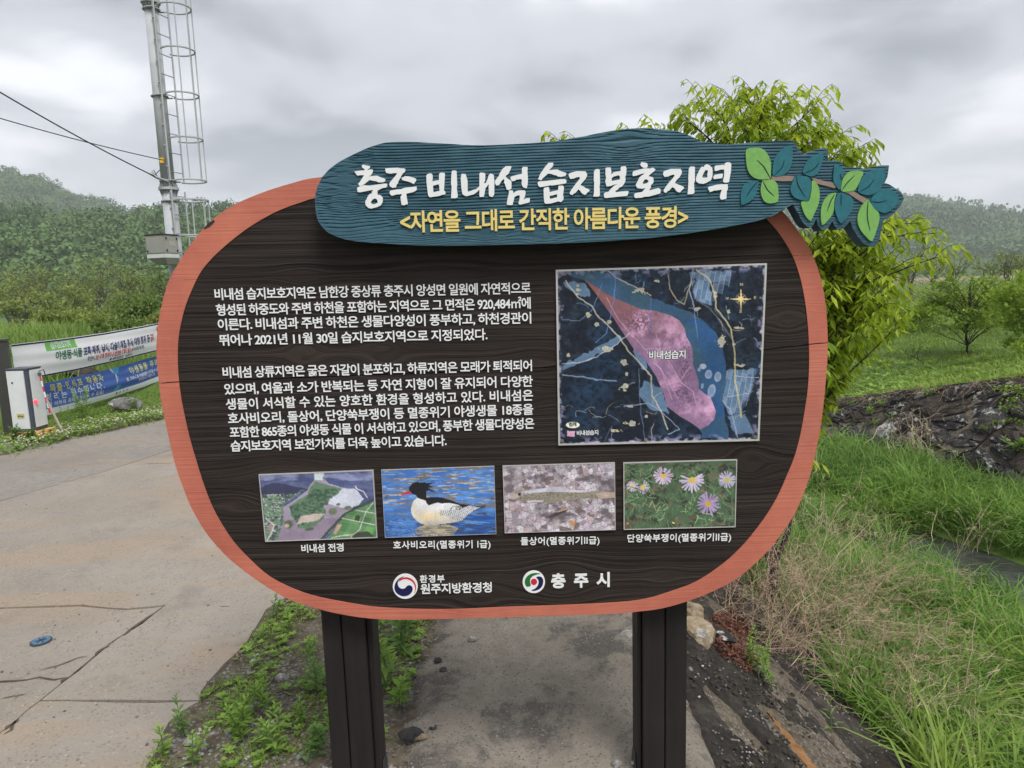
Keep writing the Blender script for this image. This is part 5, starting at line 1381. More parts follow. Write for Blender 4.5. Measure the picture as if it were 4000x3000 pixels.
M_gravel_ = stone_mat('boulder_grey', (0.06, 0.058, 0.055), (0.15, 0.145, 0.135), (0.28, 0.27, 0.25), 0.02)
def rock(px, py, z, rx, ry, rz, seed, mat, label, group=None, rot=0.0, sink=0.3):
    c = on_g(px, py)
    V, Fc = stone_geo(rx, ry, rz, seed, 3)
    ca, sa = math.cos(rot), math.sin(rot); V = V@np.array([[ca, sa, 0], [-sa, ca, 0], [0, 0, 1]])
    V[:, 2] += rz*(1-sink)
    thing1('rock', V+c, [Fc], mat, label, 'rock', group, base=c)
rock(2465, 2512, 0.02, 0.055, 0.04, 0.03, 3, M_rock, 'pale chipped stone on the path beside the right sign post')
rock(2724, 2520, 0.0, 0.075, 0.11, 0.075, 4, M_rockt, 'tan lumpy rock behind the right sign post', rot=0.5)
rock(2700, 2420, -0.02, 0.07, 0.10, 0.06, 15, M_rockt, 'smaller tan rock touching the orange rim right of the post', rot=0.2)
rock(2790, 2500, -0.15, 0.06, 0.15, 0.05, 5, M_st1, 'dark flat rock between the right post and the dead leaves', rot=0.5, sink=0.7)
rock(2695, 2622, 0.0, 0.012, 0.018, 0.010, 6, M_rock, 'small white chip on the dark bank edge right of the post')
rock(3320, 2475, -0.85, 0.16, 0.12, 0.10, 7, M_rock, 'grey boulder half hidden under the dry brush')
rock(3560, 2440, -1.0, 0.15, 0.12, 0.10, 8, M_st1, 'dark boulder beyond the dry brush near the green grass')
rock(490, 1606, 0.0, 0.26, 0.18, 0.13, 9, M_gravel_, 'big grey boulder on the verge below the blue banner', sink=0.3)
rock(120, 1375, 0.42, 0.50, 0.30, 0.10, 10, M_rock, 'flat grey stone on the bank above the white banner')
rock(8, 1335, 0.55, 0.16, 0.16, 0.10, 12, M_rock, 'pale grey block behind the dark left banner post')
rock(300, 1480, 0.28, 0.40, 0.24, 0.16, 13, M_st2, 'brown rock in the gap between the two banners')
rock(8, 1570, 0.05, 0.20, 0.16, 0.12, 14, M_rock, 'grey stone left of the barrier cabinet')

# loose gravel (stuff) and a handful of bigger pebbles one can point at
proto = [stone_geo(1, 0.8, 0.6, 100+k, 1) for k in range(8)]
def scatter_stones(name, pts, sizes, mat, seed):
    r = np.random.default_rng(seed); Vs = []; Fs = []; n = 0
    for (x, y, z), s_ in zip(pts, sizes):
        V, Fc = proto[r.integers(0, 8)]; a_ = r.uniform(0, 6.28); ca, sa = math.cos(a_), math.sin(a_)
        Vs.append((V*s_)@np.array([[ca, sa, 0], [-sa, ca, 0], [0, 0, 1]])+(x, y, z+0.25*s_)); Fs.append(Fc+n); n += len(V)
    o = link(name, mesh_np(name, np.vstack(Vs), [np.vstack(Fs)], mat)); tag(o, kind='stuff'); return o
M_gravel = stone_mat('gravel_mixed', (0.05, 0.05, 0.052), (0.16, 0.155, 0.15), (0.36, 0.35, 0.335), 0.03)
r = np.random.default_rng(77); pts = []
stripP = G([(470, 3400), (588, 3000), (784, 2746), (980, 2499), (1121, 2343), (1450, 2000), (1800, 1900), (1730, 2300), (1640, 2560), (1575, 2853), (1540, 3400)])
lo, hi = stripP.min(0), stripP.max(0)
while len(pts) < 2300:
    x, y = r.uniform(lo[0], hi[0]), r.uniform(lo[1], min(hi[1], 5)); 
    if pip(np.array([x]), np.array([y]), stripP)[0] and fbm(np.array([x*3]), np.array([y*3]), 3)[0] > 0.42: pts.append((x, y, 0.0))
scatter_stones('gravel', pts, r.uniform(0.004, 0.013, len(pts))*(1+0.8*(r.random(len(pts)) > 0.93)), M_gravel, 1)
pts = []
for k in range(420):
    q = r.integers(3, len(PL)-8); P_ = PL[q]+r.normal(size=2)*np.array([0.045, 0.05]); pts.append((P_[0], P_[1], 0.01))
for k in range(120): 
    P_ = on_z(r.uniform(1600, 2480), r.uniform(2400, 3000), 0.03); pts.append((P_[0], P_[1], 0.024))
for k in range(110):
    P_ = on_z(r.uniform(0, 900), r.uniform(1720, 2980), 0.05); pts.append((P_[0], P_[1], 0.010)) if P_[0] < np.interp(P_[1], EDr1[::-1, 1], EDr1[::-1, 0]) else None
scatter_stones('gravel', pts, r.uniform(0.003, 0.010, len(pts)), M_gravel, 2)
pts = []
for k in range(520):
    q = on_g(r.uniform(2700, 3500), r.uniform(2480, 3000))
    if 0.72 < q[0] < 2.2:
        i_ = int((q[0]-bx[0])/0.022); j_ = int((q[1]-by[0])/0.028)
        if 0 <= i_ < len(bx) and 0 <= j_ < len(by): pts.append((q[0], q[1], BZ[j_, i_]))
scatter_stones('gravel', pts, r.uniform(0.003, 0.009, len(pts)), M_gravel, 3)
pts = []
for k in range(6000):
    x = r.uniform(0.70, 2.3); y = r.uniform(1.9, 5.5)
    if fbm(np.array([x*4+7]), np.array([y*4]), 3)[0] > 0.44: pts.append((x, y, BZ[int((y-by[0])/0.028), int((x-bx[0])/0.022)]))
scatter_stones('rubble', pts, r.uniform(0.004, 0.016, len(pts)), M_st2, 4)
for k_, (px, py, s_, mt, lb) in enumerate([(1712, 2585, 0.020, M_st1, 'dark pebble on the path by the weeds, upper of two'), (1732, 2620, 0.017, M_st1, 'dark pebble on the path by the weeds, lower of two'),
        (1845, 2502, 0.020, M_rock, 'grey pebble on the upper path'), (1600, 2880, 0.034, M_st1, 'long black stone at the left path edge near the bottom'), (1640, 2886, 0.020, M_rockt, 'tan pebble next to the long black stone'),
        (1690, 2845, 0.016, M_st1, 'black pebble above the tan pebble on the path'), (2408, 2990, 0.018, M_rock, 'round grey pebble on the path at the bottom near the right post'),
        (1105, 2655, 0.030, M_rock, 'white quartz pebble among the weeds left of the post'), (745, 2905, 0.026, M_rock, 'white angular stone at the road edge near the bottom'), (990, 2590, 0.018, M_rock, 'small white pebble in the weeds near the road edge')]):
    c = on_z(px, py, 0.03 if px > 1560 else 0.0); V, Fc = stone_geo(s_*(1.6 if 'long' in lb else 1.1), s_, s_*0.7, 200+k_, 2); V[:, 2] += s_*0.35
    thing1('pebble', V+c, [Fc], mt, lb, 'pebble', 'loose pebbles by the path', base=c)
# ------------------------------------------------------------------ plant tools
def unit(v): return v/(np.linalg.norm(v, axis=-1, keepdims=True)+1e-12)
def leaf_geo(P, D, N, L, W, fold=0.25, droop=0.0):
    """many pointed leaves: base P, direction D, face normal N; 5 verts, 4 triangles each"""
    P = np.asarray(P, float); D = unit(np.asarray(D, float)); N = np.asarray(N, float)
    S_ = unit(np.cross(D, N)); N = np.cross(S_, D)
    L = np.broadcast_to(L, (len(P),))[:, None]; W = np.broadcast_to(W, (len(P),))[:, None]
    mid = P+D*L*0.45-N*W*fold
    lf = P+D*L*0.42+S_*W*0.5; rt = P+D*L*0.42-S_*W*0.5
    tip = P+D*L*(1-0.15*droop)-np.array([0, 0, 1.0])*L*0.3*droop
    V = np.stack([P, lf, mid, rt, tip], 1).reshape(-1, 3)
    b = (np.arange(len(P))*5)[:, None, None]
    F = (np.array([[0, 1, 2], [0, 2, 3], [1, 4, 2], [2, 4, 3]])[None]+b).reshape(-1, 3)
    return V, F
def quad_leaf(P, D, N, L, W):
    P = np.asarray(P, float); D = unit(np.asarray(D, float)); S_ = unit(np.cross(D, N))
    L = np.broadcast_to(L, (len(P),))[:, None]; W = np.broadcast_to(W, (len(P),))[:, None]
    V = np.stack([P-D*L*0.5, P+S_*W*0.5, P+D*L*0.5, P-S_*W*0.5], 1).reshape(-1, 3)
    b = (np.arange(len(P))*4)[:, None]
    return V, (np.arange(4)[None]+b)
def blades_geo(P, h, w, az, lean, r, up=1.0):
    n = len(P); h = np.broadcast_to(h, (n,)); w = np.broadcast_to(w, (n,))
    d = np.stack([np.cos(az), np.sin(az), np.zeros(n)], 1)
    s_ = np.stack([-np.sin(az), np.cos(az), np.zeros(n)], 1)
    tw = r.uniform(-0.8, 0.8, n)[:, None]; s_ = unit(s_+d*tw)
    V = []
    for t, ww in ((0, 0.7), (0.4, 1.0), (0.75, 0.7)):
        c = P+d*(h*lean*t*t)[:, None]+np.array([0, 0, 1.0])*(h*(t-0.45*np.minimum(lean, 1.4)*t*t*t)*up)[:, None]
        V += [c+s_*(w*ww/2)[:, None], c-s_*(w*ww/2)[:, None]]
    t = 1.0
    V.append(P+d*(h*lean)[:, None]+np.array([0, 0, 1.0])*(h*(1-0.45*np.minimum(lean, 1.4))*up)[:, None])
    V = np.stack(V, 1).reshape(-1, 3); b = (np.arange(n)*7)[:, None]
    F4 = np.concatenate([np.array([[0, 1, 3, 2]])+b, np.array([[2, 3, 5, 4]])+b]); F3 = np.array([[4, 5, 6]])+b
    return V, F3, F4
def stuff(name, mb, mat):
    o = link(name, mb.mesh(name, mat)); tag(o, kind='stuff'); return o
M_grass = leafmat('tall_grass_blades', (0.065, 0.135, 0.022), (0.220, 0.380, 0.065), 0.40, 0.55)
M_grassy = leafmat('fresh_meadow_blades', (0.105, 0.180, 0.026), (0.300, 0.430, 0.070), 0.40, 0.6)
M_reed = leafmat('reed_leaves', (0.085, 0.155, 0.028), (0.260, 0.380, 0.080), 0.40, 0.6)
M_straw = simple('dry_straw', (0.46, 0.37, 0.25), 0.8, 0.2, 0.35, 9)
M_brush = simple('dry_brush_stems', (0.37, 0.27, 0.19), 0.85, 0.2, 0.35, 12)
M_zel = leafmat('zelkova_leaves', (0.180, 0.300, 0.015), (0.560, 0.660, 0.045), 0.52, 0.45, 0.3)
M_zel2 = leafmat('sapling_leaves', (0.120, 0.210, 0.022), (0.360, 0.500, 0.060), 0.45, 0.5)
M_weed = leafmat('weed_leaves', (0.100, 0.195, 0.030), (0.300, 0.460, 0.080), 0.40, 0.5)
M_weedd = leafmat('dark_weed_leaves', (0.060, 0.130, 0.030), (0.180, 0.310, 0.070), 0.35, 0.5)
M_willow = leafmat('willow_leaves', (0.085, 0.130, 0.024), (0.340, 0.410, 0.095), 0.40, 0.6)
M_bush = leafmat('bush_leaves', (0.060, 0.110, 0.022), (0.220, 0.310, 0.065), 0.35, 0.6)
M_forest = leafmat('forest_leaves', (0.036, 0.080, 0.030), (0.165, 0.265, 0.085), 0.22, 0.7)
M_bark = simple('grey_bark', (0.085, 0.070, 0.055), 0.9, 0.2, 0.3, 20, bump=0.5)
M_barkd = simple('dark_bark', (0.040, 0.032, 0.027), 0.9, 0.2, 0.3, 30, bump=0.5)
M_stem = simple('green_stem', (0.09, 0.17, 0.04), 0.6, 0.3, 0.15, 40)

# ------------------------------------------------------------------ hills and their woods
def ridge_hill(name, prof, D0, D1, seed, amp, base=-1.6, back=1.25):
    """prof: list of (photo x, photo y) of the skyline seen at distance D1; slopes down to D0 at the front"""
    az = []; zz_ = []
    for px, py in prof:
        d = ray(px, py); az.append(math.atan2(d[0], d[1])); zz_.append(CAM[2]+D1*d[2]/math.hypot(d[0], d[1]))
    A = np.linspace(az[0], az[-1], 200); Zr = np.interp(A, az, zz_)
    R_ = np.concatenate([np.linspace(D0, D1, 60), np.linspace(D1, D1*back, 12)[1:]])
    AA, RR = np.meshgrid(A, R_); ZZ = np.tile(Zr, (len(R_), 1))
    u = np.clip((RR-D0)/(D1-D0), 0, 1); prof_ = u**1.15*(1.0)
    f = np.where(RR <= D1, prof_, 1-0.7*(RR-D1)/(D1*(back-1)))
    X = RR*np.sin(AA); Y = RR*np.cos(AA)
    n = (fbm(X/(D1*0.16)+seed, Y/(D1*0.16), 4)-0.5)*amp*np.sin(np.pi*np.clip(u, 0, 1))
    Z = base+(ZZ-base)*f+n
    k = len(A); i = np.arange(len(R_)-1)[:, None]*k; j = np.arange(k-1)[None, :]
    F = np.stack([i+j, i+j+1, i+k+j+1, i+k+j], -1).reshape(-1, 4)
    o = link(name, mesh_np(name, np.stack([X.ravel(), Y.ravel(), Z.ravel()], 1), [F], M_hill, True)); tag(o, kind='structure')
    def h(x, y):
        a = np.arctan2(x, y); rr = np.hypot(x, y); zr = np.interp(a, A, Zr); uu = np.clip((rr-D0)/(D1-D0), 0, 1)
        ff = np.where(rr <= D1, uu**1.15, 1-0.7*(rr-D1)/(D1*(back-1)))
        return base+(zr-base)*ff+(fbm(x/(D1*0.16)+seed, y/(D1*0.16), 4)-0.5)*amp*np.sin(np.pi*uu)
    return o, h, (A[0], A[-1], D0, D1*1.04)
th = NT('wooded_hillside', 0.95, 0.1)
th.color(th.ramp(th.noise(0.05, 6, 0.7), [(0.3, (0.035, 0.070, 0.022)), (0.7, (0.080, 0.130, 0.040))])); M_hill = th.m
def crown_quads(r, n, R, H, leaf):
    """clumpy crown: leaf quads over a lumpy dome"""
    k = 7; C = r.normal(size=(k, 3))*np.array([0.42, 0.42, 0.26]); C[:, 2] += 0.55; rad_ = r.uniform(0.36, 0.60, k)
    w = r.integers(0, k, n); d = unit(r.normal(size=(n, 3))); d[:, 2] = np.abs(d[:, 2])*0.9+d[:, 2]*0.1
    P = C[w]+d*rad_[w][:, None]*r.uniform(0.75, 1.05, n)[:, None]
    P = P*np.array([R, R, H]); N = unit(d+0.32*r.normal(size=(n, 3))); D = unit(np.cross(N, r.normal(size=(n, 3))))
    V, F = quad_leaf(P, D, N, leaf*r.uniform(0.7, 1.3, n), leaf*0.8*r.uniform(0.7, 1.3, n))
    tint = np.repeat(np.clip(0.28+0.42*(P[:, 2]/H)*0+0.25*r.random(n)+0.12*(w % 3), 0, 1), 4)
    return V, F, tint
def forest(name, hfn, rg, n, R, quads, leaf, seed, mat, tlo=0.0, thi=1.0, front=0.0):
    r = np.random.default_rng(seed); lib = [crown_quads(r, quads, 1, 1, leaf/R) for _ in range(10)]
    a = r.uniform(rg[0], rg[1], n); q = r.uniform(front, 1, n)**0.8; d = rg[2]+(rg[3]-rg[2])*q
    x = d*np.sin(a); y = d*np.cos(a); z = hfn(x, y)
    mb = MB()
    for k in range(n):
        V, F, t = lib[k % 10]; s_ = R*r.uniform(0.7, 1.35); an = r.uniform(0, 6.28); ca, sa = math.cos(an), math.sin(an)
        kind = fbm(np.array([x[k]/60+seed]), np.array([y[k]/60]), 3)[0]
        con = kind < 0.40
        V2_ = (V*np.array([s_*(0.8 if con else 1), s_*(0.8 if con else 1), s_*(1.3 if con else 0.95)]))@np.array([[ca, sa, 0], [-sa, ca, 0], [0, 0, 1]])+(x[k], y[k], z[k]-0.15*s_)
        mb.add(V2_, F4=F, a=np.clip((t*0.45 if con else t)+r.uniform(-0.15, 0.22)*(0 if con else 1), 0, 1))
    return stuff(name, mb, mat)
o, h, rg = ridge_hill('hill', [(-700, 760), (-300, 700), (0, 672), (60, 676), (200, 724), (290, 782), (400, 792), (480, 832), (600, 842), (700, 862), (900, 880), (1400, 905), (2000, 940)], 420, 900, 3.0, 26)
forest('wood', h, rg, 2400, 7.5, 55, 1.9, 5, M_forest, front=0.25)
o, h, rg = ridge_hill('hill', [(-700, 880), (-200, 870), (100, 872), (260, 868), (420, 872), (560, 858), (680, 842), (900, 850), (1100, 870), (1500, 905), (2100, 940), (2700, 950), (3200, 985)], 150, 400, 7.0, 16)
forest('wood', h, rg, 1750, 5.8, 190, 0.95, 6, M_forest)
o, h, rg = ridge_hill('hill', [(1700, 880), (2100, 830), (2500, 800), (2900, 770), (3300, 760), (3527, 776), (3621, 790), (3729, 814), (3838, 836), (4000, 858), (4300, 880), (4700, 910)], 500, 1150, 13.0, 20)
forest('wood', h, rg, 3000, 10.0, 34, 3.0, 7, M_forest, front=0.15)
o, h, rg = ridge_hill('hill', [(3300, 880), (3600, 850), (3760, 832), (3831, 826), (3903, 822), (4000, 832), (4300, 850), (4800, 900)], 1200, 1900, 17.0, 20)

# ------------------------------------------------------------------ trees
def limb_pts(a, b, r, sag=0.0, wob=0.06, n=7):
    t = np.linspace(0, 1, n)[:, None]; a = np.array(a, float); b = np.array(b, float); L = np.linalg.norm(b-a)
    P = a+(b-a)*t; P[:, 2] += (sag*L*4*t*(1-t))[:, 0]
    w = r.normal(size=(n, 3))*wob*L*0.3; w[0] = 0; w[-1] = 0
    return P+w
def place(px, D, z=None):
    d = ray(px, 1100); k = D/math.hypot(d[0], d[1]); x, y = d[0]*k, d[1]*k
    return np.array([x, y, float(gz(np.array(x), np.array(y))) if z is None else z])
def z_at(px, py, D):
    d = ray(px, py); return CAM[2]+d[2]*D/math.hypot(d[0], d[1])
def willow(px, D, top, wid, seed, label, cat='tree', group='riverside trees beyond the road', dens=900, leaf=0.42, bare=0.0, mat=None, name='willow_tree', lean=0.0, zlow=0.12, barkm=None):
    r = np.random.default_rng(seed); b = place(px, D); H = z_at(px, top, D)-b[2]; Wd = wid/FPX*D*0.5
    root = empty(name, b, label, cat, group)
    mb = MB(); tips = []; nst = r.integers(2, 4); tk = 0.45 if name == 'bush' else 0.75
    for k in range(nst):
        a_ = r.uniform(0, 6.28); top_ = b+np.array([lean*H*0.3+math.cos(a_)*Wd*0.35, math.sin(a_)*Wd*0.35, H*r.uniform(0.55, 0.72)])
        P = limb_pts(b+[r.normal()*0.1, 0, -0.2], top_, r, 0, 0.10, 6); mb.tube(P, np.linspace(0.030*H*tk, 0.011*H*tk, 6), 5)
        for q in range(6):
            s0 = P[r.integers(2, 6)]; an = r.uniform(0, 6.28); e_ = b+np.array([lean*H*0.35+math.cos(an)*Wd*r.uniform(0.45, 0.95), math.sin(an)*Wd*r.uniform(0.45, 0.95), H*r.uniform(0.45, 0.97)])
            Q = limb_pts(s0, e_, r, 0.06, 0.15, 5); mb.tube(Q, np.linspace(0.010*H*tk, 0.003*H*tk, 5), 4, cap=False); tips.append(Q)
            if bare > 0:
                for u in range(4):
                    e2 = Q[3]+r.normal(size=3)*H*0.13+[0, 0, H*0.06]; mb.tube(limb_pts(Q[r.integers(2, 5)], e2, r, 0, 0.2, 4), np.linspace(0.004*H*tk, 0.0015*H*tk, 4), 3, cap=False)
    mb.part('trunk', barkm or M_bark, root)
    n = int(dens*(1-bare)); k = len(tips); C = np.array([Q[r.integers(2, 5)] for Q in tips for _ in (0, 1)])
    C = np.vstack([C, b+np.stack([r.normal(size=10)*Wd*0.45+lean*H*0.3, r.normal(size=10)*Wd*0.4, H*r.uniform(zlow+(0.06 if name == 'bush' else 0.15), 0.8, 10)], 1)])
    w = r.integers(0, len(C), n); rr_ = r.uniform(0.10, 0.22, len(C))*Wd
    P = C[w]+r.normal(size=(n, 3))*rr_[w][:, None]*np.array([1, 1, 0.8]); P[:, 2] = np.maximum(P[:, 2], b[2]+zlow*H)
    N = unit(r.normal(size=(n, 3))+[0, 0, 0.6]); Dd = unit(r.normal(size=(n, 3))-[0, 0, 0.5])
    V, F = quad_leaf(P, Dd, N, leaf*r.uniform(0.6, 1.4, n), leaf*0.55*r.uniform(0.6, 1.4, n))
    tn = np.clip(0.05+0.35*r.random(n)+0.60*(r.random(len(C))[w]), 0, 1)
    m2 = MB(); m2.add(V, F4=F, a=np.repeat(tn, 4)); o = m2.part('crown', mat or M_willow, root); tag(o, kind='stuff')
    return root
WL = [(29, 96, 1020, 190, 'rounded green willow at the far left edge below the forested slope', {}),
      (105, 90, 1042, 150, 'slender willow right of the rounded one at the left edge', {'bare': 0.3}),
      (165, 84, 1052, 150, 'willow with a leaning bare trunk above the reeds', {'lean': -0.6, 'bare': 0.3}),
      (232, 88, 1036, 170, 'willow whose crown arches over to the right', {'lean': 0.7, 'bare': 0.2}),
      (376, 92, 1004, 190, 'tallest broad willow with many upright limbs', {'dens': 1500}),
      (487, 88, 1022, 90, 'almost bare grey tree between two leafy willows', {'bare': 0.85}),
      (556, 86, 1042, 120, 'leafy willow just right of the bare grey tree', {}),
      (640, 80, 1014, 170, 'dark dense tree below the cabinet of the steel pole', {'dens': 1500, 'mat': M_bush}),
      (300, 70, 1112, 130, 'low willow clump in front of the tallest willow', {}),
      (440, 66, 1120, 140, 'low leaning willow in front of the bare grey tree', {'lean': 0.5, 'bare': 0.2}),
      (60, 66, 1125, 150, 'low willow thicket at the left above the reeds', {}),
      (185, 64, 1130, 120, 'thin young willow with visible trunk above the reeds', {'bare': 0.3})]
for k, (px, D, top_, wd, lb, kw) in enumerate(WL): willow(px, D, top_, wd, 300+k, lb, **{**{'dens': 1500, 'leaf': 0.24}, **kw})
BL = [(520, 21, 1160, 230, 'large rounded green bush beyond the white banner', 2600), (610, 19, 1225, 150, 'bush at the right end of the white banner beside the orange rim', 1500),
      (330, 23, 1215, 170, 'yellowish bush left of the large rounded bush', 1400), (215, 25, 1215, 140, 'yellowish low bush above the reeds', 1200), (420, 18, 1265, 150, 'low dark bush right behind the banner', 1500)]
for k, (px, D, top_, wd, lb, dn) in enumerate(BL):
    willow(px, D, top_, wd, 340+k, lb, 'bush', 'bushes beyond the banners', dens=int(dn*1.3), leaf=0.10, mat=M_bush if k in (0, 4) else M_willow, name='bush', zlow=0.0)
# far right: wispy riverside trees, bushes
RL = [(3560, 120, 985, 90, 'wispy half-bare tree on the far field, left of the group', 0.5), (3650, 115, 975, 90, 'taller wispy tree on the far field with open crown', 0.3), (3740, 118, 985, 110, 'wispy tree over the tan strip of the far field', 0.45),
      (3850, 112, 985, 110, 'bare-branched tree over the tan strip near the right edge', 0.7), (3940, 110, 965, 110, 'leafier tree at the right edge of the far field', 0.1), (3480, 118, 1000, 80, 'small wispy tree beside the zelkova branch tips', 0.6), (3990, 116, 980, 70, 'round tree cut by the right picture edge on the far field', 0.2)]
for k, (px, D, top_, wd, lb, br) in enumerate(RL): willow(px, D, top_, wd, 360+k, lb, 'tree', 'wispy trees on the far field', dens=700, leaf=0.36, bare=br)
RB = [(3600, 24, 1175, 190, 'loose twiggy bush at the top of the grass slope', 'bush', 3000, 0.4, M_zel2), (3480, 27, 1205, 150, 'low bush behind the drooping zelkova branches', 'bush', 2000, 0.2, M_zel2),
      (3900, 24, 1130, 240, 'leafy bush right of the young tree', 'bush', 3600, 0.1, M_zel2), (4010, 17, 1060, 200, 'bright green bush at the right picture edge', 'bush', 3400, 0.0, M_zel2), (3700, 34, 1150, 260, 'pale scrub beyond the young tree', 'bush', 2600, 0.4, M_willow),
      (3540, 46, 1130, 240, 'wide low scrub on the meadow near the tan grass patch', 'bush', 2200, 0.2, M_willow), (3830, 52, 1105, 260, 'wide low scrub beyond the leafy bush', 'bush', 2200, 0.2, M_bush), (3960, 36, 1110, 220, 'dense scrub between the leafy bush and the right edge', 'bush', 2600, 0.1, M_zel2), (3420, 60, 1110, 200, 'low grey-green scrub right beside the zelkova crown', 'bush', 1600, 0.3, M_bush)]
for k, (px, D, top_, wd, lb, ct, dn, br, mt) in enumerate(RB):
    willow(px, D, top_, wd, 380+k, lb, ct, 'shrubs on the grass slope', dens=dn, leaf=0.095, bare=br*0.5, mat=mt, name='bush', zlow=0.02, barkm=M_barkd)

def leafy_tree(name, base, tips, seed, label, leaf_L, leaf_W, twig_n, leaves_per, mat, twig_len=0.28, trunk_r=0.035, cat='tree', droop=0.9, stemtop=None, mids=None, hang=1.0):
    """trunk, arching limbs to the given tips, two-ranked drooping leaves on every twig"""
    r = np.random.default_rng(seed); base = np.array(base, float)
    root = empty(name, base, label, cat)
    top_ = base+np.array([0.05, 0.05, 2.9]) if stemtop is None else np.array(stemtop)
    TP = limb_pts(base-[0, 0, 0.1], top_, r, 0, 0.04, 10)
    mb = MB(); mb.tube(TP, np.linspace(trunk_r, trunk_r*0.25, 10), 8); mb.part('trunk', M_barkd, root, True)
    br = MB(); LP = []; LD = []; LN = []; LL = []; TT_ = []
    for (tip, f0) in tips:
        tip = np.array(tip, float); s0 = TP[int(np.clip(f0*9, 1, 9))]
        P = limb_pts(s0, tip, r, 0.14 if tip[0] > base[0]-0.75 else 0.0, 0.05, 9); L = np.linalg.norm(tip-s0)
        br.tube(P, np.linspace(0.011*(0.6+0.4*L), 0.002, 9), 5, cap=False)
        ltint = r.uniform(-0.28, 0.15)
        segs_ = [P[4:]]
        for q in range(twig_n):
            u = r.uniform(0.30, 0.98); k = u*8; i0 = int(min(k, 7)); p0 = P[i0]+(P[i0+1]-P[i0])*(k-i0)
            fw = unit(P[i0+1]-P[i0]); sd = unit(np.cross(fw, [0, 0, 1.0]))*(1 if q % 2 else -1)
            e_ = p0+(fw*0.75+sd*r.uniform(0.3, 1.0)+np.array([0, 0, r.uniform(-0.25, 0.25)]))*twig_len*r.uniform(0.6, 1.25)
            Q = limb_pts(p0, e_, r, 0.15, 0.03, 5); Q[-1, 2] -= 0.06*twig_len/0.28
            br.tube(Q, np.linspace(0.0028, 0.0010, 5), 3, cap=False); segs_.append(Q)
        for Q in segs_:
            n = leaves_per if len(Q) == 5 else leaves_per+4
            u = (np.arange(n)+0.6)/n*(len(Q)-1); i0 = np.minimum(u.astype(int), len(Q)-2); p = Q[i0]+(Q[i0+1]-Q[i0])*(u-i0)[:, None]
            fw = unit(Q[i0+1]-Q[i0]); sd = unit(np.cross(fw, np.array([0, 0, 1.0])))*np.where(np.arange(n) % 2, 1, -1)[:, None]
            d = unit(fw*0.55+sd*0.75-np.array([0, 0, 1.0])*droop*r.uniform(0.5, 1.3, n)[:, None]+0.15*r.normal(size=(n, 3)))
            nn_ = unit(np.array([0, 0, 1.0])*0.8+fw*0.2+sd*0.5+0.35*r.normal(size=(n, 3)))
            LP.append(p); LD.append(d); LN.append(nn_); LL.append(r.uniform(0.5, 1.15, n)); TT_.append(np.clip(0.45+ltint+r.uniform(-0.28, 0.35, n), 0, 1))
    o = br.part('branches', M_barkd, root); tag(o, kind='stuff')
    P = np.vstack(LP); sc = np.concatenate(LL)
    V, F = leaf_geo(P, np.vstack(LD), np.vstack(LN), leaf_L*sc, leaf_W*sc, 0.18, 0.35)
    m2 = MB(); m2.add(V, F3=F, a=np.repeat(np.concatenate(TT_), 5)); o = m2.part('foliage', mat, root); tag(o, kind='stuff')
    return root
def P3(px, py, D):
    d = ray(px, py); return CAM+d*D/math.hypot(d[0], d[1])
r = np.random.default_rng(8)
tipspx = [(2650, 450, .85), (2700, 410, .9), (2760, 395, .9), (2850, 385, .95), (2940, 345, 1.0), (2990, 380, 1.0), (3080, 420, .95), (3200, 412, .92), (3120, 470, .9), (3060, 560, .9), (2700, 490, .85), (2800, 480, .88), (2900, 470, .9), (2980, 500, .9), (3260, 560, .85), (3355, 590, .82), (3200, 520, .85), (3330, 620, .8), (3150, 590, .8), (2930, 430, .95), (3010, 440, .95),
          (3660, 910, .6), (3600, 870, .62), (3520, 850, .62), (3450, 900, .58), (3680, 1000, .55), (3600, 1010, .52), (3480, 1000, .5), (3530, 1080, .48), (3420, 1080, .45), (3340, 960, .55), (3300, 900, .6), (3260, 860, .62), (3360, 1100, .42), (3500, 1130, .42), (3440, 1180, .38), (3350, 1200, .35), (3540, 1260, .34), (3480, 1240, .33), (3380, 1270, .3), (3300, 1180, .36), (3420, 1300, .28), (3340, 1380, .24), (3290, 1330, .26), (3300, 1440, .2), (3250, 1480, .18), (3240, 1250, .3), (3260, 1050, .42), (3200, 950, .5), (3400, 860, .62), (3350, 1010, .48), (3450, 960, .5),
          (2150, 535, .8), (2440, 505, .85), (2540, 500, .86), (3250, 1420, .2), (3310, 1110, .4)]
zb = place(3020, 5.5)
tips = []
for px, py, f0 in tipspx: tips.append((P3(px, py, 5.5+r.uniform(-0.5, 0.6)), f0*0.98))
for k in range(30): tips.append((P3(r.uniform(3200, 3480), r.uniform(880, 1330), 5.5+r.uniform(-0.3, 1.0)), r.uniform(0.25, 0.6)))
for k in range(3): tips.append((P3(r.uniform(2800, 3200), r.uniform(450, 590), 5.5+r.uniform(-0.4, 0.9)), r.uniform(0.8, 0.97)))
for k in range(10): tips.append((P3(r.uniform(2300, 2900), r.uniform(900, 1500), 5.5+r.uniform(0, 1.0)), r.uniform(0.25, 0.7)))
leafy_tree('zelkova_tree', zb, tips, 21, 'bright green zelkova tree with drooping leaves growing right behind the information board', 0.096, 0.034, 12, 9, M_zel, 0.24, 0.05, stemtop=P3(2960, 470, 5.5))
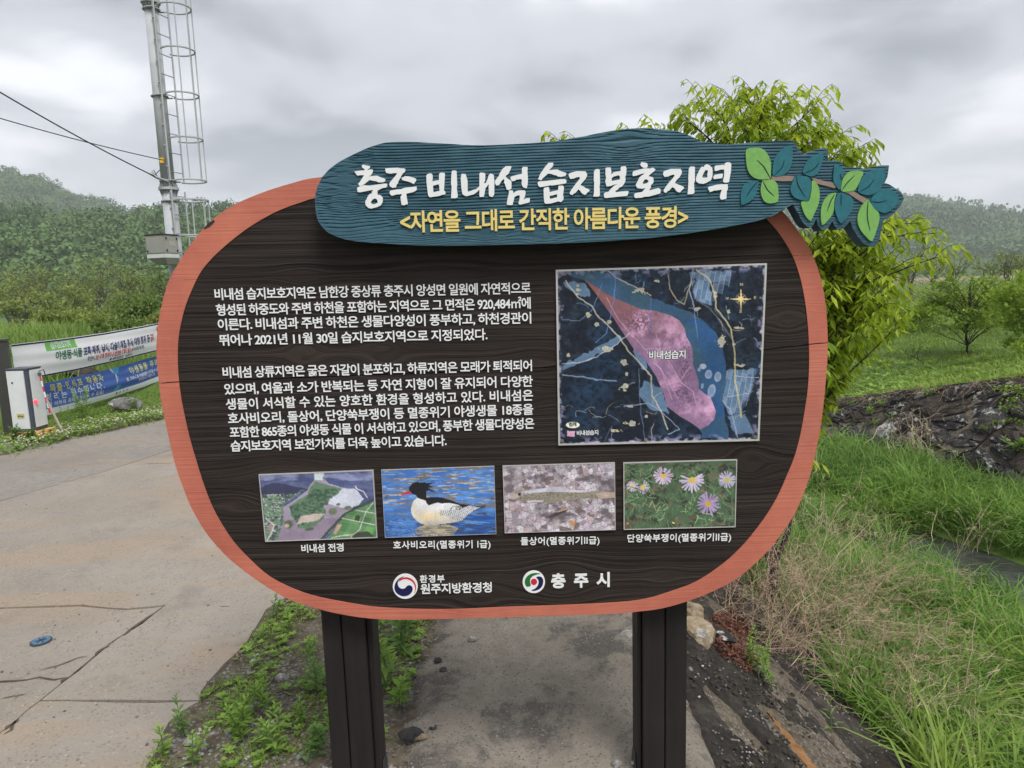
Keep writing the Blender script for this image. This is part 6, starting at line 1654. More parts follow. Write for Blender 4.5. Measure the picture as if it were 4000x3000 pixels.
# young tree on the slope
D_ = 19.0; b0 = place(3790, D_)
r = np.random.default_rng(31); tips = []
for k in range(58):
    an = r.uniform(0, 6.28); hh = r.uniform(0.40, 0.98); w_ = (1.05-0.75*abs(hh-0.55))*r.uniform(0.4, 1.0)*1.1
    tips.append((b0+np.array([math.cos(an)*w_, math.sin(an)*w_, hh*1.85]), max(0.28, hh*0.9-0.12)))
leafy_tree('young_tree', b0, tips, 32, 'young tree with a thin grey trunk and layered leaves alone on the grass slope', 0.100, 0.052, 8, 8, M_zel2, 0.34, 0.030, stemtop=b0+[0.0, 0, 1.7], droop=0.15)
# low leaning sapling on the slope, saplings over the stone wall
bs = on_g(3660, 1440)
leafy_tree('sapling', bs, [(P3(3500, 1368, np.hypot(*bs[:2])-0.2), .9), (P3(3530, 1395, np.hypot(*bs[:2])-0.1), .7), (P3(3590, 1362, np.hypot(*bs[:2])), .8), (P3(3620, 1350, np.hypot(*bs[:2])+0.1), .9)], 34, 'low leaning sapling lying over the mown slope above the stone wall', 0.075, 0.035, 4, 6, M_zel2, 0.16, 0.012, 'sapling', 0.2, P3(3560, 1385, np.hypot(*bs[:2])))
bs = on_g(3700, 1800); dd = np.hypot(*bs[:2])
leafy_tree('sapling', bs, [(P3(3860, 1672, dd-0.5), .6), (P3(3940, 1640, dd-0.6), .7), (P3(3985, 1655, dd-0.6), .7), (P3(3900, 1650, dd-0.6), .75), (P3(4060, 1560, dd-0.8), .95)], 35, 'bare leaning sapling over the stone wall with one bright leaf spray', 0.060, 0.030, 4, 6, M_zel2, 0.12, 0.014, 'sapling', 0.3, P3(4040, 1570, dd-0.8))
bs = on_g(4060, 1760); dd = np.hypot(*bs[:2])
leafy_tree('sapling', bs, [(P3(3900, 1520, dd-0.6), .8), (P3(3930, 1560, dd-0.6), .7), (P3(3960, 1510, dd-0.5), .9), (P3(3990, 1545, dd-0.4), .9), (P3(3905, 1590, dd-0.6), .6), (P3(4000, 1600, dd-0.3), .6), (P3(4040, 1520, dd), .9)], 36, 'bright yellow-green sapling reaching in over the stone wall at the right edge', 0.060, 0.030, 5, 7, M_zel2, 0.12, 0.016, 'sapling', 0.3, P3(4020, 1530, dd-0.2))

# ------------------------------------------------------------------ grass (stuff)
def grass_area(name, n, sampler, hlo, hhi, w, mat, seed, lean=(0.2, 1.0), clump=0.18, blades_per=12, tscale=0.5, tbase=0.45, wind=None):
    r = np.random.default_rng(seed); nc = n//blades_per; C = sampler(r, nc); nc = len(C)
    P = np.repeat(C, blades_per, 0); m = len(P); az0 = np.repeat(r.uniform(0, 6.28, nc), blades_per)
    if wind is not None: az0 = np.repeat(r.normal(wind, 0.9, nc), blades_per)
    P = P+np.c_[r.normal(size=(m, 2))*clump*0.5, np.zeros(m)]
    P[:, 2] = gz(P[:, 0], P[:, 1])-0.02
    hs = np.repeat(r.uniform(0.6, 1.0, nc)*(0.55+0.9*fbm(C[:, 0]*0.9, C[:, 1]*0.9, 3)), blades_per)
    h_ = (hlo+(hhi-hlo)*r.random(m))*hs*1.25; az = az0+r.normal(size=m)*0.9
    V, F3, F4 = blades_geo(P, h_, w*r.uniform(0.6, 1.3, m), az, r.uniform(*lean, m), r)
    tc = np.repeat(np.clip(tbase+tscale*(fbm(C[:, 0]*0.8+9, C[:, 1]*0.8, 3)-0.5)*1.6+0.25*(r.random(nc)-0.5), 0, 1), blades_per)
    tn = np.clip(tc+0.25*(r.random(m)-0.5), 0, 1)
    mb = MB(); mb.add(V, F3=F3, F4=F4, a=np.repeat(tn, 7)); return stuff(name, mb, mat)
def vis(P, lo=0.38, hi=0.86, y0=1.0): return P
def samp_bed(r, n):
    out = []
    while sum(len(o_) for o_ in out) < n:
        y = r.uniform(2.6, 13.5, n); u = r.uniform(0.25, 0.92, n); x = u*y; s_, t_ = st_of(x, y)
        # fewer far, keep the water strip and dark bank free
        dns = np.where((x < 2.15+0.25*np.sin(y*3)) & (y < 7), 0.0, 1.0)*np.where((np.abs(s_+2.45) < 0.60) & (t_ < -4.0+0.3*np.sin(s_*5)), 0.0, 1.0)*np.where((s_ > -4.2) & (s_ < -2.4) & (t_ < -3.4), 0.12, 1.0)*(s_ < 0.05)*np.clip(4.5/y, 0.35, 1)
        dns = dns*np.where((x < 2.45) & (y < 4.6), 0.25, 1.0)
        k = r.random(n) < dns; out.append(np.c_[x[k], y[k], np.zeros(k.sum())])
    return np.vstack(out)[:n]
grass_area('tall_grass', 58000, samp_bed, 0.20, 0.50, 0.0125, M_grass, 51, (0.3, 1.3), 0.11, 14, 1.1, 0.55)
def samp_slope(r, n):
    out = []
    while sum(len(o_) for o_ in out) < n:
        y = 9.5+24*r.random(n)**1.6; u = r.uniform(0.22, 0.90, n); x = u*y; s_, t_ = st_of(x, y); k = s_ > WH+0.02; out.append(np.c_[x[k], y[k], np.zeros(k.sum())])
    return np.vstack(out)[:n]
grass_area('meadow_grass', 54000, samp_slope, 0.05, 0.22, 0.016, M_grassy, 52, (0.3, 1.2), 0.30, 9, 0.7, 0.5)
def samp_left(r, n):
    out = []
    while sum(len(o_) for o_ in out) < n:
        y = r.uniform(7.5, 24, n); u = r.uniform(-0.95, -0.30, n); x = u*y; e_ = (left_edge(y)-x)*0.92; k = (e_ > 3.0+0.8*fbm(x, y, 2)) & ((u < -0.62) | (r.random(n) < 0.3)); out.append(np.c_[x[k], y[k], np.zeros(k.sum())])
    return np.vstack(out)[:n]
grass_area('reeds', 31000, samp_left, 0.22, 0.55, 0.016, M_reed, 53, (0.15, 0.8), 0.30, 12, 0.9, 0.5)
def samp_verge(r, n):
    out = []
    while sum(len(o_) for o_ in out) < n:
        y = r.uniform(6.8, 14, n); e_ = r.uniform(0.0, 2.8, n)**1.0; x = left_edge(y)-e_/0.92; k = fbm(x*1.6, y*1.6, 3) > 0.40; out.append(np.c_[x[k], y[k], np.zeros(k.sum())])
    return np.vstack(out)[:n]
grass_area('verge_grass', 16000, samp_verge, 0.03, 0.11, 0.009, M_grassy, 54, (0.3, 1.3), 0.2, 10, 0.6, 0.45)
# leafy ground cover on the meadow
r = np.random.default_rng(58); C = samp_slope(r, 3200); k = fbm(C[:, 0]*0.7+30, C[:, 1]*0.7, 3) > 0.44; C = C[k]; mb = MB()
for c in C:
    c = np.array([c[0], c[1], float(gz(c[0], c[1]))]); m = r.integers(5, 9); an = r.uniform(0, 6.28)+np.arange(m)*2.4; L = r.uniform(0.05, 0.13)
    V, F = leaf_geo(np.repeat(c[None]+[0, 0, r.uniform(0, 0.10)], m, 0), np.stack([np.cos(an), np.sin(an), r.uniform(0.1, 1.0, m)], 1), np.tile([0, 0, 1.0], (m, 1)), L, L*0.5, 0.1, 0.4); mb.add(V, F3=F, a=np.clip(r.uniform(0.1, 1.0), 0, 1))
stuff('meadow_weeds', mb, M_weed)
# low ground weeds in the strip by the posts
def samp_strip(r, n):
    out = []
    while sum(len(o_) for o_ in out) < n:
        x = r.uniform(lo[0], hi[0], n*3); y = r.uniform(lo[1], min(hi[1], 7), n*3); k = pip(x, y, stripP) & (fbm(x*3.1+5, y*3.1, 3) > 0.47); out.append(np.c_[x[k], y[k], np.zeros(k.sum())])
    return np.vstack(out)[:n]
lo, hi = stripP.min(0), stripP.max(0)
r = np.random.default_rng(61); C = samp_strip(r, 1500); mb = MB()
for c in C:
    k = r.integers(5, 11); an = r.uniform(0, 6.28)+np.arange(k)*2.4; L = r.uniform(0.010, 0.032); up = r.uniform(0.15, 0.8, k)
    D = np.stack([np.cos(an), np.sin(an), up], 1); V, F = leaf_geo(np.repeat(c[None]+[0, 0, r.uniform(0.0, 0.03)], k, 0), D, np.tile([0, 0, 1.0], (k, 1)), L, L*0.45, 0.1, 0.4)
    mb.add(V, F3=F, a=np.clip(r.uniform(0.2, 0.9)+0.1*r.normal(), 0, 1))
stuff('ground_weeds', mb, M_weed)
def samp_strip2(r, n): return samp_strip(r, n)
grass_area('short_grass', 9000, samp_strip2, 0.02, 0.075, 0.0032, M_grassy, 62, (0.3, 1.4), 0.05, 9, 0.5, 0.45)
# moss-like yellowish creeping cover
r = np.random.default_rng(63); C = samp_strip(r, 9000); k = fbm(C[:, 0]*4+20, C[:, 1]*4, 3) > 0.5; C = C[k]; n = len(C)
V, F = quad_leaf(C+[0, 0, 0.008]+np.c_[np.zeros((n, 2)), r.uniform(0, 0.012, n)], r.normal(size=(n, 3))*[1, 1, 0.3], np.tile([0, 0, 1.0], (n, 1))+0.4*r.normal(size=(n, 3)), r.uniform(0.005, 0.012, n), r.uniform(0.004, 0.008, n))
mb = MB(); mb.add(V, F4=F, a=np.repeat(r.random(n), 4)); stuff('moss', mb, leafmat('yellow_moss', (0.10, 0.12, 0.02), (0.26, 0.26, 0.05), 0.2, 0.8))
# dead plant litter
r = np.random.default_rng(64); C = samp_strip(r, 900); n = len(C); an = r.uniform(0, 6.28, n)
V, F = quad_leaf(C+[0, 0, 0.008], np.c_[np.cos(an), np.sin(an), 0.1*r.normal(size=n)], np.tile([0, 0, 1.0], (n, 1)), r.uniform(0.02, 0.09, n), r.uniform(0.0012, 0.003, n))
mb = MB(); mb.add(V, F4=F); stuff('dry_litter', mb, M_straw)

# ------------------------------------------------------------------ individual weeds
W1 = 'leafy weeds in the strip by the left post'
def weed(px, py, h, nl, L, W, seed, label, group, mat=None, nst=1, spread=0.25, up=0.55, stem_r=0.0028, jag_=False, base=None):
    r = np.random.default_rng(seed); b = on_g(px, py) if base is None else np.array(base, float)
    big = 1.45 if group == W1 else 1.0; L, W = L*big, W*big*1.05; h = h*(1.15 if group == W1 else 1.0); root = empty('weed', b, label, 'weed', group); ms = MB(); ml = MB()
    for s_ in range(nst):
        an = r.uniform(0, 6.28); hh = h*r.uniform(0.65, 1.0) if s_ else h; tip = b+np.array([math.cos(an)*spread*hh*(0.4 if nst == 1 else 1), math.sin(an)*spread*hh*(0.4 if nst == 1 else 1), hh])
        P = limb_pts(b+[r.normal()*0.01*nst, r.normal()*0.01*nst, 0], tip, r, 0.03, 0.03, 7); ms.tube(P, np.linspace(stem_r, stem_r*0.5, 7), 5, cap=False)
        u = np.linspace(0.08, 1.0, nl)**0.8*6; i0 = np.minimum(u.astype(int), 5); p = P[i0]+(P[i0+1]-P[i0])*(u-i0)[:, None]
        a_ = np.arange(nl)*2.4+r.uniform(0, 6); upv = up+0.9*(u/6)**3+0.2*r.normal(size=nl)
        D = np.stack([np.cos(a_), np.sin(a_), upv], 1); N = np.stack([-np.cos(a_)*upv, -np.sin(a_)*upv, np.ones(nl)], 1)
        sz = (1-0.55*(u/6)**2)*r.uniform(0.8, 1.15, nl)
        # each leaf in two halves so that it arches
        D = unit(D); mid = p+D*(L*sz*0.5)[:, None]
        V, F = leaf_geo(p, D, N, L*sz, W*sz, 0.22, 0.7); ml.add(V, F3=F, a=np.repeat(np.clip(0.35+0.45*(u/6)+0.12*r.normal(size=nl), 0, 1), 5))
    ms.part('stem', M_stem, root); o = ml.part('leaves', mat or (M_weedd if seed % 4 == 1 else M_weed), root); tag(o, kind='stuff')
    return root
W1 = 'leafy weeds in the strip by the left post'
WD = [(1530, 2700, .30, 30, .080, .022, 'tallest leafy weed, lance-shaped leaves, right against the left sign post', 2), (1560, 2560, .26, 28, .075, .021, 'leafy weed behind the tallest one beside the left post', 2), (1590, 2470, .22, 26, .070, .020, 'leafy weed under the orange rim at the path edge', 2),
      (1490, 2480, .24, 24, .075, .022, 'leafy weed touching the left post just below the orange rim', 2), (1545, 2800, .13, 18, .055, .020, 'low broad-leaved weed at the foot of the tallest one', 2),
      (1080, 2430, .14, 18, .035, .010, 'upright weed at the road edge just below the orange rim', 2), (1130, 2480, .10, 16, .030, .010, 'small weed right of the upright one below the rim', 2), (1040, 2520, .09, 16, .034, .010, 'small pale weed overhanging the road edge', 2),
      (1230, 2580, .10, 16, .040, .015, 'broad pale weed in the middle of the strip', 2), (1230, 2700, .15, 20, .060, .014, 'dark-leaved weed leaning on the left side of the post', 2),
      (1000, 2830, .17, 24, .045, .012, 'clump of upright bright weeds in the lower strip', 5), (940, 2900, .16, 22, .045, .012, 'bright weed clump left of the lower clump', 4), (1060, 2950, .15, 22, .045, .012, 'bright weed clump at the bottom centre of the strip', 4),
      (720, 2900, .14, 20, .040, .012, 'upright weed at the road edge near the bottom', 2), (650, 2970, .12, 20, .045, .013, 'star-shaped weed on the road edge at the bottom', 1), (800, 2990, .12, 18, .040, .012, 'weed at the bottom edge between the star-shaped weed and the clumps', 2),
      (1010, 2790, .13, 20, .040, .012, 'pale weed just above the lower clump', 3), (1240, 2960, .13, 26, .035, .012, 'feathery mugwort at the foot of the left post', 5), (1160, 2850, .10, 18, .030, .010, 'short weed between the clumps and the post', 3), (870, 2780, .06, 14, .030, .008, 'flat rosette weed at the slab corner', 1), (1170, 2420, .06, 14, .028, .012, 'flat rosette weed near the rim shadow', 1)]
for k, (px, py, h_, nl, L, W, lb, ns) in enumerate(WD): weed(px, py, h_, nl, L, W, 500+k, lb, W1, nst=ns, stem_r=0.0022+0.002*(h_ > .2))
# weeds on the bank and verge
for k, (px, py, h_, nl, L, W, lb, ns, gp, mt) in enumerate([
        (2960, 2640, .24, 26, .042, .016, 'leafy mugwort clump below the dead leaves on the dark bank', 7, 'weeds on the stream bank', M_weed), (3010, 2500, .28, 24, .045, .016, 'taller mugwort clump behind the dark bank', 6, 'weeds on the stream bank', M_weedd),
        (2930, 2380, .20, 18, .040, .015, 'green weed among the dead brush just right of the rim', 4, 'weeds on the stream bank', M_weed), (3250, 2870, .16, 10, .09, .010, 'grassy tuft growing on the bare bank', 1, 'weeds on the stream bank', M_weed), (3700, 2990, .16, 16, .060, .028, 'bright broad-leaved weed at the bottom right corner', 2, 'weeds on the stream bank', M_weed),
        (330, 1640, .48, 30, .12, .035, 'tall weed before the lower edge of the blue banner', 5, 'weeds on the verge', M_weed), (255, 1670, .30, 24, .09, .025, 'thin weed left of the tall one by the banner', 2, 'weeds on the verge', M_weed), (520, 1610, .32, 24, .09, .03, 'weed in front of the right end of the blue banner', 3, 'weeds on the verge', M_weedd), (60, 1725, .20, 26, .07, .03, 'dark green weeds left of the yellow kerb block', 7, 'weeds on the verge', M_weedd), (120, 1728, .16, 24, .06, .028, 'dark green weeds touching the yellow kerb block', 7, 'weeds on the verge', M_weedd)]):
    weed(px, py, h_, nl, L, W, 540+k, lb, gp, mt, ns)
for k, (px, py, sz, lb) in enumerate([(3400, 1520, .16, 'green tuft at the wall crest, leftmost'), (3508, 1520, .12, 'green tuft at the wall crest in the middle'), (3625, 1565, .17, 'green tuft beside the pale wall stone'), (3430, 1608, .15, 'upper of two green tufts low on the wall'), (3408, 1635, .14, 'lower of two green tufts low on the wall'), (3475, 1655, .09, 'tiny green tuft near the wall foot'), (3420, 1672, .08, 'lowest tiny tuft on the stone wall'), (3545, 1500, .09, 'tiny tuft on the wall crest'), (3950, 1790, .26, 'large grassy tuft at the right end of the wall'), (3325, 1594, .08, 'tiny tuft on the left part of the wall')]):
    q = on_g(px, py); q[2] += 0.05
    weed(px, py, sz, 14, sz*0.7, sz*0.13, 560+k, lb, 'tufts growing on the stone wall', M_weed, 5, 0.9, base=q)
# dandelion seed head
c = on_g(1545, 2540); b = c+[0, 0, 0.0]; root = empty('dandelion', b, 'white dandelion seed head just under the orange rim by the left post', 'flower')
hc = P3(1543, 2454, np.hypot(*b[:2])+0.02); mb = MB(); mb.tube(limb_pts(b, hc, r, 0.02, 0.02, 6), 0.0016, 5); mb.part('stem', M_stem, root)
n = 260; d = unit(np.random.default_rng(2).normal(size=(n, 3))); V, F = quad_leaf(hc+d*0.011, d, np.cross(d, [0.3, 0.2, 1]), 0.013, 0.0022); mb = MB(); mb.add(V, F4=F); o = mb.part('seed_head', simple('seed_fluff', (0.62, 0.62, 0.58), 0.9), root); tag(o, kind='stuff')

# ------------------------------------------------------------------ dead brush, leaves, straw
def ribbon(mb, P, w, r):
    P = np.asarray(P); T = np.gradient(P, axis=0); s_ = unit(np.cross(T, r.normal(size=3))); n = len(P); ww = np.linspace(w, w*0.35, n)[:, None]/2
    V = np.vstack([P+s_*ww, P-s_*ww]); k = np.arange(n-1); mb.add(V, F4=np.stack([k, k+1, n+k+1, n+k], 1), a=r.random())
def brush(name, px, py, n, reach, dirs, seed, mat, twigs=7, w=0.0028, hmul=1.0, spreadb=0.12):
    r = np.random.default_rng(seed); b = on_g(px, py); mb = MB()
    for k in range(n):
        dx, dz = dirs[r.integers(0, len(dirs))]; an = math.atan2(0.0, 1)+r.normal()*0.9; L = reach*r.uniform(0.45, 1.0)
        e_ = b+np.array([dx*L*math.cos(an)+r.normal()*0.10, math.sin(an)*L*0.9, dz*L*hmul*r.uniform(0.6, 1.1)])
        e_[2] = max(e_[2], float(gz(e_[0], e_[1]))+0.03)
        P = limb_pts(b+r.normal(size=3)*[spreadb, spreadb, 0.01], e_, r, r.uniform(0.05, 0.22), 0.06, 8); P[:, 2] = np.maximum(P[:, 2], gz(P[:, 0], P[:, 1])+0.02)
        ribbon(mb, P, w*r.uniform(0.7, 1.5), r)
        for q in range(twigs):
            i0 = r.integers(3, 7); p0 = P[i0]+(P[i0+1]-P[i0])*r.random(); fw = unit(P[i0+1]-P[i0]); e2 = p0+(fw+0.55*r.normal(size=3))*L*0.16*r.uniform(0.5, 1.2)
            Q = limb_pts(p0, e2, r, 0.05, 0.08, 4); ribbon(mb, Q, w*0.55, r)
            for u in range(3):
                e3 = Q[r.integers(1, 4)]+r.normal(size=3)*0.022; ribbon(mb, np.array([Q[2], (Q[2]+e3)/2+r.normal(size=3)*0.004, e3]), w*0.9, r)
    return stuff(name, mb, mat)
DR = [(1.0, 0.55), (1.0, 0.35), (0.9, 0.75), (0.6, 0.95), (-0.35, 0.8), (0.2, 1.0), (1.0, 0.2)]
brush('dead_brush', 3010, 2540, 85, 1.05, DR, 71, M_brush)
brush('dead_brush', 3180, 2560, 75, 1.00, DR, 72, M_brush)
brush('dead_brush', 3350, 2760, 42, 0.85, DR[:4]+[(-0.7, 0.7)], 73, M_brush)
brush('dead_brush', 2880, 2420, 55, 0.80, DR, 74, M_brush)
brush('dead_brush', 3300, 2380, 60, 1.0, DR, 75, M_brush)
brush('dead_brush', 3480, 2900, 34, 0.8, [(-0.7, 0.6), (0.5, 0.9), (0.9, 0.5), (-0.2, 1.0)], 78, M_straw, 3, 0.0032)
brush('dry_grass', 3560, 1800, 60, 0.80, [(0.3, 1.0), (-0.5, 1.0), (0.1, 1.1), (0.6, 0.8)], 76, M_straw, 1, 0.007, 1.0, 0.2)
brush('dry_grass', 3780, 2180, 22, 0.75, [(0.3, 1.1), (-0.4, 1.0), (0.7, 0.9)], 77, M_straw, 1, 0.0045)
brush('dry_grass', 3230, 2180, 26, 0.8, [(0.3, 1.1), (-0.2, 1.0), (0.5, 0.9)], 79, M_straw, 3, 0.004)
# dry roots hanging along the wall crest
r = np.random.default_rng(81); mb = MB()
for k in range(420):
    t_ = r.uniform(-6, 3); q_ = 1.02-abs(r.normal())*0.05; p0 = wallP(np.array(t_), np.array(q_), np.array(0.08)); e_ = wallP(np.array(t_+r.normal()*0.22), np.array(q_-r.uniform(-0.05, 0.22)), np.array(0.10+0.05*r.random()))
    ribbon(mb, limb_pts(p0, e_, r, 0.08, 0.15, 5), 0.006, r)
stuff('dry_litter', mb, M_brush)
r = np.random.default_rng(82); mb = MB()
for k in range(520):
    x = r.uniform(3.6, 14); y = x/r.uniform(0.42, 0.80); s_, t_ = st_of(x, y)
    if s_ < WH or y > 20: continue
    z = float(gz(x, y)); an = r.uniform(0, 6.28); L = r.uniform(0.1, 0.5); p0 = np.array([x, y, z+0.04]); e_ = p0+[math.cos(an)*L, math.sin(an)*L, r.uniform(-0.01, 0.06)]
    ribbon(mb, limb_pts(p0, e_, r, 0.06, 0.1, 4), 0.006, r)
stuff('dry_litter', mb, M_brush)
def samp_corner(r, n):
    c_ = [on_g(r.uniform(3640, 4250), r.uniform(2620, 3300)) for _ in range(n)]; return np.array([[q[0], q[1], 0] for q in c_])
grass_area('broad_grass', 1500, samp_corner, 0.28, 0.62, 0.017, M_grassy, 57, (0.25, 1.1), 0.10, 10, 0.6, 0.5)
def samp_mid(r, n):
    c_ = [on_g(r.uniform(3250, 4100), r.uniform(1980, 2500)) for _ in range(n)]; c_ = [q for q in c_ if not (-4.3 < st_of(q[0], q[1])[0] < -1.6 and st_of(q[0], q[1])[1] < -3.7)]; return np.array([[q[0], q[1], 0] for q in c_])
grass_area('broad_grass', 2400, samp_mid, 0.22, 0.52, 0.016, M_grassy, 59, (0.4, 1.4), 0.14, 12, 0.6, 0.5)
r = np.random.default_rng(88); C = samp_strip(r, 260); n = len(C)
V, F = leaf_geo(C+[0, 0, 0.010], r.normal(size=(n, 3))*[1, 1, 0.2], np.tile([0, 0, 1.0], (n, 1))+0.4*r.normal(size=(n, 3)), r.uniform(0.012, 0.035, n), r.uniform(0.006, 0.016, n), 0.3, 0.2)
mb = MB(); mb.add(V, F3=F, a=np.repeat(r.random(n), 5)); stuff('dead_leaves', mb, leafmat('dead_leaf_tan', (0.08, 0.045, 0.022), (0.30, 0.20, 0.11), 0.1, 0.7))
# tall single dry stalks
for k, (px, py, tx, ty, w_, lb) in enumerate([(3740, 2900, 3812, 2408, .0055, 'tallest pale dry stalk near the right edge, leaning slightly right'), (3620, 2690, 3715, 2435, .0050, 'pale dry stalk bent over at its tip left of the tallest one'), (3385, 2720, 3384, 2515, .0040, 'thin straight dry stalk in the middle of the brush'), (3300, 2760, 3342, 2605, .0042, 'short dry stalk with a side shoot left of the thin straight one'),
        (3595, 2720, 3588, 2420, .0028, 'hair-thin dry stalk right of the brush'), (3860, 2860, 3915, 2690, .0035, 'dry stalk bowed left at the right edge'), (3700, 2230, 3660, 2130, .0040, 'dry stalk above the stream, left one'), (3720, 2210, 3790, 2050, .0032, 'dry stalk above the stream with drooping head'), (2990, 2540, 3430, 2010, .0050, 'long diagonal dry stem rising to the right across the green grass')]):
    b = on_g(px, py); r = np.random.default_rng(600+k); D0 = np.hypot(*b[:2]); e_ = P3(tx, ty, D0+0.1)
    mb = MB(); P = limb_pts(b, e_, r, 0.02, 0.03, 8); mb.tube(P, np.linspace(w_*0.6, w_*0.35, 8), 5)
    if k in (1, 3, 5): mb.tube(limb_pts(P[-1], P[-1]+[0.10*(1 if k != 5 else -0.3), 0.05, -0.05], r, 0.1, 0.05, 5), w_*0.28, 4)
    mb.thing('dry_stalk', M_straw, lb, 'stalk', 'tall dry stalks on the stream bank', base=b)
# dead leaves on the bank
r = np.random.default_rng(83); V_ = []; 
poly_ = np.array([on_g(px, py)[:2] for px, py in ((2760, 2440), (2850, 2400), (2940, 2480), (2960, 2600), (2930, 2660), (2830, 2610), (2740, 2540))])
pl, ph = poly_.min(0), poly_.max(0); P = []
while len(P) < 1500:
    x, y = r.uniform(pl[0], ph[0]), r.uniform(pl[1], ph[1])
    if pip(np.array([x]), np.array([y]), poly_)[0]: P.append((x, y, 0))
P = np.array(P); 
ii = np.clip(((P[:, 0]-bx[0])/0.022).astype(int), 0, len(bx)-1); jj = np.clip(((P[:, 1]-by[0])/0.028).astype(int), 0, len(by)-1)
P[:, 2] = BZ[jj, ii]+r.uniform(0.004, 0.03, len(P)); n = len(P)
V, F = leaf_geo(P, r.normal(size=(n, 3))*[1, 1, 0.35], np.tile([0, 0, 1.0], (n, 1))+0.5*r.normal(size=(n, 3)), r.uniform(0.018, 0.038, n), r.uniform(0.010, 0.018, n), 0.3, 0.3)
mb = MB(); mb.add(V, F3=F, a=np.repeat(r.random(n), 5)); stuff('dead_leaves', mb, leafmat('dead_leaf_red_brown', (0.035, 0.014, 0.010), (0.20, 0.075, 0.040), 0.1, 0.6))
# long rusty splinter lying on the bank
b0 = on_g(3000, 2790); b1 = on_g(3190, 3040); r = np.random.default_rng(84); n = 16; u = np.linspace(0, 1, n)
C = b0+(b1-b0)*u[:, None]; d = unit(b1-b0); s_ = unit(np.cross(d, [0, 0, 1.0])); upn = np.cross(s_, d); wdt = 0.004+0.018*np.minimum(u*1.8, 1)+0.006*r.normal(size=n)
bzf = lambda p: BZ[np.clip(((p[:, 1]-by[0])/0.028).astype(int), 0, len(by)-1), np.clip(((p[:, 0]-bx[0])/0.022).astype(int), 0, len(bx)-1)]
zc_ = np.maximum.accumulate(np.zeros(n))+bzf(C); zc_ = np.polyval(np.polyfit(u, zc_, 2), u)+0.02; C[:, 2] = zc_
V = np.vstack([C+s_*wdt[:, None], C-s_*wdt[:, None], C+s_*wdt[:, None]*1.1-[0, 0, 0.012], C-s_*wdt[:, None]*1.1-[0, 0, 0.012]]); k = np.arange(n-1)
F = np.concatenate([np.stack([k, n+k, n+k+1, k+1], 1), np.stack([k, k+1, 2*n+k+1, 2*n+k], 1), np.stack([n+k+1, n+k, 3*n+k, 3*n+k+1], 1)])
thing1('stone_shard', V, [F], simple('rusty_orange_stone', (0.20, 0.105, 0.045), 0.9, 0.2, 0.35, 24, bump=0.6), 'long rusty orange shard lying on the dark bank at the bottom right', 'shard', base=b0)
# white clover heads along the road edge
r = np.random.default_rng(85); mb = MB(); ml = MB(); V0, F0 = proto[0]
for k in range(420):
    y = r.uniform(7.6, 10.5); e_ = abs(r.normal())*0.28; x = left_edge(y)-0.05-e_; z = float(gz(x, y))+r.uniform(0.05, 0.13); mb.add(V0*r.uniform(0.010, 0.017)+[x, y, z], F3=F0)
for k in range(2600):
    y = r.uniform(7.2, 12.5); e_ = abs(r.normal())*0.5; x = left_edge(y)-0.02-e_; z = float(gz(x, y))+r.uniform(0.01, 0.09); an = r.uniform(0, 6.28, 3)
    V, F = leaf_geo(np.repeat([[x, y, z]], 3, 0), np.stack([np.cos(an), np.sin(an), np.full(3, 0.4)], 1), np.tile([0, 0, 1.0], (3, 1)), 0.035, 0.028, 0.1, 0.2); ml.add(V, F3=F, a=r.random())
stuff('clover_flowers', mb, simple('clover_white', (0.55, 0.50, 0.42), 0.8)); stuff('clover_leaves', ml, M_weed)
# ------------------------------------------------------------------ steel pole with caged ladder
M_galv = simple('galvanised_steel', (0.40, 0.415, 0.43), 0.6, 0.3, 0.12, 3)
M_galvd = simple('galvanised_dark', (0.27, 0.28, 0.29), 0.6, 0.3, 0.2, 5)
M_cab = simple('cabinet_beige_grey', (0.285, 0.280, 0.255), 0.5, 0.4, 0.06, 4)
M_cabw = simple('bracket_white', (0.55, 0.57, 0.56), 0.5, 0.4, 0.06, 4)
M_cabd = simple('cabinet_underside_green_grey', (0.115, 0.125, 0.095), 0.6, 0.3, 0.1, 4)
M_black = simple('black_rubber', (0.015, 0.015, 0.016), 0.6)
PD_ = 18.0
pb = P3(700, 1160, PD_); pb[2] = float(gz(pb[0], pb[1]))
pxx, pyy = pb[0], pb[1]
POLE = empty('steel_pole', pb, 'tall galvanised steel pole with caged ladder and grey cabinet', 'pole')
zf = z_at(655, 738, PD_)     # flange height
def vt(z0, z1, r0, r1, n=24): 
    mb = MB(); mb.tube([(pxx, pyy, z0), (pxx, pyy, z1)], [r0, r1], n); return mb
vt(pb[2], zf, 0.172, 0.155).part('lower_shaft', M_galv, POLE, True)
zf2 = z_at(582, 8, PD_)
vt(zf, zf2, 0.145, 0.135).part('upper_shaft', M_galv, POLE, True)
vt(zf2, zf2+5, 0.125, 0.110).part('top_shaft', M_galv, POLE, True)
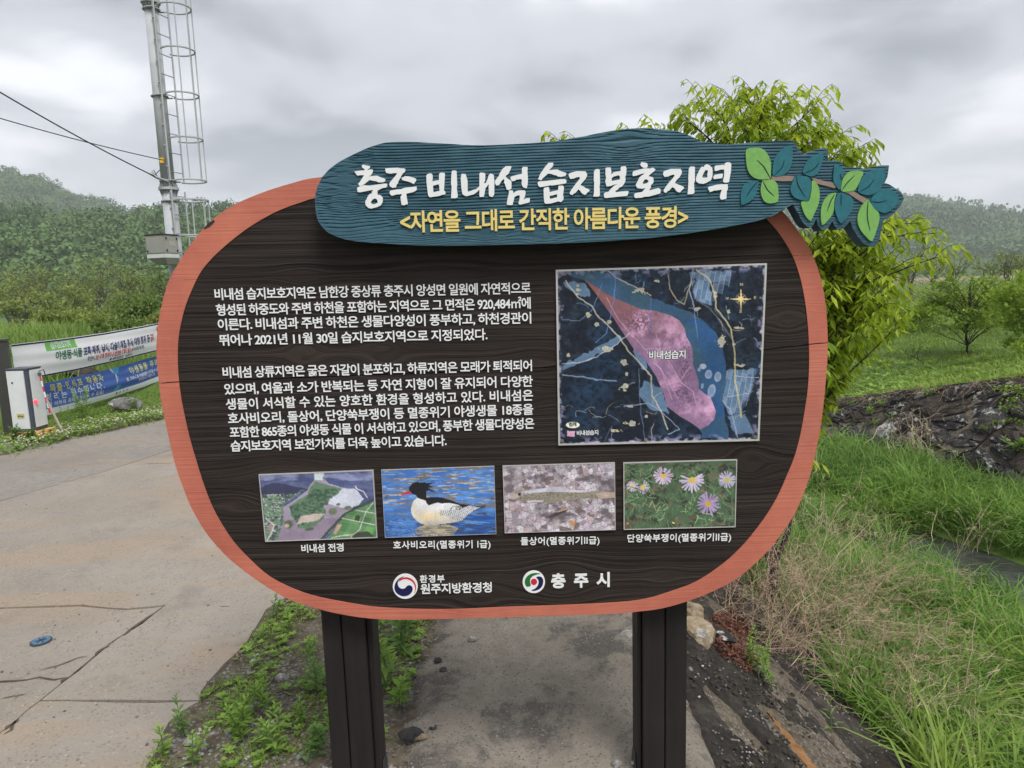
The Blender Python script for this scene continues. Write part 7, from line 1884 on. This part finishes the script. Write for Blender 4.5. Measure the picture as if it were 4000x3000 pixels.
def flange(zc, R, hgt):
    mb = MB(); mb.tube([(pxx, pyy, zc-0.03), (pxx, pyy, zc+0.03)], R, 24); fl = mb.part('flange', M_galv, POLE)
    for k in range(12):
        a_ = k*math.pi/6; ca, sa = math.cos(a_), math.sin(a_); mb = MB()
        for sg in (1, -1):
            p = [np.array([pxx+ca*q, pyy+sa*q, zc+sg*h_]) for q, h_ in ((0.125, 0.03), (R-0.02, 0.03), (R-0.03, 0.06), (0.14, hgt))]; s_ = np.array([-sa, ca, 0])*0.006
            V = [v-s_ for v in p]+[v+s_ for v in p]; mb.add(V, F4=[(0, 1, 2, 3), (7, 6, 5, 4), (0, 4, 5, 1), (1, 5, 6, 2), (2, 6, 7, 3), (3, 7, 4, 0)])
        mb.part('gusset', M_galvd, fl)
        mb = MB(); b_ = a_+0.26; mb.tube([(pxx+math.cos(b_)*(R-0.04), pyy+math.sin(b_)*(R-0.04), zc-0.09), (pxx+math.cos(b_)*(R-0.04), pyy+math.sin(b_)*(R-0.04), zc+0.09)], 0.014, 6); mb.part('bolt', M_galvd, fl)
flange(zf, 0.215, 0.24); flange(zf2, 0.20, 0.20)
# ladder stands off to the right, seen slightly from the side
ldx = 0.21; cage_c = np.array([pxx+0.52, pyy-0.04])
def lad(z): return np.array([pxx+ldx, pyy, z])
rail_off = np.array([0.065, 0.19, 0])
def ladder(z0, z1, name='ladder'):
    mb = MB(); 
    for sg in (1, -1): mb.tube([lad(z0)+rail_off*sg, lad(z1)+rail_off*sg], 0.019, 6)
    L = mb.part(name, M_galv, POLE)
    z = z0+0.2
    while z < z1: 
        mb = MB(); mb.tube([lad(z)+rail_off, lad(z)-rail_off], 0.011, 5); mb.part('rung', M_galvd, L); z += 0.42
    return L
LAD1 = ladder(-0.5, zf-0.05); LAD2 = ladder(z_at(693, 712, PD_), zf2+5)
RC = 0.345
def hoop(z, L):
    mb = MB(); a_ = np.linspace(math.pi*0.80, -math.pi*0.80, 25); P = np.c_[cage_c[0]+RC*np.cos(a_), cage_c[1]+RC*np.sin(a_), np.full(25, z)]
    mb.tube(P, 0.020, 5); mb.part('hoop', M_galv, L)
def arm(z, L):
    mb = MB(); mb.tube([(pxx-0.0, pyy-0.19, z), (pxx+ldx+0.02, pyy-0.17, z)], 0.018, 5); mb.tube([(pxx+0.1, pyy+0.17, z), (pxx+ldx, pyy+0.17, z)], 0.018, 5); mb.tube([(pxx+0.165*math.cos(q), pyy+0.165*math.sin(q), z) for q in np.linspace(0, 2*math.pi, 25)], 0.022, 5); o = mb.part('bracket', M_galvd, L)
z_h = [z_at(693, y_, PD_) for y_ in (713, 552, 383, 213, 50)]+[z_at(693, 50, PD_)+1.1]
for k, z in enumerate(z_h): hoop(z, LAD2)
for z in (z_h[0]+0.02, z_h[2], z_h[4]): arm(z, LAD2)
for a_ in (1.15, 0.40, -0.40, -1.15):
    mb = MB(); x, y = cage_c[0]+RC*math.cos(a_), cage_c[1]+RC*math.sin(a_); mb.tube([(x, y, z_h[0]), (x, y, z_h[-1])], 0.014, 5); mb.part('cage_bar', M_galv, LAD2)
z_l = [z_at(730, 788, PD_), z_at(730, 925, PD_), z_at(730, 1070, PD_)]
for z in z_l: hoop(z, LAD1)
arm(z_l[0], LAD1)
for a_ in (1.15, 0.40, -0.40, -1.15):
    mb = MB(); x, y = cage_c[0]+RC*math.cos(a_), cage_c[1]+RC*math.sin(a_); mb.tube([(x, y, z_l[-1]), (x, y, z_l[0])], 0.014, 5); mb.part('cage_bar', M_galv, LAD1)
# thin conduit up the shaft with clips
mb = MB(); mb.tube([(pxx+0.10, pyy-0.15, 1.0), (pxx+0.10, pyy-0.15, zf+9)], 0.020, 6); cd = mb.part('conduit', M_galvd, POLE)
z = 1.4
while z < zf+8:
    mb = MB(); mb.box((pxx+0.10, pyy-0.155, z), (0.032, 0.025, 0.012)); mb.part('clip', M_galv, cd); z += 0.45
mb = MB(); mb.box((pxx-0.02, pyy-0.155, z_at(643, 631, PD_)), (0.045, 0.012, 0.055)); mb.part('warning_tag', simple('yellow_tag', (0.75, 0.42, 0.05), 0.5), POLE)
# cabinet
zt = z_at(640, 926, PD_); zb_ = z_at(640, 996, PD_); cxl = on_y(588, 960, pyy-0.35)[0]; cxr = on_y(697, 960, pyy-0.35)[0]
rotc = -0.33; Rm = [[math.cos(rotc), -math.sin(rotc), 0], [math.sin(rotc), math.cos(rotc), 0], [0, 0, 1]]
cc = np.array([(cxl+cxr)/2, pyy-0.45, (zt+zb_)/2]); hw = 0.26; hd_ = 0.20; hh = (zt-zb_)/2
CAB = MB().box(cc, (hw, hd_, hh), Rm).part('cabinet', M_cab, POLE)
MB().box(cc+[0, 0, hh+0.012], (hw+0.02, hd_+0.02, 0.010), Rm).part('cabinet_lid', M_black, CAB)
R_ = np.array(Rm)
def loc(x, y, z): return cc+R_@np.array([x, y, z])
MB().box(loc(0, -hd_-0.004, 0), (hw-0.02, 0.004, hh-0.02), Rm).part('cabinet_panel', M_cab, CAB)
MB().box(loc(hw+0.004, 0, 0), (0.004, hd_-0.02, hh-0.02), Rm).part('cabinet_door', M_cab, CAB)
for (x, y, z) in ((hw+0.012, hd_-0.05, hh-0.07), (hw+0.012, hd_-0.05, -hh+0.07), (hw+0.012, -hd_+0.05, hh-0.07), (hw+0.012, -hd_+0.05, -hh+0.07), (-hw+0.05, -hd_-0.012, -hh+0.06)):
    MB().box(loc(x, y, z), (0.012, 0.012, 0.022), Rm).part('latch', M_black, CAB)
MB().box(loc(hw+0.010, 0.02, 0.02), (0.002, 0.09, 0.05), Rm).part('cabinet_label', simple('label_tan', (0.34, 0.33, 0.28), 0.5), CAB)
# tapered bracket under the cabinet
V = [loc(sx*hw, sy*hd_, -hh-0.005) for sx, sy in ((-1, -1), (1, -1), (1, 1), (-1, 1))]+[loc(sx*hw, sy*hd_, -hh-0.09) for sx, sy in ((-1, -1), (1, -1), (1, 1), (-1, 1))]
part('cabinet_shelf', V, [np.array([(0, 1, 2, 3), (0, 4, 5, 1), (1, 5, 6, 2), (2, 6, 7, 3), (3, 7, 4, 0)])], M_cabw, CAB)
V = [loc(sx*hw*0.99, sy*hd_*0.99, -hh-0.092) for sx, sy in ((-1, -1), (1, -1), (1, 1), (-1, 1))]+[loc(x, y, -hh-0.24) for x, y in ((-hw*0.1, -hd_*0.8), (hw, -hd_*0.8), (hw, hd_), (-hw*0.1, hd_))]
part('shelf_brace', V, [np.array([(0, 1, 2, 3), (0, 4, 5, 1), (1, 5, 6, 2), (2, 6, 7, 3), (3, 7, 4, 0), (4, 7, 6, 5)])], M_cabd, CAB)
MB().box((pxx-0.02, pyy-0.22, (zt+zb_)/2-0.1), (0.08, 0.08, 0.12)).part('cabinet_clamp', M_galvd, POLE)
# overhead wires
def wire(a, b, sag, r_, label):
    n = 24; u = np.linspace(0, 1, n)[:, None]; P = a+(b-a)*u; P[:, 2] -= (sag*4*u*(1-u))[:, 0]
    mb = MB(); mb.tube(P, r_, 5); mb.thing('overhead_wire', M_black, label, 'wire', 'overhead wires to the steel pole', base=P[-1])
wire(P3(-520, 40, 14), P3(606, 690, PD_-0.25), 0.10, 0.013, 'steeper overhead wire ending in a clamp low on the steel pole')
wire(P3(-520, 300, 15), P3(640, 626, PD_-0.22), 0.08, 0.010, 'flatter overhead wire reaching the pole at its yellow tag')
mb = MB(); q = P3(614, 694, PD_-0.25); mb.tube([q+[-0.16, 0, 0.09], q, q+[0.2, 0.1, -0.08]], [0.02, 0.035, 0.02], 6); mb.part('wire_clamp', M_galvd, POLE)
mb = MB(); mb.tube([P3(625, 664, PD_-.2), P3(606, 682, PD_-.25), P3(592, 672, PD_-.25), P3(600, 664, PD_-.25), P3(616, 692, PD_-.25)], 0.009, 5); mb.part('cable_loop', M_black, POLE)

# ------------------------------------------------------------------ banners and their posts
M_pst = simple('dark_bronze_post', (0.040, 0.040, 0.036), 0.5, 0.4, 0.1, 8)
def banner_fn(A, B, ht_l, ht_r, bow, seed):
    """A,B top corners; returns f(u,v,off) u along 0..1, v 0 bottom..1 top"""
    A = np.array(A); B = np.array(B); d = B-A; nrm = unit(np.cross(d, [0, 0, 1.0]))   # faces +x side (the road)
    if nrm[0] < 0: nrm = -nrm
    def f(u, v, off=0.0):
        u = np.asarray(u, float); v = np.asarray(v, float); h = ht_l*(1-u)+ht_r*u
        P = A+d*u[..., None]; sg = 0.05*np.sin(np.pi*u)*4*0.25
        P = P-np.array([0, 0, 1.0])*((1-v)*h+sg*0.6)[..., None]
        wv = bow*(np.sin(np.pi*v)*np.sin(np.pi*u)+0.10*np.sin(v*19+u*3+seed)*(0.4+0.6*np.sin(np.pi*u))+0.12*np.sin(u*21+seed+v*2))
        return P+nrm*(wv+off)[..., None]
    return f
def banner_mesh(name, f, u0, u1, v0, v1, off, mat, par, nu=40, nv=14, thick=False):
    U, V_ = np.meshgrid(np.linspace(u0, u1, nu), np.linspace(v0, v1, nv)); P = f(U, V_, off).reshape(-1, 3)
    i = np.arange(nv-1)[:, None]*nu; j = np.arange(nu-1)[None, :]
    return part(name, P, [np.stack([i+j, i+j+1, i+nu+j+1, i+nu+j], -1).reshape(-1, 4)], mat, par, True)
def cloth(name, col, var=0.05):
    t = NT(name, 0.7, 0.15); n = t.noise(3, 3); t.color(t.ramp(n, [(0.3, tuple(c*(1-var) for c in col)), (0.7, col)])); tr = t.n('ShaderNodeBsdfTranslucent'); tr.inputs['Color'].default_value = (*col, 1); mx = t.n('ShaderNodeMixShader'); mx.inputs[0].default_value = 0.35
    t.l(t.b.outputs[0], mx.inputs[1]); t.l(tr.outputs[0], mx.inputs[2]); t.l(mx.outputs[0], t.out.inputs['Surface']); return t.m
MC = {'w': cloth('cloth_white_print', (0.76, 0.76, 0.78)), 'g': cloth('print_green', (0.02, 0.17, 0.08)), 'n': cloth('print_navy', (0.045, 0.04, 0.21)), 'r': cloth('print_red', (0.55, 0.03, 0.05)),
      'k': cloth('print_grey', (0.10, 0.10, 0.13)), 'y': cloth('print_yellow', (0.80, 0.76, 0.24)), 'lg': cloth('print_light_green', (0.20, 0.50, 0.13)), 'b': cloth('print_blue', (0.095, 0.185, 0.52)), 'lb': cloth('print_sky_blue', (0.12, 0.42, 0.66)), 'db': cloth('print_dark_edge', (0.015, 0.015, 0.07))}
def banner_text(items, f, par, asp):
    for (s, u0, vc, u1, hh_, ck) in items:
        V, F = fit_text(s, (u1-u0)*asp/hh_, 0.024)
        L = V[:, 0].max(); u = u0+(u1-u0)*V[:, 0]/L; v = vc+V[:, 1]*hh_; z = V[:, 2]
        keep = z[F].min(1) > (z.max()+z.min())/2
        used, inv = np.unique(F[keep].ravel(), return_inverse=True)
        part('banner_text', f(u[used], v[used], 0.006), [inv.reshape(-1, 3)], MC[ck], par)
A1 = on_y(41, 1346, 9.2); B1 = on_y(628, 1260, 13.0)
hl_ = A1[2]-on_y(41, 1492, 9.2)[2]; hr_ = B1[2]-on_y(628, 1364, 13.0)[2]
f1 = banner_fn(A1, B1, hl_, hr_, 0.07, 1.0)
BN = empty('banner', (A1[0], A1[1]+0.5, A1[2]-hl_), 'upper banner, white with green, navy and red Korean text, between dark posts', 'banner')
asp = np.linalg.norm(B1-A1)/((hl_+hr_)/2)
banner_mesh('cloth', f1, 0, 1, 0, 1, 0, MC['w'], BN, 60, 20)
banner_mesh('border_stripe', f1, 0, 1, 0.945, 0.985, 0.003, MC['db'], BN, 60, 2); banner_mesh('border_stripe', f1, 0, 1, 0.005, 0.045, 0.003, MC['db'], BN, 60, 2)
banner_mesh('green_box', f1, 0.165, 0.335, 0.70, 0.94, 0.003, MC['lg'], BN, 12, 4)
banner_text(BT1, f1, BN, asp)
def on_banner(f, loops, asp, off, name, mat, par):
    loops = [np.array(l)*[1, 1/asp] for l in loops]
    A_, T_ = cdt(loops, vs=1.0); c = A_[T_].mean(1); m = pip(c[:, 0], c[:, 1], loops[0])
    for h in loops[1:]: m &= ~pip(c[:, 0], c[:, 1], h)
    used, inv = np.unique(T_[m].ravel(), return_inverse=True); part(name, f(A_[used, 0], A_[used, 1]*asp, off), [inv.reshape(-1, 3)], mat, par)
def ring(cx, cy, r_, asp, n=24): return [(cx+r_/asp*math.cos(2*math.pi*k/n), cy+r_*math.sin(2*math.pi*k/n)) for k in range(n)]
on_banner(f1, [ring(0.962, 0.80, 0.085, asp), ring(0.962, 0.80, 0.060, asp)], 1, 0.006, 'prohibition_sign', MC['r'], BN)
on_banner(f1, [[(0.955, 0.75), (0.961, 0.74), (0.969, 0.85), (0.963, 0.86)]], 1, 0.006, 'prohibition_bar', MC['r'], BN)
on_banner(f1, [ring(0.553, 0.115, 0.045, asp)], 1, 0.006, 'emblem', MC['n'], BN); on_banner(f1, [ring(0.67, 0.115, 0.04, asp)], 1, 0.006, 'emblem', MC['k'], BN)
A2 = on_y(150, 1502, 9.9); B2 = on_y(626, 1386, 13.0)
A2 = B2+(A2-B2)*1.0
hl2 = A2[2]-on_y(150, 1628, 9.9)[2]; hr2 = B2[2]-on_y(626, 1484, 13.0)[2]
f2 = banner_fn(A2, B2, hl2, hr2, 0.07, 4.0); asp2 = np.linalg.norm(B2-A2)/((hl2+hr2)/2)
BN2 = empty('banner', (A2[0], A2[1]+0.5, A2[2]-hl2), 'lower banner, blue with yellow and white Korean text, hung below the white one', 'banner')
banner_mesh('cloth', f2, 0, 1, 0, 1, 0, MC['w'], BN2, 60, 20); banner_mesh('blue_field', f2, 0, 1, 0.20, 1.0, 0.002, MC['b'], BN2, 60, 16)
on_banner(f2, [[(0.52, 0.995), (0.60, 0.995), (0.565, 0.80), (0.555, 0.55), (0.57, 0.35), (0.545, 0.205), (0.495, 0.205), (0.53, 0.40), (0.545, 0.60), (0.54, 0.80)]], 1, 0.004, 'wave_print', MC['lb'], BN2)
on_banner(f2, [[(0.515, 0.995), (0.53, 0.995), (0.545, 0.75), (0.542, 0.55), (0.530, 0.45), (0.535, 0.70)]], 1, 0.006, 'wave_print', MC['w'], BN2)
on_banner(f2, [ring(0.535, 0.11, 0.05, asp2)], 1, 0.006, 'emblem', MC['k'], BN2)
banner_text(BT2, f2, BN2, asp2)
def bpost(P, w, h, label, rot=0.5):
    c, s_ = math.cos(rot), math.sin(rot); R3 = [[c, -s_, 0], [s_, c, 0], [0, 0, 1]]; z0 = float(gz(P[0], P[1]))-0.05
    root = empty('banner_post', (P[0], P[1], z0), label, 'post', 'banner posts')
    MB().box((P[0], P[1], z0+h/2), (w/2, w/2, h/2), R3).part('shaft', M_pst, root); MB().box((P[0], P[1], z0+h+0.012), (w/2+0.012, w/2+0.012, 0.012), R3).part('cap', M_pst, root)
Pl = A1+np.array([-0.03, -0.14, 0]); bpost(Pl, 0.16, A1[2]-float(gz(Pl[0], Pl[1]))+0.11, 'dark square post holding the left ends of the banners')
Pr = B1+np.array([0.02, 0.10, 0]); bpost(Pr, 0.11, B1[2]-float(gz(Pr[0], Pr[1]))+0.12, 'dark square post at the right ends of the banners by the orange rim')
for bn, f, nm in ((BN, f1, 0), (BN2, f2, 1)):
    for (u, v) in ((0, 0.97), (0, 0.05), (1, 0.97), (1, 0.05)):
        p = f(np.array(u), np.array(v)); tgt = (Pl if u == 0 else Pr)+0.0; mb = MB(); mb.tube([p, (tgt[0], tgt[1], p[2]+0.03*(1 if v > .5 else -1))], 0.004, 4); mb.part('tie_cord', MC['w'], bn)

# ------------------------------------------------------------------ barrier cabinet with folded arm
M_bw = simple('barrier_white', (0.62, 0.64, 0.64), 0.45, 0.4, 0.05, 6); M_bd = simple('barrier_charcoal', (0.055, 0.065, 0.085), 0.5, 0.4, 0.08, 10)
M_yel = simple('kerb_yellow_paint', (0.62, 0.35, 0.09), 0.8, 0.2, 0.3, 14); M_rd = simple('barrier_red', (0.55, 0.02, 0.03), 0.45, 0.4, 0.05)
kb = on_z(126, 1706, 0.0); rot = 0.0; R_ = np.array([[math.cos(rot), -math.sin(rot), 0], [math.sin(rot), math.cos(rot), 0], [0, 0, 1]])
GATE = empty('barrier_gate', kb, 'white and charcoal barrier cabinet with folded arm on a yellow kerb block', 'barrier')
def lb(x, y, z): return kb+R_@np.array([x, y, z])
g0 = 0.085; ht = 0.76; w2 = 0.126
mb = MB(); mb.box(lb(0.03, -0.01, g0/2), (0.18, 0.16, g0/2), R_); mb.part('kerb_block', M_yel, GATE)
mb = MB(); mb.box(lb(0, 0, g0+ht/2), (w2-0.004, w2-0.004, ht/2), R_); mb.part('body', M_bd, GATE)
mb = MB(); mb.box(lb(0, 0, g0+ht+0.008), (w2+0.004, w2+0.004, 0.008), R_); mb.part('lid', M_bd, GATE)
MB().box(lb(-0.018, -w2-0.002, g0+0.04+(ht-0.05)/2), (w2-0.024, 0.007, (ht-0.05)/2), R_).part('side_panel', M_bw, GATE)
MB().box(lb(w2+0.002, 0.018, g0+0.05+(ht-0.06)/2), (0.007, w2-0.026, (ht-0.06)/2), R_).part('side_panel', M_bw, GATE)
MB().box(lb(-w2-0.002, 0, g0+0.04+(ht-0.05)/2), (0.007, w2-0.02, (ht-0.05)/2), R_).part('side_panel', M_bw, GATE)
mb = MB(); mb.tube([lb(-0.06, -w2-0.008, g0+ht*0.80), lb(-0.06, -w2-0.013, g0+ht*0.80)], 0.011, 10); mb.part('lock', M_black, GATE)
st = MB().box(lb(-0.01, -w2-0.0105, g0+0.20), (0.044, 0.0012, 0.030), R_).part('brand_plate', simple('brand_plate_tan', (0.50, 0.42, 0.20), 0.4), GATE)
V, F = fit_text('eilop', 0.070/0.030, 0.03); P = np.array([lb(-0.045+v[0]*0.030, -w2-0.0122, g0+0.197+v[1]*0.030) for v in V]); part('brand_text', P, [F], simple('brand_ink', (0.05, 0.05, 0.06)), st)
arm0 = lb(w2+0.045, 0.02, g0+ht*0.93); arm1 = lb(w2+0.20, -0.05, 0.02); n = 7
arm_root = MB().tube([arm0, arm0+(arm1-arm0)*0.05], 0.02, 8).part('arm_hub', M_bd, GATE)
for k in range(n):
    a_ = arm0+(arm1-arm0)*(0.05+0.60*k/n); b_ = arm0+(arm1-arm0)*(0.05+0.60*(k+1)/n); MB().tube([a_, b_], 0.009, 8).part('arm_stripe', M_rd if k % 2 == 0 else M_bw, arm_root)
a_ = lb(w2+0.10, 0.0, g0+ht*0.52); b_ = lb(w2+0.32, -0.06, 0.0); MB().tube([a_, b_], [0.016, 0.013], 8).part('arm_rest_pole', simple('pole_tan_grey', (0.30, 0.26, 0.22), 0.6), GATE)
lamp = NT('red_lamp', 0.3, 0.5); lamp.color((0.6, 0.02, 0.03)); lamp.b.inputs['Emission Color'].default_value = (1, 0.05, 0.08, 1); lamp.b.inputs['Emission Strength'].default_value = 0.9
MB().tube([lb(w2+0.004, -0.06, g0+ht*0.47), lb(w2+0.03, -0.06, g0+ht*0.47)], [0.028, 0.020], 12).part('warning_lamp', lamp.m, GATE)
MB().tube([lb(w2+0.004, 0.07, g0+ht*0.94), lb(w2+0.07, 0.07, g0+ht*0.97), lb(w2+0.10, 0.07, g0+ht*0.80)], 0.006, 5).part('arm_cable', M_black, GATE)

# ------------------------------------------------------------------ air
mb = MB()
V = []; zlo, zhi = -6.0, 190.0
HZ = MB().box((0, 1000, (zlo+zhi)/2), (2700, 1500, (zhi-zlo)/2))
hm = bpy.data.materials.new('haze'); hm.use_nodes = True; hn = hm.node_tree; hn.nodes.clear()
ho = hn.nodes.new('ShaderNodeOutputMaterial'); hv = hn.nodes.new('ShaderNodeVolumePrincipled'); hv.inputs['Color'].default_value = (0.90, 0.95, 1.0, 1); hv.inputs['Density'].default_value = 0.00038; hv.inputs['Anisotropy'].default_value = 0.0
hn.links.new(hv.outputs[0], ho.inputs['Volume'])
o = link('haze', HZ.mesh('haze', hm)); tag(o, kind='stuff')
